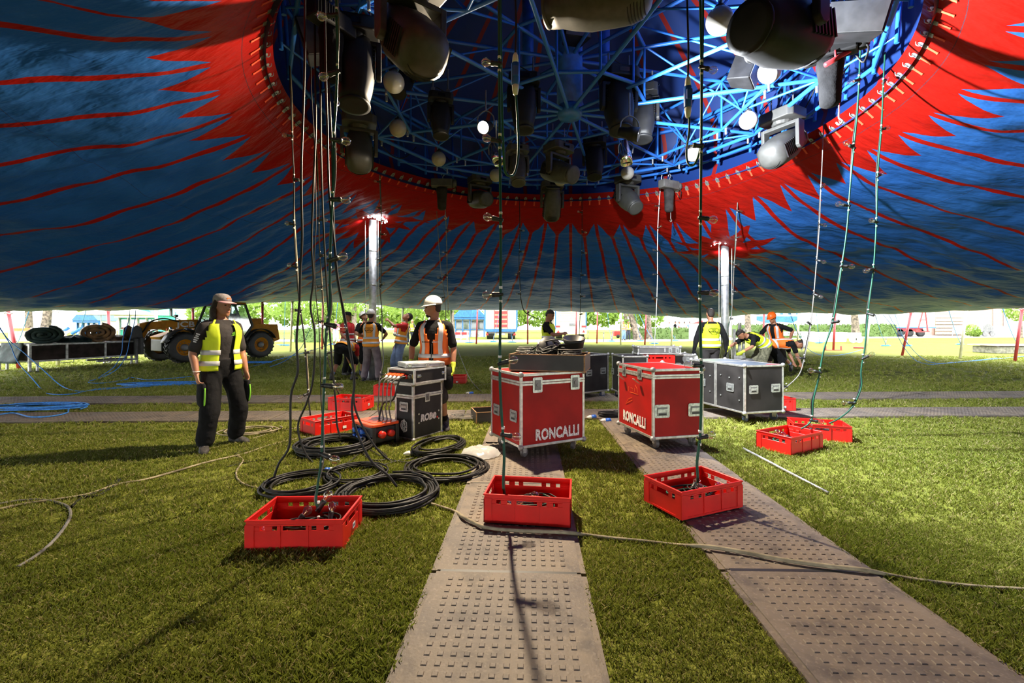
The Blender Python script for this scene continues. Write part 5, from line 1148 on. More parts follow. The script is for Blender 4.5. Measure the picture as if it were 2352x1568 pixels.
mover('dim spotlight below the green cable loop', at(1188, 388, 8.3), 12, 70, .40, 'mover_grey', rig=.35)
mover('long dark spotlight at upper left behind the hanging cables', at(815, 165, 5.0), 15, 82, .52, 'mover_black', rig=.25)
mover('small dark spotlight behind the big grey one, deep in the truss', at(925, 185, 6.6), -15, 60, .36, 'mover_black', rig=.3)
mover('small dark spotlight in the shade left of the lit work light', at(1012, 275, 6.4), 15, 78, .34, 'mover_black', rig=.35)

def par(label, p, aim, L=.34, r=.09, m='chrome', lit=None):
    t = thing('par_lamp', label, 'spotlight', p, group='small par lamps'); d = (V(aim) - V(p)).normalized(); q = d.to_track_quat('Z', 'Y').to_matrix().to_4x4()
    h = thing('head', None, None); h.parent = t; h.matrix_local = q
    b = MB(); b.lathe([(.03, -L * .55), (r * .75, -L * .5), (r * .8, -L * .1), (r, 0), (r, L * .45), (r * .95, L * .45), (r * .95, L * .1)], 20, cap=False); b.build('can', M[m], h, True)
    b = MB(); b.lathe([(.001, L * .36), (r * .94, L * .34)], 20, cap=False); b.build('lens', M[lit or 'lens'], h, True)
    b = MB(); b.tube(catmull([(r + .02, 0, 0), (r + .02, .0, .14), (0, 0, .22), (-r - .02, 0, .14), (-r - .02, 0, 0)], 3), .009, 6); b.tube([(0, 0, .22), (0, 0, .5)], .010, 6); b.build('bracket', M['steel_dark'], t)
    return t
par('lit warm work light shining from the truss', WARM_LAMP + V((.02, .06, .02)), WARM_LAMP + V((-.7, -2.0, -1.1)), .26, .085, 'mover_black', 'lamp_on')
par('chrome lamp just right of the lit work light', at(1140, 355, 6.7), at(1140, 355, 6.7) + V((.35, -.3, -1)), .34, .085, 'chrome')
par('silver lamp hanging under the dark spotlights at the right', at(1437, 352, 7.9), at(1437, 352, 7.9) + V((.08, -.1, -1)), .44, .10, 'chrome')
par('lit cool lamp half hidden behind the dark spotlight', COOL_LAMP + V((-.02, .08, .02)), COOL_LAMP + V((1.2, -.35, -.35)), .26, .085, 'mover_black', 'lamp_cool')

def hoist(label, p, yaw, m='grey_plastic', bag='grey_cloth', s_=1.0):
    t = thing('chain_hoist', label, 'chain hoist', p, math.radians(yaw), 'chain hoists'); t.scale = (s_,) * 3
    b = MB(); b.bx(-.26, .22, -.09, .09, -.02, .16); b.build('motor', M[m], t, bevel=.02)
    b = MB()
    for k in range(8): b.bx(-.24 + .03 * k, -.232 + .03 * k, -.096, .096, .0, .14)
    b.build('cooling_fin', M[m], t)
    b = MB(); b.lathe([(.085, .22), (.095, .23), (.095, .29), (.06, .31)], 16, Matrix.Translation((0, 0, .07)) @ Matrix.Rotation(PI / 2, 4, 'Y')); b.build('end_cap', M[m], t, True)
    b = MB(); b.loft([((-.02, 0, z), (rx, 0, 0), (0, ry, 0)) for z, rx, ry in ((-.04, .12, .08), (-.10, .125, .085), (-.25, .105, .075), (-.40, .10, .08), (-.50, .095, .075), (-.53, .05, .04))], 14, True, 2.6); b.build('chain_bag', M[bag], t, True)
    b = MB(); b.tube(catmull([(0, 0, .16), (0, 0, .22), (.04, 0, .27), (0, 0, .31), (-.035, 0, .28), (-.02, 0, .25)], 3), .012, 8); b.build('hook', M['zinc'], t, True)
    b = MB(); b.tube([(.05, .02, -.02), (.055, .02, -.60)], .008, 6); b.tube(catmull([(.055, .02, -.60), (.055, .02, -.66), (.085, .02, -.70), (.055, .02, -.73), (.03, .02, -.70)], 3), .010, 6); b.build('chain', M['zinc'], t)
    b = MB(); b.tube(catmull([(.24, .0, .05), (.30, -.05, -.05), (.26, -.04, -.18), (.20, -.02, -.08)], 4), .010, 6); b.build('lead', M['cable'], t, True)
    return t
hoist('grey chain hoist with hanging chain bag at the left of the far ring', at(1017, 428, 10.2), 5)
hoist('grey chain hoist with hanging chain bag at the right of the far ring', at(1538, 432, 10.0), 28)
hoist('dark chain hoist behind the cable bunch at upper left', at(765, 65, 4.7), 60, 'mover_black', 'black_cloth', 1.05)
hoist('black chain hoist with black bag at upper right', at(1912, 128, 5.0), -40, 'mover_black', 'black_cloth', 1.05)
t = thing('winch_handle', 'red-brown screw jack hanging beside the black chain hoist', 'screw jack', at(1930, 128, 4.9)); 
b = MB(); b.tube([(-.16, 0, -.10), (.14, 0, .08)], .026, 10); b.tube([(-.05, 0, -.035), (-.05, .0, .06)], .012, 6); b.build('body', M['pole_red'], t, True)
b = MB(); b.tube([(.14, 0, .08), (.22, 0, .13), (.22, .0, .45)], .010, 6); b.build('rod', M['zinc'], t, True)
def dark_box(label, p, rot, d, cat='speaker', name='loudspeaker', hang=.5):
    t = thing(name, label, cat, p); t.rotation_euler = rot
    b = MB(); b.prism([(-d[0] / 2, -d[1] / 2), (d[0] / 2, -d[1] / 2), (d[0] * .36, d[1] / 2), (-d[0] * .36, d[1] / 2)], -d[2] / 2, d[2] / 2); b.build('cabinet', M['mover_black'], t, bevel=.012)
    b = MB(); b.bx(-d[0] * .46, d[0] * .46, -d[1] / 2 - .008, -d[1] / 2 - .002, -d[2] * .46, d[2] * .46); b.build('grille', M['steel_dark'], t)
    for sx in (-1, 1): b = MB(); b.box((sx * d[0] * .44, 0, d[2] / 2 + .02), (.02, d[1] * .5, .05)); b.tube([(sx * d[0] * .4, 0, d[2] / 2), (sx * d[0] * .4, 0, d[2] / 2 + hang)], .008, 6); b.build('bracket', M['steel_dark'], t)
dark_box('dark loudspeaker with grey side hanging in the truss at the right', at(1715, 152, 6.0), (.35, .1, .9), (.34, .30, .46))
dark_box('black control box at the top right among the hoist cables', at(1952, 52, 4.7), (.2, .25, -.5), (.62, .34, .30), 'control box', 'control_box')
dark_box('olive-black motor box behind the cables at the top left', at(735, 95, 5.2), (.1, -.35, .5), (.46, .34, .40), 'control box', 'control_box')
dark_box('small dark box high on the king post of the cupola', V((.93, 6.7, 5.75)), (.1, 0, .2), (.40, .30, .36), 'control box', 'control_box', .3)
# plugs on the green leads
for lab, px, py, Y, s_ in (('blue and white plug coupling hanging on the left green lead', 1184, 165, 3.9, 1), ('blue and white plug coupling hanging on the right green lead', 1580, 218, 4.0, 1)):
    p = at(px, py, Y); t = thing('plug_coupling', lab, 'plug', p)
    for nm, prof, mm in (('top_collar', [(.012, .16), (.022, .14), (.026, .10), (.028, .07)], 'white_plastic'), ('body', [(.034, .07), (.036, .0), (.034, -.10), (.030, -.115)], 'blue_plug'), ('bottom_collar', [(.029, -.115), (.028, -.15), (.020, -.19), (.013, -.20)], 'white_plastic')):
        b = MB(); b.lathe(prof, 16); b.build(nm, M[mm], t, True)
    b = MB(); b.box((0, -.04, -.01), (.05, .016, .09)); b.build('hinged_flap', M['blue_plug'], t, bevel=.006)
    b = MB(); b.tube(catmull([(0, 0, .16), (.005, 0, .4), (-.005, 0, .8), (0, .02, 1.4)], 4), .009, 7); b.build('supply_lead', M['cable'], t, True)
cable('green_lead', [at(1184, 198, 3.9), at(1190, 300, 3.9), at(1190, 360, 3.85), at(1183, 395, 3.8), at(1172, 404, 3.75), at(1160, 392, 3.7), at(1156, 330, 3.6), at(1152, 200, 3.55), at(1150, 60, 3.5), at(1148, -60, 3.5)], .010, M['green_cable'], 'green lead looping from the left plug coupling up to the truss')
cable('green_lead', [at(1582, 255, 4.0), at(1583, 300, 4.0), at(1577, 345, 3.95), at(1580, 375, 3.9), at(1594, 378, 3.85), at(1606, 350, 3.8), at(1610, 300, 3.7), at(1614, 100, 3.65), at(1615, -60, 3.65)], .009, M['green_cable'], 'green lead looping from the right plug coupling up to the truss')
rnd = random.Random(5)
for k, (th, dr) in enumerate(((188, .1), (172, .1), (150, .2), (120, .15), (98, .1), (66, .1), (44, .15), (20, .1), (5, .15), (-14, .1))):
    pts = [TC + pol(3.72, th - 9 + 4.5 * i, 5.05 - (.14 + dr) * math.sin(PI * i / 4) + rnd.uniform(-.04, .04)) for i in range(5)]
    tag(MB().tube(catmull(pts, 5), .010, 6).build('rigging_lead', M['cable'], None, True), f'dark lead slung in a swag along the cupola ring, {NTH[k]} from the left', 'cable', 'dark leads slung along the ring')

# ------------------------------------------------------------------ people
TORSO = [(-.12, .085, .085, .0), (-.06, .155, .112, .012), (.02, .168, .118, .012), (.10, .152, .106, .006), (.17, .143, .100, .0), (.26, .155, .110, -.004), (.35, .172, .120, -.006), (.42, .178, .112, .0), (.47, .160, .090, .006), (.51, .105, .070, .01), (.545, .064, .060, .008)]
def ik(a, b, l1, l2, hint):
    a, b = V(a), V(b); d = b - a; L = d.length
    if L > (l1 + l2) * .999: b = a + d * ((l1 + l2) * .999 / L); d = b - a; L = d.length
    k = (l1 * l1 - l2 * l2 + L * L) / (2 * L); hh = math.sqrt(max(l1 * l1 - k * k, 0)); u = d / L
    hv = V(hint) - u * V(hint).dot(u); return a + u * k + hv.normalized() * hh, b
def RX(a): return Matrix.Rotation(math.radians(a), 3, 'X')
def RY(a): return Matrix.Rotation(math.radians(a), 3, 'Y')
def RZm(a): return Matrix.Rotation(math.radians(a), 3, 'Z')
class Rig: pass
def rig(P):
    r = Rig(); r.pel = V(P.get('pel', (0, 0, .93))); lean = P.get('lean', 0); side = P.get('side', 0); tw = P.get('twist', 0); plean = P.get('plean', lean * .45)
    r.R0 = RX(plean) @ RY(side * .4); r.R1 = RZm(tw) @ RX(lean) @ RY(side)
    def fr(z):      # frame of the spine at height z above the pelvis
        t = min(max((z + .02) / .30, 0), 1); q = r.R0.to_quaternion().slerp(r.R1.to_quaternion(), t); return q.to_matrix()
    zs = np.linspace(-.15, .58, 30); pts = {}; p = V((0, 0, 0)); i0 = int(np.argmin(np.abs(zs)))
    pos = [None] * 30; pos[i0] = r.pel + fr(0) @ V((0, 0, zs[i0]))
    for i in range(i0 + 1, 30): pos[i] = pos[i - 1] + fr((zs[i] + zs[i - 1]) / 2) @ V((0, 0, zs[i] - zs[i - 1]))
    for i in range(i0 - 1, -1, -1): pos[i] = pos[i + 1] - fr(zs[i]) @ V((0, 0, zs[i + 1] - zs[i]))
    def sp(z):
        x = (z + .15) / .73 * 29; i = min(max(int(x), 0), 28); return pos[i].lerp(pos[i + 1], x - i)
    r.fr, r.sp = fr, sp
    r.sh = {s_: sp(.445) + r.R1 @ V((s_ * .172 * P.get('broad', 1), .01, 0)) for s_ in (-1, 1)}
    r.hip = {s_: sp(-.02) + r.R0 @ V((s_ * .09, .005, 0)) for s_ in (-1, 1)}
    r.neck = sp(.53) + r.R1 @ V((0, .012, 0)); hd = P.get('head', (0, 0, 0)); r.Rh = RZm(hd[0]) @ RX(hd[1]) @ RY(hd[2])
    r.hc = r.neck + r.R1 @ V((0, -.008, .075)) + r.Rh @ V((0, -.012, .085))
    r.el, r.wr, r.kn, r.an = {}, {}, {}, {}
    for s_, k in ((-1, 'R'), (1, 'L')):
        a = P.get('arm' + k, ((s_ * .25, -.03, .90 - .0), (s_ * .6, .6, 0)))
        r.el[s_], r.wr[s_] = ik(r.sh[s_], a[0], .295, .255, a[1])
        l = P.get('leg' + k, ((s_ * .11, .02, .085), (0, -1, 0)))
        r.kn[s_], r.an[s_] = ik(r.hip[s_], l[0], .435, .425, l[1])
    return r
def torso_secs(r, z0, z1, off, n=9, hwk=1.0):
    out = []; tz = [q[0] for q in TORSO]
    for z in np.linspace(z0, z1, n):
        hw, hd, yo = [np.interp(z, tz, [q[i] for q in TORSO]) for i in (1, 2, 3)]
        Rm = r.fr(z); c = r.sp(z) + Rm @ V((0, yo, 0)); out.append((c, Rm @ V(((hw + off) * hwk, 0, 0)), Rm @ V((0, hd + off, 0))))
    return out
def hand(m, wr, d, n, s_, k=1.0, curl=.5, off=0.0, fingers=True):
    """palm and five fingers; d = finger direction, n = palm normal, s_ = +1 left hand"""
    d = V(d).normalized(); n = (V(n) - d * V(n).dot(d)).normalized(); t = d.cross(n) * s_      # towards the thumb
    t = t.normalized()
    m.loft([(wr - d * .03 * k, t * .024 + t * off, n * .02 + n * off), (wr, t * (.027 + off), n * (.019 + off)), (wr + d * .03 * k, t * (.036 + off), n * (.016 + off)), (wr + d * .065 * k, t * (.041 + off), n * (.015 + off)), (wr + d * .088 * k, t * (.040 + off), n * (.012 + off))], 12, True, 2.6)
    if not fingers:
        m.limb([wr + d * .08 * k, wr + d * .12 * k + n * .03 * curl, wr + d * .15 * k + n * .08 * curl], [.028 + off, .026 + off, .018 + off], 8, 3); return
    for i, (o, L) in enumerate(((.029, .070), (.010, .080), (-.010, .075), (-.028, .058))):
        b = wr + d * .078 * k + t * o; p = [b]; a = 0
        for q, f in enumerate((.45, .32, .26)):
            a += curl * (.55 + .12 * i) ; dd = d * math.cos(a) + n * math.sin(a); p.append(p[-1] + dd * L * f * k)
        m.limb(p, [.0095 + off, .0092 + off, .0085 + off, .0072 + off], 7, 2)
    b = wr + d * .022 * k + t * .026; m.limb([b, b + (d * .55 + t * .75 + n * .25) * .04 * k, b + (d * .85 + t * .55 + n * .45) * .078 * k], [.015 + off, .0115 + off, .009 + off], 7, 3)
def body_mesh(m, r, P, fing=True):
    for sec in (torso_secs(r, -.12, .545, 0, 14),): m.loft(sec, 18)
    for s_, k in ((-1, 'R'), (1, 'L')):
        m.limb([r.sh[s_] + (r.neck - r.sh[s_]) * .25, r.sh[s_], r.sh[s_].lerp(r.el[s_], .5), r.el[s_], r.el[s_].lerp(r.wr[s_], .35), r.wr[s_]], [.055, .058, .047, .040, .042, .027], 12, 3)
        m.limb([r.hip[s_], r.hip[s_].lerp(r.kn[s_], .5), r.kn[s_], r.kn[s_].lerp(r.an[s_], .35), r.an[s_]], [.086, .076, .054, .054, .036], 12, 3)
        d = (r.wr[s_] - r.el[s_]).normalized(); hd_ = P.get('hand' + k, (d, (-s_, -.3, 0), .5)); hand(m, r.wr[s_], hd_[0] or d, hd_[1], s_, 1.0, hd_[2], 0, fing)
    m.limb([r.neck + r.R1 @ V((0, .0, -.05)), r.neck, r.hc + r.Rh @ V((0, .025, -.07))], [.060, .054, .055], 12, 3)
    H = lambda x, y, z: r.hc + r.Rh @ V((x, y, z)); Ux, Uy = r.Rh @ V((1, 0, 0)), r.Rh @ V((0, 1, 0))
    m.loft([(H(0, y, z), Ux * w_, Uy * dd) for z, w_, dd, y in ((-.118, .022, .026, -.058), (-.106, .040, .046, -.048), (-.08, .054, .068, -.030), (-.045, .064, .084, -.012), (-.01, .069, .092, -.004), (.03, .074, .097, .0), (.065, .073, .095, .004), (.095, .060, .080, .008), (.115, .036, .050, .01), (.123, .012, .018, .01))], 16)
    m.limb([H(0, -.090, .012), H(0, -.103, -.012), H(0, -.112, -.034)], [.010, .012, .0145], 8, 2)
    m.limb([H(-.035, -.082, .026), H(0, -.092, .026), H(.035, -.082, .026)], [.010, .011, .010], 8, 2)
    m.limb([H(-.018, -.090, -.064), H(0, -.098, -.064), H(.018, -.090, -.064)], [.009, .010, .009], 8, 2)
    for s_ in (-1, 1): m.limb([H(s_ * .073, .012, .018), H(s_ * .081, .018, .004), H(s_ * .074, .008, -.025)], [.012, .015, .010], 8, 2)
def remeshed(m, name, mt, parent, vox, smooth=4):
    o = m.build(name, mt, parent, True)
    q = o.modifiers.new('remesh', 'REMESH'); q.mode = 'VOXEL'; q.voxel_size = vox; q.use_smooth_shade = True
    q = o.modifiers.new('smooth', 'SMOOTH'); q.iterations = smooth; q.factor = .5
    bake(o)
    if not o.data.materials: o.data.materials.append(mt)
    o.data.polygons.foreach_set('use_smooth', [True] * len(o.data.polygons)); return o
def limb_part(a, b, c, f0, f1):
    """points along the two-bone chain a-b-c between fractions"""
    out = []
    for f in np.linspace(f0, f1, 6):
        x = f * 2; out.append(a.lerp(b, x) if x <= 1 else b.lerp(c, x - 1))
    return out
def grid(name, mt, parent, pts, solid=.004):
    """pts[i][j] grid of points or None"""
    m = MB(); ids = {}; vs = []
    for i, row in enumerate(pts):
        for j, p in enumerate(row):
            if p is not None: ids[i, j] = len(vs); vs.append(p)
    fs = [(ids[i, j], ids[i, j + 1], ids[i + 1, j + 1], ids[i + 1, j]) for i in range(len(pts) - 1) for j in range(len(pts[0]) - 1) if all(k in ids for k in ((i, j), (i, j + 1), (i + 1, j + 1), (i + 1, j)))]
    m.add(vs, fs); return m.build(name, mt, parent, True, solid=solid)
def vest(r, parent, mt, off=.034, z0=-.02, gap=0.0, bands=(.07, .21), straps=True, emblem=None, fit=1.0, front_emblem=False, vneck=.0):
    NPH = 48; NZ = 22; tz = [q[0] for q in TORSO]
    def pt(ph, z, o_):
        hw, hd, yo = [np.interp(z, tz, [q[i] for q in TORSO]) for i in (1, 2, 3)]
        if z < .2: hw += .012 * (.2 - z) / .2; hd += .012 * (.2 - z) / .2
        if z > .44: hw = max(hw, .105)
        Rm = r.fr(z); return r.sp(z) + Rm @ V(((hw + o_) * math.cos(ph) * fit, yo + (hd + o_) * math.sin(ph), (.022 if z > .5 else 0)))
    rows = []
    for i in range(NZ + 1):
        z = z0 + (.508 - z0) * i / NZ; row = []
        for j in range(NPH + 1):
            ph = -PI / 2 + 2 * PI * j / NPH      # starts at the front
            fr_ = min(j, NPH - j) / NPH * 2 * PI  # angle from front
            cut = (z > .31 and abs(math.cos(ph)) > (.97 - (z - .31) * 1.0)) or fr_ < gap + vneck * max(z - .22, 0) * 3 or (z > .495 and abs(math.cos(ph)) < .52)
            row.append(None if cut else pt(ph, z, off))
        rows.append(row)
    v = grid('vest', mt, parent, rows)
    def strip(z0_, z1_, ph0, ph1, n=24, nz=2):
        return grid('reflective_band', M['reflective'], v, [[pt(ph0 + (ph1 - ph0) * j / n, z0_ + (z1_ - z0_) * i / nz, off + .006) for j in range(n + 1)] for i in range(nz + 1)], .002)
    for b in bands: strip(b - .026, b + .026, -PI / 2 + gap, PI * 1.5 - gap)
    if straps:
        for c in (-1, 1):
            for base in (-PI / 2, PI / 2):
                a = base + c * .62; strip(bands[-1] + .02, .50, a - .16, a + .16, 3, 10)
    if emblem is not None:
        Rm = r.fr(.36); c0 = r.sp(.36); s_ = 1 if emblem == 'back' else -1
        M4 = Matrix.Translation(c0) @ Rm.to_4x4()
        q = text('emblem_text', 'RONCALLI', M['black_cloth'], v, (0, 0, 0), (0, 0, 0), .040, 1, .001, .001)
        q.matrix_local = M4 @ Matrix.Translation((0, .120 + off + .012, -.04)) @ Matrix.Rotation(PI, 4, 'Z') @ Matrix.Rotation(PI / 2, 4, 'X')
        m = MB(); yb = .120 + off + .013
        for pl in ([(-.085, .035), (-.115, .01), (-.09, -.03), (-.06, -.055), (-.05, -.075)], [(.085, .035), (.115, .01), (.09, -.03), (.06, -.055), (.05, -.075)], [(-.085, .035), (-.04, .045), (0, .042), (.04, .045), (.085, .035)], [(-.05, -.075), (-.025, -.068), (0, -.075), (.025, -.068), (.05, -.075)], [(-.05, .015), (0, .022), (.05, .015)], [(-.03, -.005), (0, .0), (.03, -.005)]):
            m.tube(catmull([(x_, yb + .004 - abs(x_) * .12, z_ - .01) for x_, z_ in pl], 4), .0045, 4)
        q = m.build('emblem', M['black_cloth'], v); q.matrix_local = M4
    return v
def person(label, x, y, rz, P, vox=.010, z=0.0, k=1.0):
    t = thing('person', label, 'person', (x, y, z), math.radians(rz)); t.scale = (k, k, k); r = rig(P); fing = vox < .015
    m = MB(); body_mesh(m, r, P, fing); remeshed(m, 'body', M[P.get('skin', 'skin_tan')], t, vox, 3)
    H = lambda x_, y_, z_: r.hc + r.Rh @ V((x_, y_, z_))
    if P.get('face', True):
        m = MB()
        for s_ in (-1, 1): m.ball(H(s_ * .031, -.083, .010), (.013, .010, .008), 8, 6)
        m.build('eyes', M['eye'], t, True)
        m = MB()
        for s_ in (-1, 1): m.limb([H(s_ * .014, -.096, .030), H(s_ * .034, -.092, .036), H(s_ * .052, -.078, .030)], [.004, .005, .003], 6, 2)
        m.build('eyebrows', M['hair_dark'], t, True)
        m = MB(); m.limb([H(-.02, -.094, -.064), H(0, -.103, -.062), H(.02, -.094, -.064)], [.004, .006, .004], 6, 2); m.build('lips', M['lips'], t, True)
    if P.get('beard'):
        m = MB(); Ux, Uy = r.Rh @ V((1, 0, 0)), r.Rh @ V((0, 1, 0)); m.loft([(H(0, yy, z_), Ux * w_, Uy * dd) for z_, w_, dd, yy in ((-.124, .018, .02, -.062), (-.112, .036, .040, -.054), (-.095, .044, .050, -.048), (-.082, .040, .040, -.056))], 12); m.build('beard', M['hair_dark'], t, True)
    hair = P.get('hair', 'short')
    if hair:
        m = MB(); Ux, Uy = r.Rh @ V((1, 0, 0)), r.Rh @ V((0, 1, 0)); g_ = .007
        for i, (z_, w_, dd, yy) in enumerate(((-.055, .050, .040, .062), (-.03, .066, .060, .042), (.0, .074, .070, .034), (.03, .078, .078, .026), (.06, .078, .092, .012), (.085, .070, .088, .010), (.110, .050, .066, .010), (.128, .020, .028, .01))):
            m.loft([(H(0, yy, z_ - .012), Ux * w_, Uy * dd), (H(0, yy, z_ + .018), Ux * (w_ + .001), Uy * dd)], 16) if False else None
        m.loft([(H(0, yy, z_), Ux * w_, Uy * dd) for z_, w_, dd, yy in ((-.055, .046, .030, .066), (-.03, .064, .052, .050), (.0, .075, .062, .044), (.035, .0785, .074, .032), (.062, .078, .098, .008), (.085, .071, .092, .008), (.110, .050, .066, .010), (.130, .020, .028, .01))], 18)
        if hair == 'long':
            for s_ in (-1, 1):
                m.limb([H(s_ * .060, .01, .05), H(s_ * .082, .02, .0), H(s_ * .088, .03, -.06), H(s_ * .080, .03, -.12), H(s_ * .086, .015, -.16)], [.03, .03, .034, .036, .020], 10, 3)
            m.limb([H(0, .07, .03), H(0, .09, -.04), H(0, .09, -.13)], [.05, .055, .04], 10, 3)
            o = remeshed(m, 'hair', M[P.get('hairm', 'hair_dark')], t, .010, 2)
        else: m.build('hair', M[P.get('hairm', 'hair_dark')], t, True)
    hat = P.get('hat')
    if hat in ('helmet', 'orange_helmet'):
        mt = M['white_helmet' if hat == 'helmet' else 'orange_helmet']; hh = thing('hard_hat', None, None); hh.parent = t; hh.matrix_local = Matrix.Translation(H(0, .002, .052)) @ r.Rh.to_4x4() @ Matrix.Rotation(.10, 4, 'X')
        hard_hat_parts(hh, mt)
    if hat == 'cap':
        hh = thing('cap', None, None); hh.parent = t; hh.matrix_local = Matrix.Translation(H(0, .004, .050)) @ r.Rh.to_4x4()
        m = MB(); m.loft([((0, yy, z_), (w_, 0, 0), (0, dd, 0)) for z_, w_, dd, yy in ((-.005, .084, .104, 0), (.03, .084, .104, 0), (.06, .074, .094, .004), (.082, .050, .066, .006), (.090, .016, .022, .008))], 20); m.build('crown', M[P.get('capm', 'cap_grey')], hh, True)
        m = MB(); n_ = 10
        for rr_, yy, zz in ((.080, -.02, 0), (.086, -.06, -.006)): pass
        vs = []; 
        for i in range(n_ + 1):
            a = PI + PI * i / n_; vs += [(.082 * math.cos(a), .098 * math.sin(a) * .95, .004), (.082 * math.cos(a) * .98, -.075 + .105 * math.sin(a), -.012 - .01 * abs(math.cos(a)))]
        m.add(vs, [(2 * i, 2 * i + 1, 2 * i + 3, 2 * i + 2) for i in range(n_)]); m.build('peak', M[P.get('peakm', 'pink_cap')], hh, True, solid=.006)
        if P.get('capmark'):
            m = MB(); m.box((.0, -.098, .035), (.05, .004, .02), None); m.build('badge', M['orange_helmet'], hh)
    # clothes
    sh = P.get('shirt')
    if sh:
        m = MB(); m.loft(torso_secs(r, P.get('hem', -.06), .53, .016, 14), 20)
        f1 = {'short': .36, 'long': .97, 'half': .42}[P.get('sleeve', 'short')]
        for s_ in (-1, 1):
            pts = limb_part(r.sh[s_], r.el[s_], r.wr[s_], .0, f1); m.limb([r.sh[s_] + (r.neck - r.sh[s_]) * .3] + pts, [.058, .068, .066, .063, .061, .060 if f1 < .6 else .046, .063 if f1 < .6 else .038], 12, 2)
        remeshed(m, 'shirt', M[sh], t, max(vox, .011), 3)
    tr = P.get('trousers')
    if tr:
        m = MB(); m.loft(torso_secs(r, -.13, .09, .020, 8), 20); f1 = P.get('tleg', .96)
        for s_ in (-1, 1):
            pts = limb_part(r.hip[s_], r.kn[s_], r.an[s_], .0, f1); n_ = len(pts); w0, w1 = (.110, P.get('cuff', .072))
            m.limb(pts, [w0 + (w1 - w0) * (i / (n_ - 1)) ** .7 + .004 * (i % 2) for i in range(n_)], 14, 3)
        o = remeshed(m, 'trousers' if f1 > .8 else 'shorts', M[tr], t, max(vox, .012), 3)
        d = o.modifiers.new('creases', 'DISPLACE'); tx = bpy.data.textures.get('crease') or bpy.data.textures.new('crease', 'CLOUDS'); tx.noise_scale = .09; d.texture = tx; d.strength = .014; d.mid_level = .5; d.texture_coords = 'LOCAL'
    for s_, kk in ((-1, 'R'), (1, 'L')):
        if P.get('gloves'):
            m = MB(); d = (r.wr[s_] - r.el[s_]).normalized(); hd_ = P.get('hand' + kk, (d, (-s_, -.3, 0), .5)); hand(m, r.wr[s_], hd_[0] or d, hd_[1], s_, 1.02, hd_[2], .004, fing)
            m.limb([r.wr[s_] - d * .05, r.wr[s_] + d * .01], [.036, .034], 10); remeshed(m, 'glove', M[P['gloves']], t, max(vox * .8, .008), 2)
        f = V(P.get('toe' + kk, (s_ * .25, -1, 0))); f = f.normalized(); up = V(P.get('sole' + kk, (0, 0, 1))).normalized(); sd = f.cross(up).normalized(); up = sd.cross(f)
        a = r.an[s_]; m = MB(); low = .085
        m.loft([(a - up * low + f * y_ + up * (hh_ * .5), sd * w_, up * hh_ * .5) for y_, w_, hh_ in ((-.085, .022, .05), (-.075, .038, .085), (-.03, .043, .115), (.03, .044, .11), (.08, .049, .082), (.13, .050, .068), (.165, .040, .055), (.185, .018, .035))], 14, True, 2.6)
        m.limb([a - up * .03, a + up * .045], [.052, .054], 12); remeshed(m, 'boot', M[P.get('boots', 'boot')], t, max(vox, .010), 2)
        if vox < .012:
            b = MB()
            for q in range(4): b.limb([a + f * (.035 + .022 * q) + up * (.022 - .018 * q) - sd * .024, a + f * (.045 + .022 * q) + up * (.030 - .018 * q), a + f * (.035 + .022 * q) + up * (.022 - .018 * q) + sd * .024], [.004] * 3, 6, 2)
            b.build('laces', M['grey_cable'], t)
        if P.get('socks'):
            m = MB(); p = limb_part(r.hip[s_], r.kn[s_], r.an[s_], .86, .99); m.tube(p, [.047, .047, .045, .044, .043, .042], 12); m.build('sock', M[P['socks']], t, True)
    if P.get('vest'): vest(r, t, M[P['vest']], **P.get('vestkw', {}))
    if P.get('extra'): P['extra'](t, r)
    return t, r
def hard_hat_parts(hh, mt):
    m = MB(); m.loft([((0, yy, z_), (w_, 0, 0), (0, dd, 0)) for z_, w_, dd, yy in ((-.012, .104, .126, 0), (.012, .103, .124, 0), (.045, .098, .117, .002), (.078, .080, .098, .004), (.100, .052, .066, .006), (.110, .018, .026, .006))], 24); m.build('shell', mt, hh, True)
    m = MB(); n_ = 16; vs = []
    for i in range(n_ + 1):
        a = PI * .92 + PI * 1.16 * i / n_; vs += [(.103 * math.cos(a), .124 * math.sin(a), -.004), (.110 * math.cos(a), .126 * math.sin(a) - .045 * max(-math.sin(a), 0), -.018)]
    m.add(vs, [(2 * i, 2 * i + 1, 2 * i + 3, 2 * i + 2) for i in range(n_)]); m.build('brim', mt, hh, True, solid=.005)
    m = MB()
    for dx in (-.03, 0, .03): m.tube([(dx, .112 * math.cos(q), .005 + .108 * math.sin(q)) for q in np.linspace(.25, 2.75, 12)], .008, 6)
    m.build('ridge', mt, hh, True)
    m = MB(); m.tube([(.094 * math.cos(a), .114 * math.sin(a), -.02) for a in np.linspace(0, 2 * PI, 25)[:-1]], .006, 6, True); m.build('headband', M['black_plastic'], hh, True)

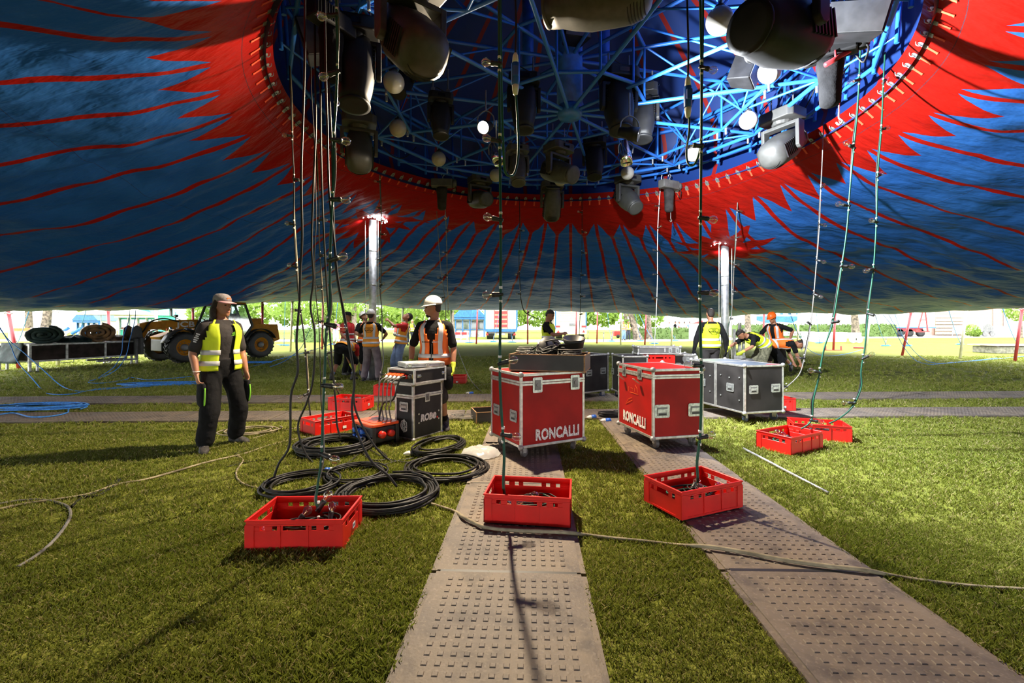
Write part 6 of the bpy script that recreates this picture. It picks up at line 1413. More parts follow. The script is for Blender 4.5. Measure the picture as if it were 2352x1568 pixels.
# man in the cap, front left
def extra_cap(t, r):
    for s_ in (-1, 1):
        kn = r.hip[s_].lerp(r.kn[s_], .72); m = MB(); o_ = V((s_ * .10, -.015, 0))
        m.loft([(kn + o_ + V((0, 0, z_)), V((.026 * w_, 0, 0)), V((0, .075 * w_, 0))) for z_, w_ in ((.15, .7), (.13, 1), (0, 1.15), (-.08, 1.0), (-.11, .5))], 12, True, 3); m.build('leg_pocket', M['black_cloth'], t, True)
        m = MB(); m.tube(catmull([kn + o_ + V((.0, -.086, .10)), kn + o_ + V((.004 * s_, -.09, 0)), kn + o_ + V((.0, -.07, -.09))], 4), .008, 6); m.build('pocket_trim', M['green_trim'], t, True)
    m = MB(); m.tube([r.wr[-1] + V((.032 * math.cos(a), .032 * math.sin(a), .035)) for a in np.linspace(0, 6.28, 17)[:-1]], .004, 6, True); m.build('bracelet', M['white_plastic'], t, True)
    m = MB(); c = r.sp(.36) + r.R1 @ V((.085, -.136, 0))
    for q in range(7): a = .2 + q * .42; m.tube([c, c + r.R1 @ V((.04 * math.cos(a), -.002, .035 * math.sin(a)))], .004, 5)
    m.tube([c + V((-.04, 0, -.004)), c + V((.03, 0, -.014))], .004, 5); m.build('shirt_print', M['green_trim'], t)
    d = (r.el[-1] - r.sh[-1]).normalized(); p = r.sh[-1].lerp(r.el[-1], .42); m = MB()
    for q in range(5): m.box((-.045 + .022 * q, .0, .006 * (q % 2)), (.013, .03 + .008 * (q % 3), .002))
    o = m.build('sleeve_print', M['reflective'], t); o.matrix_local = Matrix.Translation(p + V((-.050, -.055, 0))) @ Matrix.Rotation(math.radians(-35), 4, 'Z') @ Matrix.Rotation(PI / 2, 4, 'X') @ Matrix.Rotation(math.radians(70), 4, 'Z')
capP = dict(pel=(0, 0, .925), lean=1, twist=4, head=(18, 4, 0), hair='long', hat='cap', capmark=True, shirt='grey_cloth', sleeve='half', hem=-.09, trousers='black_cloth', tleg=.955, cuff=.088, vest='yellow_vest', vestkw=dict(gap=.34, z0=-.04, bands=(.045, .165), straps=False, off=.038, fit=1.04),
            armR=((-.27, -.07, .855), (-.8, 1, 0)), armL=((.26, -.04, .84), (.5, 1, 0)), handR=(None, (1, -.2, 0), .6), handL=(None, (-1, -.2, 0), .6), legR=((-.19, -.06, .085), (-.2, -1, 0)), legL=((.19, .06, .085), (.2, -1, 0)), toeR=(-.45, -1, 0), toeL=(.35, -1, 0), extra=extra_cap)
pm, _ = person('young man in grey cap and open yellow vest standing on the lawn at left', -3.33, 5.20, 56, capP, .0095)
# helmeted man behind the rack
def extra_white(t, r):
    m = MB(); z = MB(); z.tube([r.fr(q) @ V((0.004, 0, 0)) + r.sp(q) + r.fr(q) @ V((0, -(float(np.interp(q, [u[0] for u in TORSO], [u[2] for u in TORSO])) + .046), 0)) for q in (-.02, .06, .14, .22)], .006, 6); z.build('zip', M['black_plastic'], t)
    p = r.hip[1].lerp(r.kn[1], .55) + V((.11, -.02, 0)); m.loft([(p + V((0, 0, z_)), V((.05 * w_, 0, 0)), V((0, .085 * w_, 0))) for z_, w_ in ((.16, .6), (.12, .9), (0, 1.1), (-.10, 1), (-.14, .5))], 12, True, 2.8); m.build('tool_pouch', M['black_cloth'], t, True)
    q = text('vest_print', 'RONCALLI', M['white_paint'], t, (0, 0, 0), (0, 0, 0), .026, 1, .0005, .001); q.matrix_local = Matrix.Translation(r.sp(.24) + V((.075, -.152, 0))) @ Matrix.Rotation(math.radians(24), 4, 'Z') @ Matrix.Rotation(PI / 2, 4, 'X')
    q = text('vest_print', 'RONCALLI', M['black_cloth'], t, (0, 0, 0), (0, 0, 0), .026, 1, .0005, .001); q.matrix_local = Matrix.Translation(r.sp(.24) + V((-.075, -.152, 0))) @ Matrix.Rotation(math.radians(-24), 4, 'Z') @ Matrix.Rotation(PI / 2, 4, 'X')
wP = dict(pel=(0, 0, .93), lean=2, head=(-72, 2, 0), beard=True, hat='helmet', shirt='black_cloth', sleeve='half', trousers='grey_cloth', tleg=.58, cuff=.085, vest='orange_vest', vestkw=dict(gap=.02, z0=-.06, bands=(.06,), straps=True, vneck=.55, off=.042), gloves='glove_yellow', socks='black_cloth', broad=1.08,
          armR=((-.29, -.10, .88), (-1, 1, 0)), armL=((.27, -.06, .845), (.6, 1, 0)), legR=((-.15, .0, .085), (0, -1, 0)), legL=((.15, .0, .085), (0, -1, 0)), toeL=(.35, -1, 0), extra=extra_white)
person('man in white hard hat and orange vest standing behind the power rack, looking left', -1.04, 6.10, -6, wP, .0095)
# the group at the left mast
sh_ = dict(hat='helmet', hair='short', shirt='black_cloth', sleeve='short', vest='amber_vest', vestkw=dict(gap=.0, emblem='back', bands=(.02, .14), z0=-.08), boots='boot')
person('man in white hard hat and grey trousers seen from behind at the left mast', -3.50, 11.30, 178, dict(sh_, trousers='mauve_cloth', cuff=.085, head=(0, -6, 0), armR=((-.22, -.30, 1.05), (-1, .5, 0)), armL=((.22, -.30, 1.05), (1, .5, 0)), legR=((-.19, .0, .085), (0, -1, 0)), legL=((.19, -.02, .085), (0, -1, 0))), .012)
person('man bending over in black shorts and orange vest left of the mast', -4.30, 11.55, 172, dict(pel=(0, .02, .80), lean=100, plean=62, head=(0, 60, 0), hat=None, shirt='red_cloth', trousers='black_cloth', tleg=.52, cuff=.10, vest='amber_vest', vestkw=dict(bands=(.07, .2)), gloves='glove_yellow', socks='denim',
       armR=((-.12, -.50, .18), (-1, 0, 0)), armL=((.10, -.62, .30), (1, 0, 0)), legR=((-.28, .0, .085), (-.2, -1, 0)), legL=((.28, .03, .085), (.2, -1, 0))), .012)
person('man in dark cap and red and grey shirt standing behind the bending man', -4.55, 12.6, 65, dict(hat='cap', capm='black_cloth', peakm='black_cloth', shirt='red_cloth', trousers='black_cloth', vest='red_vest', vestkw=dict(bands=(.06, .2), straps=False), gloves='black_cloth', armR=((-.22, -.25, .95), (-1, .5, 0)), head=(10, 0, 0)), .014)
person('man in grey cap and orange vest over black shirt looking up at the mast', -4.05, 12.55, 40, dict(hat='helmet', shirt='black_cloth', sleeve='short', trousers='black_cloth', tleg=.6, cuff=.10, vest='orange_vest', vestkw=dict(bands=(.04, .17), gap=.05), head=(20, -38, 0), armR=((-.16, -.32, 1.06), (-1, .2, -.3)), armL=((.30, -.35, 1.25), (1, 0, -.4)), boots='dark_denim'), .013)
def bundle(t, r):
    m = MB(); m.tube(catmull(coil_path(0, 0, .09, .09, 5, 0, .2, 0, .02, 77), 2), .018, 6); o = m.build('held_bundle', M['cable'], t, True); o.location = r.wr[-1] + V((0, -.1, -.13))
person('man in red shirt and jeans leaning back to look up the left mast', -2.86, 11.65, -70, dict(lean=-14, plean=-6, hat=None, shirt='red_cloth', trousers='denim', vest='amber_vest', vestkw=dict(bands=(.05, .18), gap=.05), head=(0, -48, 0), armR=((-.24, -.10, .86), (-1, .5, 0)), armL=((.10, -.30, 1.50), (1, 0, -.6)), legR=((-.1, -.14, .085), (0, -1, 0)), legL=((.1, .10, .085), (0, -1, 0))), .013)
m = MB(); m.loft([((0, 0, z_), (rx, 0, 0), (0, ry, 0)) for z_, rx, ry in ((.0, .16, .11), (.03, .20, .14), (.10, .19, .12), (.17, .12, .08), (.20, .05, .03))], 16); o = m.build('white_sack', M['white_cloth'], None, True, loc=g(855, 868)); tag(o, 'small white sack on the grass between the boots at the left mast', 'sack')
m = MB(); m.lathe([(.02, 0), (.14, .01), (.14, .10), (.05, .16), (.05, .22)], 14); tag(m.build('cable_winch', M['steel_dark'], None, True, loc=V((-3.62, 11.95, 0))), 'small dark winch at the foot of the left mast', 'winch')
# man looking at a cable behind the tray
person('man in yellow vest behind the tray looking down at a cable in his hand', .82, 10.3, 68, dict(hat=None, beard=True, shirt='black_cloth', trousers='black_cloth', vest='yellow_vest', vestkw=dict(bands=(.06, .19), straps=False), head=(-6, 24, 0), armR=((-.06, -.36, 1.20), (-1, 0, -.8)), armL=((.26, -.12, .95), (1, .6, -.3))), .013)
# crew at the right mast
t, r = person('man in yellow vest and black sleeves seen from behind at the right mast', 4.23, 9.70, 180, dict(hat=None, face=False, shirt='black_cloth', sleeve='long', trousers='grey_cloth', tleg=.56, cuff=.10, vest='yellow_vest', vestkw=dict(emblem='back', bands=(.03, .15), straps=False), gloves='black_cloth', broad=1.1, armR=((-.33, .0, .855), (-1, .8, 0)), armL=((.34, -.02, .855), (1, .8, 0))), .012)
hp_ = thing('hard_hat', 'white hard hat held in the left hand of the man seen from behind', 'hard hat', V((4.23, 9.70, 0)) + Matrix.Rotation(PI, 3, 'Z') @ (r.wr[1] + V((0.02, -.03, -.20)))); hp_.rotation_euler = (1.3, .3, .4); hard_hat_parts(hp_, M['white_helmet'])
person('man in yellow vest and camouflage shorts bending over the mast winch', 6.15, 11.25, -84, dict(pel=(0, .10, .88), lean=72, plean=40, hat=None, shirt='black_cloth', sleeve='half', trousers='camo', tleg=.56, cuff=.115, vest='yellow_vest', vestkw=dict(bands=(.05, .17), straps=False, emblem='back'), gloves='glove_yellow', head=(0, 62, 0), armR=((-.16, -.86, .76), (-1, 0, -.5)), armL=((.22, -.62, .74), (1, 0, -.5)), legR=((-.13, .04, .085), (0, -1, 0)), legL=((.13, .12, .085), (0, -1, 0)), socks='black_cloth'), .012)
person('man in orange hard hat and orange vest stepping behind the bending crew', 7.15, 12.3, -55, dict(pel=(0, 0, .92), lean=20, hat='orange_helmet', shirt='black_cloth', sleeve='half', trousers='grey_cloth', tleg=.55, vest='orange_vest', vestkw=dict(bands=(.06,), gap=.25), head=(-10, 22, 0), armR=((-.2, -.25, 1.0), (-1, .5, 0)), armL=((.30, .10, 1.0), (1, .8, 0)), legR=((-.10, -.12, .085), (0, -1, 0)), legL=((.12, .55, .30), (0, -1, -.4)), toeL=(.1, -.6, -.9), soleL=(0, -.8, .6), socks='denim'), .013)
person('man in white hard hat and orange vest bent double beside the camouflage shorts', 6.78, 11.75, 78, dict(pel=(0, .08, .84), lean=92, plean=55, hat='helmet', shirt='black_cloth', trousers='black_cloth', vest='orange_vest', vestkw=dict(bands=(.10,), straps=True), head=(0, 85, 0), armR=((-.16, -.55, .40), (-1, 0, 0)), armL=((.16, -.5, .42), (1, 0, 0)), legR=((-.12, .0, .085), (0, -1, 0)), legL=((.12, .05, .085), (0, -1, 0))), .013)
# far workers and passers-by
def far(label, px, py, rz, P, vox=.02):
    q = g(px, py); return person(label, q.x, q.y, rz, dict(P, face=False), vox)
far('man in orange vest and jeans walking away beyond the left mast', 933, 793, 170, dict(hat='cap', capm='white_cloth', peakm='white_cloth', shirt='black_cloth', trousers='dark_denim', tleg=.8, vest='orange_vest', vestkw=dict(bands=(.06, .2))), .018)
far('man in yellow vest standing next to the man in orange vest far off', 947, 790, 150, dict(hat=None, hairm='skin', shirt='grey_cloth', trousers='dark_denim', vest='yellow_vest', vestkw=dict(bands=(.06, .2), straps=False)), .018)
far('worker in orange vest standing behind the far hedge', 1432, 781, 10, dict(hat=None, shirt='orange_vest', trousers='blue_cloth', vest='orange_vest', vestkw=dict(bands=(.06, .2))))
far('worker in yellow vest standing behind the far hedge', 1443, 780, -10, dict(hat=None, shirt='black_cloth', trousers='dark_denim', vest='yellow_vest', vestkw=dict(bands=(.06,))))
far('passer-by in pink top beyond the lawn at left', 771, 793, 30, dict(hat=None, hairm='pink_cloth', shirt='pink_cloth', trousers='white_cloth', tleg=.7))
far('passer-by in white top and blue trousers beside the far red pole', 738, 784, -30, dict(hat='cap', capm='white_cloth', peakm='white_cloth', shirt='white_cloth', trousers='blue_cloth'))
far('passer-by in pale blue clothes by the blue kiosk', 1084, 773, 60, dict(hat=None, shirt='blue_cloth', trousers='blue_cloth'))
for k, (px, c1) in enumerate(((1537, 'white_cloth'), (1551, 'black_cloth'), (1560, 'pink_cloth'), (1572, 'white_cloth'), (1584, 'blue_cloth'))):
    far(('passer-by in white behind the hedge, leftmost', 'passer-by in black behind the hedge', 'passer-by in pink behind the hedge', 'second passer-by in white behind the hedge', 'passer-by in blue behind the hedge, rightmost')[k], px, 774, 40 * k, dict(hat='cap' if k < 2 else None, capm=c1, peakm=c1, shirt=c1, trousers='dark_denim'), .022)
# ------------------------------------------------------------------ telehandler, left background
th_ = thing('telehandler', 'yellow telescopic handler parked outside behind the man in the cap', 'telehandler', (-12.16, 18.4, 0), math.radians(-120))
def tyre():
    m = MB(); m.lathe([(.30, -.17), (.46, -.19), (.535, -.16), (.545, -.08), (.545, .08), (.535, .16), (.46, .19), (.30, .17)], 36, Matrix.Rotation(PI / 2, 4, 'X'), cap=False)
    return m
tw_, trd = tyre(), MB()
for k in range(22):
    a = 2 * PI * k / 22
    for s_ in (-1, 1):
        aa = a + (PI / 22 if s_ > 0 else 0); trd.box((.555 * math.cos(aa), s_ * .085, .555 * math.sin(aa)), (.035, .17, .05), Matrix.Rotation(-aa, 3, 'Y') @ Matrix.Rotation(s_ * .55, 3, 'X'))
rim_ = MB(); rim_.lathe([(.04, .06), (.13, .07), (.15, .05), (.24, .04), (.27, .10), (.31, .155), (.30, .16), (.25, .11)], 28, Matrix.Rotation(-PI / 2, 4, 'X'), cap=False)
hb = MB(); hb.lathe([(.13, .05), (.13, .13), (.09, .16), (.01, .165)], 14, Matrix.Rotation(-PI / 2, 4, 'X'))
for k in range(8): a = 2 * PI * k / 8; hb.ball((.19 * math.cos(a), .075, .19 * math.sin(a)), .02, 6, 4)
tm, tdm, rm, hm = mesh_of(tw_, 'tyre', 'rubber'), mesh_of(trd, 'tread', 'rubber'), mesh_of(rim_, 'rim', 'yellow_paint'), mesh_of(hb, 'hub', 'steel_dark')
for q in (tm, rm, hm): q.polygons.foreach_set('use_smooth', [True] * len(q.polygons))
for sx in (-1, 1):
    for sy in (-1, 1):
        w_ = obj_of(tm, th_, Matrix.Translation((1.42 * sx, .92 * sy, .56)) @ (Matrix.Rotation(PI, 4, 'Z') if sy < 0 else Matrix.Identity(4)))
        for q in (tdm, rm, hm): obj_of(q, w_)
        m = MB(); pr = [(.64 * math.cos(a), .64 * math.sin(a)) for a in np.linspace(.25, 2.75, 12)]; vs = []
        for (cx_, cz_) in pr: vs += [(1.42 * sx + cx_, .92 * sy - .24, .58 + cz_), (1.42 * sx + cx_, .92 * sy + .24, .58 + cz_)]
        m.add(vs, [(2 * i, 2 * i + 1, 2 * i + 3, 2 * i + 2) for i in range(11)]); m.build('mudguard', M['black_plastic'], th_, True, solid=.02)
def part(name, mt, fn, parent=th_, bevel=.02, smooth=False):
    m = MB(); fn(m); return m.build(name, M[mt], parent, smooth, bevel=bevel)
part('chassis', 'black_plastic', lambda m: (m.bx(-2.0, 1.9, -.42, .42, .42, .85), m.bx(-1.6, -1.2, -.8, .8, .45, .68), m.bx(1.2, 1.6, -.8, .8, .45, .68)))
part('engine_cover', 'yellow_paint', lambda m: m.prism([(-1.9, .62), (.75, .62), (.75, 1.0), (.45, 1.22), (-1.9, 1.30)], -.95, -.38, Matrix(((1, 0, 0, 0), (0, 0, 1, 0), (0, 1, 0, 0), (0, 0, 0, 1)))))
part('rear_body', 'yellow_paint', lambda m: m.prism([(-2.35, .75), (-1.95, .6), (-1.1, 1.05), (-.95, 1.42), (-2.25, 1.42)], -.45, .92, Matrix(((1, 0, 0, 0), (0, 0, 1, 0), (0, 1, 0, 0), (0, 0, 0, 1)))))
part('front_frame', 'yellow_paint', lambda m: m.prism([(.5, .62), (1.75, .62), (1.95, .95), (1.2, 1.22), (.5, 1.15)], -.40, .40, Matrix(((1, 0, 0, 0), (0, 0, 1, 0), (0, 1, 0, 0), (0, 0, 0, 1)))))
SD = Matrix(((1, 0, 0, 0), (0, 0, 1, 0), (0, 1, 0, 0), (0, 0, 0, 1)))
cabp = [(.62, .85), (.70, 1.15), (.30, 2.22), (-.80, 2.22), (-1.10, 1.35), (-.75, .85)]
for yy in (.22, .98):
    for (a, b) in zip(cabp, cabp[1:] + cabp[:1]): part('cab_post', 'black_plastic', lambda m: m.beam((a[0], yy, a[1]), (b[0], yy, b[1]), .07), bevel=0)
for (xx, zz) in cabp: part('cab_post', 'black_plastic', lambda m: m.beam((xx, .22, zz), (xx, .98, zz), .06), bevel=0)
part('cab_roof', 'yellow_paint', lambda m: m.bx(-.82, .32, .18, 1.02, 2.22, 2.30)); part('cab_floor', 'black_plastic', lambda m: m.bx(-.8, .62, .22, .96, .80, 1.02))
part('cab_glass', 'window_glass', lambda m: (m.prism(cabp, .97, .975, SD), m.prism(cabp, .225, .23, SD)), bevel=0)
part('seat', 'black_cloth', lambda m: (m.bx(-.55, -.1, .4, .8, 1.02, 1.25), m.bx(-.62, -.5, .4, .8, 1.2, 1.85)), bevel=.04)
part('steering_wheel', 'black_plastic', lambda m: m.tube([(.22 + .06 * math.cos(a), .6 + .19 * math.sin(a), 1.5 + .14 * math.cos(a)) for a in np.linspace(0, 6.28, 20)[:-1]], .02, 6, True), bevel=0)
bm_ = thing('boom', None, None); bm_.parent = th_
part('outer_boom', 'yellow_paint', lambda m: m.beam((-2.05, -.08, 1.50), (1.75, -.08, 1.38), .30, .36), bm_); part('inner_boom', 'yellow_paint', lambda m: m.beam((1.7, -.08, 1.38), (2.25, -.08, 1.34), .24, .28), bm_)
part('boom_nose', 'yellow_paint', lambda m: m.prism([(2.05, 1.52), (2.40, 1.44), (2.52, .80), (2.36, .74), (2.16, 1.12)], -.20, .04, SD), bm_)
part('lift_cylinder', 'chrome', lambda m: m.tube([(.0, .12, .9), (1.0, .06, 1.26)], .05, 10), bm_, 0, True)
part('hose', 'cable', lambda m: m.tube(catmull([(1.2, .10, 1.5), (1.7, .14, 1.62), (2.1, .1, 1.5), (2.3, .1, 1.2), (2.45, .1, 1.0)], 4), .025, 6), bm_, 0, True)
q = text('lettering', 'JCB', M['white_paint'], bm_, (0, 0, 0), (0, 0, 0), .30, 1.35, .008, .003); q.matrix_local = Matrix.Translation((.95, .075, 1.40)) @ Matrix.Rotation(PI, 4, 'Z') @ Matrix.Rotation(PI / 2, 4, 'X') @ Matrix.Diagonal((1.35, 1, 1, 1))
part('carriage', 'black_plastic', lambda m: (m.bx(2.50, 2.60, -.75, .60, .35, .95), m.prism([(2.40, .9), (2.75, .9), (2.72, 1.28), (2.58, 1.38), (2.44, 1.28)], .22, .30, SD), m.prism([(2.40, .9), (2.75, .9), (2.72, 1.28), (2.58, 1.38), (2.44, 1.28)], -.45, -.37, SD)))
for yy in (-.5, .35): part('fork', 'steel_dark', lambda m: (m.bx(2.6, 2.66, yy - .06, yy + .06, .18, .9), m.bx(2.6, 3.7, yy - .06, yy + .06, .16, .22)), bevel=0)
for yy in (-.82, .86): part('headlight', 'chrome', lambda m: m.lathe([(.02, 0), (.09, .03), (.10, .09), (.085, .10)], 14, Matrix.Translation((1.75, yy, 1.22)) @ Matrix.Rotation(PI / 2, 4, 'Y')), bevel=0, smooth=True)
part('indicator', 'orange_helmet', lambda m: m.bx(1.80, 1.86, .62, .72, 1.18, 1.26)); part('work_light', 'black_plastic', lambda m: (m.box((1.3, .1, 1.72), (.10, .16, .10)), m.beam((1.3, .1, 1.55), (1.3, .1, 1.72), .03), m.box((.36, .9, 2.33), (.12, .2, .10))), bevel=.01)
part('mirror', 'black_plastic', lambda m: (m.tube([(.75, -.45, 1.5), (1.1, -.75, 1.75), (1.1, -.75, 1.95)], .018, 6), m.box((1.1, -.75, 1.88), (.04, .16, .28))), bevel=0)

ang = math.atan2(2.95, .70); sb = thing('stage_box', 'long aluminium framed crate with dark panels on legs at far left', 'platform', (-14.1, 13.3, 0), ang, None); BL_ = 3.03; BD = 1.25
for yy in (0, BD):
    for zz in (.29, .775):
        m = MB(); m.bx(0, BL_, yy - .025, yy + .025, zz, zz + .05); m.build('rail', M['alu_dull'], sb)
    for f in (0, .30, .66, 1):
        m = MB(); m.bx(f * BL_ - .03, f * BL_ + .03, yy - .03, yy + .03, .0 if f in (0, 1) else .29, .82); m.build('post', M['alu_dull'], sb)
    for f in (.06, .94):
        m = MB(); m.bx(f * BL_ - .025, f * BL_ + .025, yy - .025, yy + .025, .0, .29); m.bx(min(f, round(f)) * BL_, max(f, round(f)) * BL_, yy - .02, yy + .02, 0, .03); m.build('leg', M['alu_dull'], sb)
    for f0, f1 in ((0, .30), (.30, .66), (.66, 1)):
        m = MB(); m.bx(f0 * BL_ + .02, f1 * BL_ - .02, yy - .008, yy + .008, .34, .775); m.build('panel', M['brown_board'], sb)
for xx in (0, BL_):
    m = MB(); m.bx(xx - .025, xx + .025, 0, BD, .775, .825); m.bx(xx - .025, xx + .025, 0, BD, .29, .34); m.build('rail', M['alu_dull'], sb)
    m = MB(); m.bx(xx - .008, xx + .008, .02, BD - .02, .34, .775); m.build('panel', M['brown_board'], sb)
m = MB(); m.bx(0, BL_, 0, BD, .79, .81); m.build('deck', M['brown_board'], sb)
for f in (.30, .70):
    m = MB(); m.tube([(f * BL_ - .18, -.02, .29), (f * BL_ - .18, -.02, .22), (f * BL_ + .18, -.02, .22), (f * BL_ + .18, -.02, .29)], .010, 6); m.build('handle', M['zinc'], sb)
def sbp(x, y, z): return V((-14.1, 13.3, 0)) + Matrix.Rotation(ang, 3, 'Z') @ V((x, y, z))
def tarp_roll(label, x, y, rx, rz, L, rot, mt, seed):
    t = thing('tarpaulin_roll', label, 'tarpaulin', sbp(x, y, .826), rot); m = MB(); n_ = 64; P0 = []
    for i in range(n_ + 1):
        a = i / n_ * 2 * PI * 3.2; f = .04 + .96 * i / n_; w_ = 1 + .10 * noise.noise(V((math.cos(a) * 2, math.sin(a) * 2, seed))) ; P0.append((rx * f * w_ * math.cos(a), rz + rz * f * w_ * math.sin(a)))
    vs = []; NL = 8
    for j in range(NL + 1):
        for (u_, z_) in P0: vs.append((u_ * (1 + .06 * math.sin(j * 1.9 + u_ * 5)), -L / 2 + L * j / NL + .05 * noise.noise(V((u_ * 6, z_ * 6, seed))), max(z_ * (1 + .05 * math.sin(j * 2.3)), .004)))
    W_ = n_ + 1; m.add(vs, [(j * W_ + i, j * W_ + i + 1, (j + 1) * W_ + i + 1, (j + 1) * W_ + i) for j in range(NL) for i in range(n_)])
    m.build('sheet', M[mt], t, True, solid=.10); return t
def tarp_heap(label, x, y, rx, ry, rz, rot, mt, seed):
    m = MB(); n_, k_ = 28, 10; vs = []
    for i in range(k_ + 1):
        f = i / k_
        for j in range(n_):
            a = 2 * PI * j / n_; w_ = 1 + .25 * noise.noise(V((math.cos(a) * 2.5, math.sin(a) * 2.5, seed + f * 2))); vs.append((rx * math.cos(a) * w_ * math.sqrt(1 - f * f * .999), ry * math.sin(a) * w_ * math.sqrt(1 - f * f * .999), rz * f * (1 + .3 * noise.noise(V((math.cos(a) * 3, math.sin(a) * 3, seed * 2))))))
    m.add(vs, [(i * n_ + j, i * n_ + (j + 1) % n_, (i + 1) * n_ + (j + 1) % n_, (i + 1) * n_ + j) for i in range(k_) for j in range(n_)])
    o = m.build('tarpaulin', M[mt], None, True); o.location = sbp(x, y, .826); o.rotation_euler = (0, 0, rot); tag(o, label, 'tarpaulin')
tarp_roll('rolled dark green tarpaulin on the left end of the framed crate', .70, .62, .42, .25, .95, .75, 'tarp_green', 1)
tarp_roll('rolled brown tarpaulin on the right half of the framed crate', 2.15, .60, .45, .30, 1.0, .75, 'tarp_brown', 4)
tarp_heap('crumpled dark green tarpaulin between the two rolls', 1.42, .5, .42, .5, .22, .0, 'tarp_green', 3); tarp_heap('small crumpled brown tarpaulin at the right end of the framed crate', 2.78, .55, .24, .4, .20, .0, 'tarp_brown', 6)
m = MB(); vs = []
for i in range(8):
    for j in range(9): vs.append((-.06 - .16 * (i / 7) ** 1.5 + .04 * noise.noise(V((i * .6, j * .7, 2))), .15 + .11 * j, .86 - .085 * i))
m.add(vs, [(i * 9 + j, i * 9 + j + 1, (i + 1) * 9 + j + 1, (i + 1) * 9 + j) for i in range(7) for j in range(8)]); o = m.build('tarpaulin', M['tarp_green'], None, True, solid=.02); o.location = sbp(0, 0, 0); o.rotation_euler = (0, 0, ang); tag(o, 'green tarpaulin hanging over the left end of the framed crate', 'tarpaulin')

# ------------------------------------------------------------------ trees, hedges
lf = SM('leaf'); lgeo = lf.N.new('ShaderNodeNewGeometry')
lc = lf.mix(lgeo.outputs['Random Per Island'], (.16, .27, .035), (.30, .42, .08)); lf.L.new(lc, lf.b.inputs['Base Color']); lf.b.inputs['Roughness'].default_value = .6
ltr = lf.N.new('ShaderNodeBsdfTranslucent'); lf.L.new(lc, ltr.inputs[0]); lms = lf.N.new('ShaderNodeMixShader'); lms.inputs[0].default_value = .45
lf.L.new(lf.b.outputs[0], lms.inputs[1]); lf.L.new(ltr.outputs[0], lms.inputs[2]); lf.L.new(lms.outputs[0], lf.N['Material Output'].inputs[0]); M['leaf'] = lf.m
hd_ = SM('hedge_leaf'); hg_ = hd_.N.new('ShaderNodeNewGeometry'); hd_.L.new(hd_.mix(hg_.outputs['Random Per Island'], (.055, .11, .022), (.13, .21, .04)), hd_.b.inputs['Base Color']); hd_.b.inputs['Roughness'].default_value = .6; M['hedge_leaf'] = hd_.m
def leaf_cloud(centres, n, size, seed, mt, name, parent):
    rng = np.random.default_rng(seed); cs_ = np.array([c[:3] for c in centres]); rs = np.array([c[3:] for c in centres]); k = rng.integers(0, len(cs_), n)
    d = rng.normal(size=(n, 3)); d /= np.linalg.norm(d, axis=1)[:, None]; p = cs_[k] + d * rs[k] * (rng.uniform(.35, 1, n) ** .4)[:, None]
    u = rng.normal(size=(n, 3)); u /= np.linalg.norm(u, axis=1)[:, None]; v_ = np.cross(u, rng.normal(size=(n, 3))); v_ /= np.linalg.norm(v_, axis=1)[:, None]
    s_ = size * rng.uniform(.6, 1.4, n)[:, None]; q = np.stack([p - u * s_, p + v_ * s_ * .55, p + u * s_, p - v_ * s_ * .55], 1).reshape(-1, 3)
    me = bpy.data.meshes.new(name); me.from_pydata(q.tolist(), [], [(4 * i, 4 * i + 1, 4 * i + 2, 4 * i + 3) for i in range(n)]); me.materials.append(M[mt]); me.update()
    o = bpy.data.objects.new(name, me); C.objects.link(o); o.parent = parent; return o
def tree(label, px, py, r_, lean, blobs, n=2600, seed=1, size=.17, cat='tree'):
    b = g(px, py); t = thing('tree', label, cat, b, 0, 'trees beyond the tent')
    m = MB(); pts = [(0, 0, -.1), (lean * .15, 0, .8), (lean * .5, .05, 2.5), (lean, 0, 5), (lean * 1.2, 0, 7.5)]; m.tube(catmull(pts, 4), [r_ * (1.45 - .5 * min(i / 4, 1) - .5 * i / 16) for i in range(17)], 12)
    for k in range(4): a = 1.6 * k + seed; m.tube(catmull([(lean * .6, 0, 3.0 + .5 * k), (lean * .8 + 1.0 * math.cos(a), 1.0 * math.sin(a), 4.2 + .4 * k), (lean + 2.2 * math.cos(a), 2.2 * math.sin(a), 5.2 + .5 * k)], 3), [r_ * .35 * (1 - i / 9) + .02 for i in range(7)], 7)
    m.build('trunk', M['bark'], t, True)
    if blobs: leaf_cloud(blobs, n, size, seed, 'leaf', 'foliage', t)
    return t
CR = [(0, 0, 6.5, 3.2, 3, 2.4), (2.2, .5, 5.4, 2.2, 2, 1.8), (-2.3, -.4, 5.2, 2.2, 2, 1.8)]
tree('tree trunk at the far left behind the picket fence, left one', 68, 776, .40, -.3, CR, 1800, 1); tree('thick tree trunk at the far left behind the picket fence, right one', 102, 777, .50, .5, CR + [(4, 1, 3.6, 1.8, 1.5, 1.2)], 2000, 2)
tree('slim tree with low bright leaves behind the crew at the left mast', 812, 783, .26, .1, [(-3.6, 0, 3.0, 2.6, 2, 1.2), (-1.0, .5, 2.9, 2.0, 2, 1.1), (-5.6, .5, 3.2, 2.0, 2, 1.4), (0, 0, 5.5, 3.5, 3, 2.2), (-2.3, -1, 2.2, 1.2, 1, .7)], 4200, 3, .15)
tree('tree with a dark trunk right of the helmeted man', 1041, 785, .20, -.2, [(-2.2, 0, 3.2, 2.2, 2, 1.1), (-4.2, .3, 3.3, 1.8, 1.6, 1.2), (-.8, 0, 2.6, .8, .8, .7), (0, 0, 5.5, 3.2, 3, 2)], 3400, 4, .13)
tree('tree trunk behind the man looking at a cable', 1268, 782, .20, .0, [(0, 0, 6, 2.5, 2.5, 1.8), (-3.2, 0, 3.6, 1.2, 1, .6)], 1400, 5)
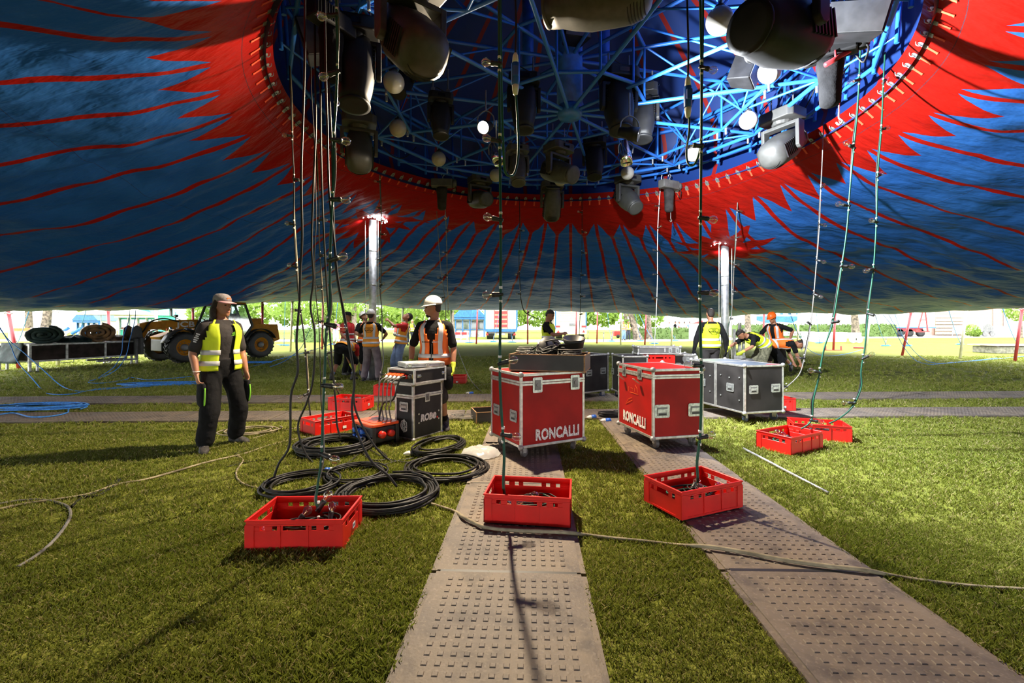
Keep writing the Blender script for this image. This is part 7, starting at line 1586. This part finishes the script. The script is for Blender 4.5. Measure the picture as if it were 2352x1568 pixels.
tree('leaning tree at the left end of the clipped hedge', 1466, 780, .36, -1.5, [(-2.0, 0, 3.3, 2.2, 1.2, .65), (.2, -.5, 2.6, .5, .5, .8), (-.5, 0, 5.5, 3, 3, 1.8)], 2600, 6, .13); tree('straight tree trunk growing out of the clipped hedge', 1491, 779, .30, -.1, [(0, 0, 6, 2.8, 2.8, 1.8)], 1500, 7)
tree('pale tree trunk behind the bending man at the right mast', 1718, 778, .36, .0, [(0, 0, 6.5, 3, 3, 2)], 1200, 8); tree('broad pale tree trunk on the right lawn', 1966, 779, .40, -.2, [(0, 0, 7, 3.2, 3, 2.2)], 1200, 9); tree('small leafy tree at the right edge by the brick house', 2345, 776, .12, .1, [(0, 0, 3.0, 1.6, 1.2, 1.3), (.3, 0, 4.4, 2, 1.6, 1.2)], 1500, 10, .14)
FARW = [(-46, 74, 'far leafy tree behind the parasols at left'), (-34, 78, 'far leafy tree behind the green kiosk'), (-24, 76, 'far leafy tree behind the yellow handler'), (-13, 74, 'far leafy tree behind the crew at the left mast'), (-4, 80, 'far leafy tree left of the blue kiosk'), (8, 82, 'far leafy tree between the two wagons'), (20, 80, 'far leafy tree behind the clipped hedge')]
for k, (x_, y_, lab) in enumerate(FARW):
    t = thing('tree', lab, 'tree', (x_, y_, 0), 0, 'trees beyond the tent'); m = MB(); m.tube([(0, 0, 0), (0, 0, 5)], .35, 8); m.build('trunk', M['bark'], t, True)
    leaf_cloud([(0, 0, 4.2, 5.5, 2.5, 3.2), (4, 0, 3.0, 3, 2, 2.2), (-4, 0, 3.2, 3, 2, 2.2)], 1500, .42, 60 + k, 'leaf', 'foliage', t)
def hedge(label, px0, px1, pyb, pyt, depth, seed):
    a, b = g(px0, pyb), g(px1, pyb); hh = (pyb - pyt) / F * a.y; t = thing('hedge', label, 'hedge', a, 0); L_ = b.x - a.x
    m = MB(); m.bx(.05, L_ - .05, .05, depth, 0, hh - .06); m.build('core', M['hedge_leaf'], t)
    rng = np.random.default_rng(seed); n = int(L_ * hh * 140); p = np.zeros((n, 3)); f_ = rng.random(n) < .75
    p[:, 0] = rng.uniform(0, L_, n); p[:, 1] = np.where(f_, rng.uniform(-.05, .08, n), rng.uniform(0, depth, n)); p[:, 2] = np.where(f_, rng.uniform(0, hh, n), rng.uniform(hh - .08, hh + .05, n))
    leaf_cloud([(*q, .03, .03, .03) for q in p], n, .075, seed, 'hedge_leaf', 'foliage', t)
hedge('clipped hedge behind the crew group at left', 673, 762, 786, 753, 1.0, 11); hedge('clipped dark hedge in the middle right behind the tent poles', 1430, 1592, 779, 752, 1.1, 12); hedge('clipped hedge behind the white garden boxes', 1692, 1965, 776, 745, 1.1, 13); hedge('clipped hedge left of the white container trailer', 1980, 2062, 773, 744, 1.0, 14)
# ------------------------------------------------------------------ wagons, kiosks, fences
def boxat(px0, px1, pyt, pyb, depth):
    a = g(px0, pyb); k = a.y / F; return a, (px1 - px0) * k, (pyb - pyt) * k, depth
# cream wagon with red steps
a, W, Hh, D = boxat(1114, 1187, 690, 779, 6.0); wg = thing('wagon', 'cream circus wagon with blue edges and red folding steps', 'wagon', a)
m = MB(); m.bx(0, W, 0, D, .95, 3.9); m.build('body', M['cream'], wg, bevel=.03)
for xx in (0, W): m = MB(); m.bx(xx - .07, xx + .07, -.06, .06, .85, 3.9); m.build('corner_trim', M['blue_paint'], wg)
m = MB(); m.bx(0, W, -.08, .02, .72, .98); m.build('bumper', M['blue_paint'], wg)
for xx in (W * .30, W * .70): m = MB(); m.beam((xx, -.15, 1.0), (xx, -.10, 3.0), .06); m.build('stringer', M['red_paint'], wg)
for k in range(4): m = MB(); m.bx(W * .30, W * .70, -.22, -.08, 1.15 + .42 * k, 1.40 + .42 * k); m.build('step', M['red_paint'], wg)
for xx in (.15, W - .85): m = MB(); m.lathe([(.2, -.35), (.48, -.35), (.5, -.3), (.5, .3), (.48, .35), (.2, .35)], 18, Matrix.Translation((xx + .35, .8, .48)) @ Matrix.Rotation(PI / 2, 4, 'Y')); m.build('wheel', M['rubber'], wg, True)
m = MB(); m.bx(.3, W - .3, .1, D - .3, .55, .85); m.build('underframe', M['steel_dark'], wg)
for xx in (.2, W - .2): m = MB(); m.prism([(-.16, 0), (.16, 0), (0, .28)], -.10, -.07, Matrix.Translation((xx, 0, .38)) @ Matrix(((1, 0, 0, 0), (0, 0, 1, 0), (0, 1, 0, 0), (0, 0, 0, 1)))); m.build('reflector', M['sign_red'], wg)
m = MB(); m.bx(W * .38, W * .62, -.10, -.08, .42, .55); m.build('number_plate', M['white_paint'], wg)
# caravan with slats
a, W, Hh, D = boxat(1276, 1346, 690, 778, 6.0); wg = thing('wagon', 'cream circus wagon with horizontal slatted back and tail lights', 'wagon', a)
m = MB(); m.bx(0, W, 0, D, .75, 3.9); m.build('body', M['cream'], wg, bevel=.04)
for k in range(13): m = MB(); m.box((W / 2, -.05, 1.75 + .165 * k), (W * .86, .09, .115), Matrix.Rotation(.3, 3, 'X')); m.build('slat', M['cream'], wg)
for xx in (.0, W): m = MB(); m.bx(xx - .05, xx + .05, -.04, .06, .75, 3.9); m.build('corner_trim', M['blue_paint'], wg)
m = MB(); m.bx(-.05, W + .05, -.12, .0, .45, .95); m.build('bumper', M['cream'], wg, bevel=.03)
for xx in (.22, W - .22): m = MB(); m.bx(xx - .22, xx + .22, -.05, .0, 1.12, 1.30); m.build('tail_light', M['sign_red'], wg)
for xx in (.25, W - .25): m = MB(); m.prism([(-.15, 0), (.15, 0), (0, .26)], -.15, -.12, Matrix.Translation((xx, 0, .62)) @ SD); m.build('reflector', M['sign_red'], wg)
m = MB(); m.bx(W * .45, W * .65, -.06, 0, 1.25, 1.5); m.build('lamp', M['steel_dark'], wg); m = MB(); m.bx(W * .36, W * .62, -.14, -.12, .62, .76); m.build('number_plate', M['white_paint'], wg)
for xx in (.1, W - .7): m = MB(); m.lathe([(.2, -.3), (.42, -.3), (.44, .3), (.2, .3)], 18, Matrix.Translation((xx + .3, .8, .43)) @ Matrix.Rotation(PI / 2, 4, 'Y')); m.build('wheel', M['rubber'], wg, True)
# blue kiosk, barriers, trailers
def stall(label, px0, px1, pyt, pyb, D, wall, trim, name='kiosk', cat='kiosk', win=True, roof=None):
    a, W, Hh, D = boxat(px0, px1, pyt, pyb, D); t = thing(name, label, cat, a)
    m = MB(); m.bx(0, W, .2, D, 0, Hh); m.build('wall', M[wall], t)
    for k in range(5): m = MB(); xx = W * k / 4; m.bx(xx - .05, xx + .05, 0, .2, 0, Hh); m.build('post', M[trim], t)
    if win:
        for k in range(4): m = MB(); m.bx(W * k / 4 + .12, W * (k + 1) / 4 - .12, .15, .2, Hh * .38, Hh * .82); m.build('window', M['window_glass'], t); m = MB(); m.bx(W * k / 4 + .05, W * (k + 1) / 4 - .05, .1, .2, Hh * .36, Hh * .39); m.build('sill', M[trim], t)
    m = MB(); m.prism([(-.3, Hh), (W + .3, Hh), (W * .8, Hh + .9), (W * .2, Hh + .9)], -.4, D + .3, SD); m.build('roof', M[roof or trim], t)
    m = MB(); m.bx(-.2, W + .2, -.3, .0, Hh - .25, Hh); m.build('fascia', M[trim], t); return t
stall('pale blue kiosk with windows beyond the path', 1046, 1112, 728, 774, 3, 'grey_wall', 'blue_paint'); stall('green and white sales hut at left behind the brown tarpaulin', 272, 356, 724, 775, 3, 'green_paint', 'white_paint', roof='green_paint'); stall('white stall behind the blue coiled pipes at far left', 176, 226, 736, 772, 2.5, 'white_paint', 'blue_paint')
for k, (px, lab) in enumerate(((232, 'cream parasol over the stalls at left, left one'), (300, 'cream parasol over the stalls at left, right one'))):
    b_ = g(px, 777); t = thing('parasol', lab, 'parasol', b_); m = MB(); m.tube([(0, 0, 0), (0, 0, 3.0)], .04, 8); m.build('pole', M['white_paint'], t, True)
    m = MB(); m.lathe([(2.3, 2.35), (2.3, 2.42), (1.2, 2.75), (.05, 3.05)], 8, cap=False); m.build('canopy', M['cream'], t)
a, W, Hh, D = boxat(20, 152, 766, 782, .1); t = thing('picket_fence', 'pale wooden picket fence at the left edge beyond the lawn', 'fence', a); n_ = 44
pk = MB(); pk.prism([(-.045, 0), (.045, 0), (.045, .78), (0, .86), (-.045, .78)], -.012, .012, SD); pk_me = mesh_of(pk, 'picket', 'wood')
for k in range(n_): obj_of(pk_me, t, Matrix.Translation((W * k / (n_ - 1), 0, 0)))
for zz in (.2, .6): m = MB(); m.bx(0, W, .02, .05, zz, zz + .07); m.build('rail', M['wood'], t)
def barrier(label, px0, px1, pyt, pyb, m1='orange_helmet', m2='white_paint'):
    a, W, Hh, D = boxat(px0, px1, pyt, pyb, .1); t = thing('barrier', label, 'barrier', a)
    for k, zz in enumerate((Hh * .62, Hh * .15)): m = MB(); m.bx(0, W, -.04, .04, zz, zz + Hh * .34); m.build('board', M[m1 if k == 0 else m2], t)
    for xx in (.1, W * .5, W - .1): m = MB(); m.bx(xx - .04, xx + .04, -.05, .05, 0, Hh); m.box((xx, 0, .03), (.1, .6, .06)); m.build('post', M[m2], t)
barrier('orange and white barrier behind the picket fence', 25, 120, 752, 779); barrier('red and white barrier in front of the blue kiosk', 1042, 1076, 762, 779, 'sign_red')
a = g(160, 778); t = thing('pipe_rack', 'blue and white striped tubes behind the green tarpaulin', 'tubes', a); pb = MB(); pb.tube([(0, 0, 0), (.9, 0, .55)], .14, 10); pw = mesh_of(pb, 'tube', 'white_plastic'); pbl = mesh_of(pb, 'tube', 'blue_paint')
for k in range(8): obj_of(pw if k % 2 else pbl, t, Matrix.Translation((-1 + .62 * k, 0, .5)))
a, W, Hh, D = boxat(905, 928, 747, 772, 1.5); t = thing('trailer', 'small pink-red trailer box behind the far workers', 'trailer', a); m = MB(); m.bx(0, W, 0, D, .45, Hh); m.build('box', M['red_paint'], t, bevel=.03); m = MB(); m.bx(-.1, W + .1, -.05, D, .33, .45); m.build('bed', M['wood'], t)
for xx in (.15, W - .15): m = MB(); m.lathe([(.1, -.1), (.26, -.1), (.27, .1), (.1, .1)], 14, Matrix.Translation((xx, .1, .27)) @ Matrix.Rotation(PI / 2, 4, 'X')); m.build('wheel', M['rubber'], t, True)
a, W, Hh, D = boxat(1411, 1428, 760, 776, 1.0); t = thing('trailer', 'small red box trailer left of the clipped hedge', 'trailer', a); m = MB(); m.bx(0, W, 0, D, .2, Hh); m.build('box', M['red_paint'], t, bevel=.02); m = MB(); m.lathe([(.06, -.06), (.18, -.06), (.18, .06), (.06, .06)], 12, Matrix.Translation((W / 2, -.02, .18)) @ Matrix.Rotation(PI / 2, 4, 'X')); m.build('wheel', M['rubber'], t, True)
a, W, Hh, D = boxat(1592, 1608, 742, 781, 1.0); t = thing('cabinet', 'grey upright cabinet with a red top behind the man seen from behind', 'cabinet', a); m = MB(); m.bx(0, W, 0, D, 0, Hh); m.build('body', M['grey_wall'], t); m = MB(); m.prism([(-.1, Hh), (W + .2, Hh), (W + .2, Hh + .25)], -.1, D, SD); m.build('roof', M['red_paint'], t)
# right side: long white hall with blue lettering, container trailer, brick house
a, W, Hh, D = boxat(1660, 2052, 690, 772, 1.0); a = V((a.x, 58.0, 0)); W = (2065 - 1660) / F * 58; t = thing('white_hall', 'long white wall with blue sign behind the right mast crew', 'building', a)
m = MB(); m.bx(0, W, 0, 6, 0, 5.2); m.build('wall', M['white_plastic'], t)
m = MB(); m.bx(W * .27, W * .50, -.08, 0, 1.95, 2.45); m.prism([(W * .27, 1.95), (W * .50, 1.95), (W * .47, 1.6), (W * .40, 1.75), (W * .33, 1.6)], -.08, 0, SD); m.build('sign_band', M['blue_paint'], t)
q = text('sign_lettering', 'CIRCUS', M['blue_paint'], t, (W * .385, -.06, 3.0), (PI / 2, 0, 0), 1.25, 1, .01, .02) if False else None
for k in range(6): m = MB(); xx = W * (.27 + .045 * k); m.bx(xx, xx + .32, -.07, 0, 2.65, 3.25); m.build('sign_stroke', M['blue_paint'], t)
a, W, Hh, D = boxat(2060, 2148, 690, 773, 4.0); wg = thing('container_trailer', 'white container trailer with red ladder frame on the right', 'trailer', a)
m = MB(); m.bx(0, W, 0, D, 1.05, 4.2); m.build('box', M['white_plastic'], wg, bevel=.04)
m = MB(); m.bx(-.06, W + .06, -.05, .02, .98, 1.10); m.build('lower_trim', M['blue_paint'], wg)
m = MB(); m.bx(.1, W * .7, .1, D - .1, .62, 1.0); m.build('underframe', M['pole_red'], wg)
for xx in (.5, 1.6, 2.9): m = MB(); m.lathe([(.2, -.15), (.42, -.15), (.43, .15), (.2, .15)], 16, Matrix.Translation((xx, .25, .43)) @ Matrix.Rotation(PI / 2, 4, 'X')); m.build('wheel', M['rubber'], wg, True)
for p_, q_ in (((W * .62, -.9, .6), (W * .62, -.5, 3.6)), ((W * .38, -.9, 1.0), (W * .62, -.5, 3.6)), ((W * .42, -.9, 1.9), (W * .62, -.7, 1.9)), ((W * .3, -.9, .6), (W * .66, -.9, .6)), ((W * .3, -.9, .75), (W * .45, -.9, .75))): m = MB(); m.beam(p_, q_, .10); m.build('ladder_bar', M['sign_red'], wg)
a = g(2150, 772); a = V((a.x, 57, 0)); t = thing('brick_house', 'low pale brick building at the right edge beyond the lawn', 'building', V(((2140 - CX) / F * 57, 57, 0))); W = 16
br = SM('brick'); bt = br.N.new('ShaderNodeTexBrick'); tcb = br.N.new('ShaderNodeTexCoord'); mp = br.N.new('ShaderNodeMapping'); mp.inputs['Rotation'].default_value = (PI / 2, 0, 0); br.L.new(tcb.outputs['Object'], mp.inputs[0]); br.L.new(mp.outputs[0], bt.inputs['Vector'])
bt.inputs['Scale'].default_value = 3.0; bt.inputs['Color1'].default_value = (.42, .24, .17, 1); bt.inputs['Color2'].default_value = (.36, .20, .15, 1); bt.inputs['Mortar'].default_value = (.5, .45, .4, 1); br.L.new(bt.outputs[0], br.b.inputs['Base Color']); br.b.inputs['Roughness'].default_value = .85; M['brick'] = br.m
m = MB(); m.bx(0, W, 0, 8, 0, 4.6); m.build('wall', M['brick'], t)
for xx in (7.7, 9.0): m = MB(); m.tube([(xx, -.08, 0), (xx, -.08, 4.6)], .07, 8); m.build('downpipe', M['grey_wall'], t, True)
for k in range(6): m = MB(); m.bx(.2, 3.9, -.35, -.25, .15 + .42 * k, .50 + .42 * k); m.build('plank', M['wood'], t)
def misc(name, label, cat, px0, px1, pyt, pyb, D, mt, fn=None):
    a, W, Hh, D = boxat(px0, px1, pyt, pyb, D); t = thing(name, label, cat, a); m = MB()
    if fn: fn(m, W, Hh, D)
    else: m.bx(0, W, 0, D, 0, Hh)
    m.build('body', M[mt], t, bevel=.02); return t
misc('planter', 'white garden box in front of the hedge, left one', 'planter', 1800, 1872, 761, 776, 1.2, 'white_plastic', lambda m, W, Hh, D: (m.bx(0, W, 0, .08, .25, Hh), m.bx(0, W, D - .08, D, .25, Hh), m.bx(0, .08, .08, D - .08, .25, Hh), m.bx(W - .08, W, .08, D - .08, .25, Hh), m.bx(.1, .3, .1, .3, 0, .25), m.bx(W - .3, W - .1, .1, .3, 0, .25)))
misc('planter', 'large white garden box in front of the hedge, right one', 'planter', 1872, 1944, 763, 785, 1.6, 'white_plastic', lambda m, W, Hh, D: (m.prism([(0, 0), (W, 0), (W + .12, Hh), (-.12, Hh)], 0, .1, SD), m.prism([(0, 0), (W, 0), (W + .12, Hh), (-.12, Hh)], D - .1, D, SD), m.bx(0, .1, .1, D - .1, 0, Hh), m.bx(W - .1, W, .1, D - .1, 0, Hh)))
misc('wheelbarrow', 'white handcart beside the broad pale trunk', 'handcart', 1948, 1978, 764, 788, .9, 'white_paint', lambda m, W, Hh, D: (m.prism([(0, Hh * .45), (W, Hh * .45), (W * 1.05, Hh), (-.05, Hh)], 0, D, SD), m.lathe([(.1, -.04), (.28, -.04), (.3, 0), (.28, .04), (.1, .04)], 16, Matrix.Translation((W * .3, -.1, .3)) @ Matrix.Rotation(PI / 2, 4, 'X')), m.lathe([(.1, -.04), (.28, -.04), (.3, 0), (.28, .04), (.1, .04)], 16, Matrix.Translation((W * .75, -.1, .3)) @ Matrix.Rotation(PI / 2, 4, 'X'))))
misc('garden_chair', 'white garden chair with dark slats by the brick house', 'chair', 2198, 2222, 752, 772, .6, 'grey_wall', lambda m, W, Hh, D: (m.bx(0, W, 0, D, .4, .46), m.bx(0, W, D - .05, D, .5, .62), m.bx(0, W, D - .05, D, .7, .82), m.bx(0, W, D - .05, D, .9, Hh), m.bx(0, .05, 0, .05, 0, .6), m.bx(W - .05, W, 0, .05, 0, .6), m.bx(0, .05, D - .05, D, 0, Hh), m.bx(W - .05, W, D - .05, D, 0, Hh)))
misc('pallet_board', 'tilted white board on the lawn near the brick house', 'board', 2284, 2334, 749, 773, .3, 'white_plastic', lambda m, W, Hh, D: m.box((W / 2, .3, Hh / 2), (W, .05, Hh * 1.02), Matrix.Rotation(-.25, 3, 'X')))
misc('motor_bike', 'dark cluttered cart under a black cover near the brick house', 'cart', 2256, 2284, 742, 773, 1.0, 'steel_dark', lambda m, W, Hh, D: (m.prism([(0, .35), (W, .35), (W * .9, Hh * .75), (W * .5, Hh), (W * .1, Hh * .8)], 0, D, SD), m.lathe([(.1, -.05), (.3, -.05), (.32, .05), (.1, .05)], 16, Matrix.Translation((W * .2, -.06, .32)) @ Matrix.Rotation(PI / 2, 4, 'X')), m.lathe([(.1, -.05), (.3, -.05), (.32, .05), (.1, .05)], 16, Matrix.Translation((W * .8, -.06, .32)) @ Matrix.Rotation(PI / 2, 4, 'X'))))
for k in range(5): misc('fence_slab', f'grey upright slab leaning by the dark cart, {NTH[k]} from the left', 'slab', 2243 + 3.2 * k, 2245.6 + 3.2 * k, 749, 773, .2, 'grey_wall')
sh_b = thing('shrub', 'light green shrub in front of the brick house', 'shrub', g(2232, 773)); leaf_cloud([(0, 0, .7, .9, .6, .7), (.5, 0, .4, .5, .4, .4)], 700, .12, 71, 'leaf', 'foliage', sh_b)
misc('panel_board', 'pale blue panel standing behind the white board', 'board', 2308, 2337, 734, 773, .1, 'grey_wall')
a = g(2291, 812); t = thing('concrete_block', 'low mossy concrete block with a board on top at the right edge', 'concrete block', a); m = MB(); m.bx(0, 3.2, 0, 1.2, 0, .33); m.build('block', M['concrete'], t, bevel=.03); m = MB(); m.bx(-.15, 3.3, -.1, 1.3, .37, .42); m.build('board', M['wood'], t); m = MB(); m.bx(.2, .3, .2, 1.0, .33, .37); m.bx(2.8, 2.9, .2, 1., .33, .37); m.build('batten', M['steel_dark'], t)
m = MB(); a, b_ = g(1960, 798, .05), g(1972, 802, .05); m.tube([a, a + V((.55, -.35, 0))], .05, 10); tag(m.build('red_post', M['pole_red'], None, True), 'short red pipe lying on the bright lawn', 'pipe')
# ------------------------------------------------------------------ outer guy ropes and ground anchors
def guy(label, px0, py0, Y0, px1, py1, anchor=True, r=.014, m='blue_rope'):
    a, b_ = at(px0, py0, Y0), g(px1, py1, .05); mid = (a + b_) / 2 - V((0, 0, .08)); t = thing('guy_line', label, 'guy rope', b_, group='outer guy ropes')
    q = MB(); q.tube(catmull([a - b_, mid - b_, V((0, 0, .12))], 4), r, 6); q.build('rope', M[m], t, True)
    if anchor:
        q = MB(); q.tube([(0, 0, -.1), (.04, 0, .42)], .022, 8); q.lathe([(.035, .40), (.035, .45)], 8, Matrix.Translation((.04, 0, 0))); q.build('stake', M['steel_dark'], t, True)
        q = MB(); q.tube(catmull(coil_path(0, 0, .30, .16, 3, .4, .3, -.03, .02, int(px0)), 2), r, 5); q.build('rope_end', M[m], t, True)
for k, row in enumerate(((66, 716, 16.5, 36, 800), (198, 712, 17.5, 170, 795), (405, 705, 21, 395, 792), (655, 690, 26, 652, 792), (775, 695, 28, 768, 790), (1086, 711, 34, 1078, 786), (1148, 711, 34.5, 1133, 784), (1168, 711, 34.5, 1176, 785), (1285, 713, 35, 1303, 786), (1395, 717, 35, 1404, 783), (1460, 721, 34, 1471, 782), (1468, 721, 33.5, 1503, 788), (1528, 724, 32, 1550, 781), (1752, 718, 28, 1772, 786), (1812, 717, 27, 1845, 786), (1875, 718, 27, 1882, 787), (2010, 722, 23, 2034, 793), (2055, 720, 22, 2083, 793), (2179, 712, 21, 2205, 790), (2303, 708, 20, 2338, 797))):
    guy(f'blue guy rope running from the tent hem to a ground stake, {NTH[k]} from the left', *row)
for k, (px, py) in enumerate(((1350, 779), (1386, 785), (1406, 783))): 
    b_ = g(px, py); t = thing('ground_anchor', f'dark ground stake in the gravel, {NTH[k]} from the left', 'stake', b_, group='ground stakes'); m = MB(); m.tube([(0, 0, -.1), (.03, 0, .75)], .035, 8); m.lathe([(.055, .70), (.055, .77)], 10, Matrix.Translation((.03, 0, 0))); m.build('stake', M['steel_dark'], t, True)
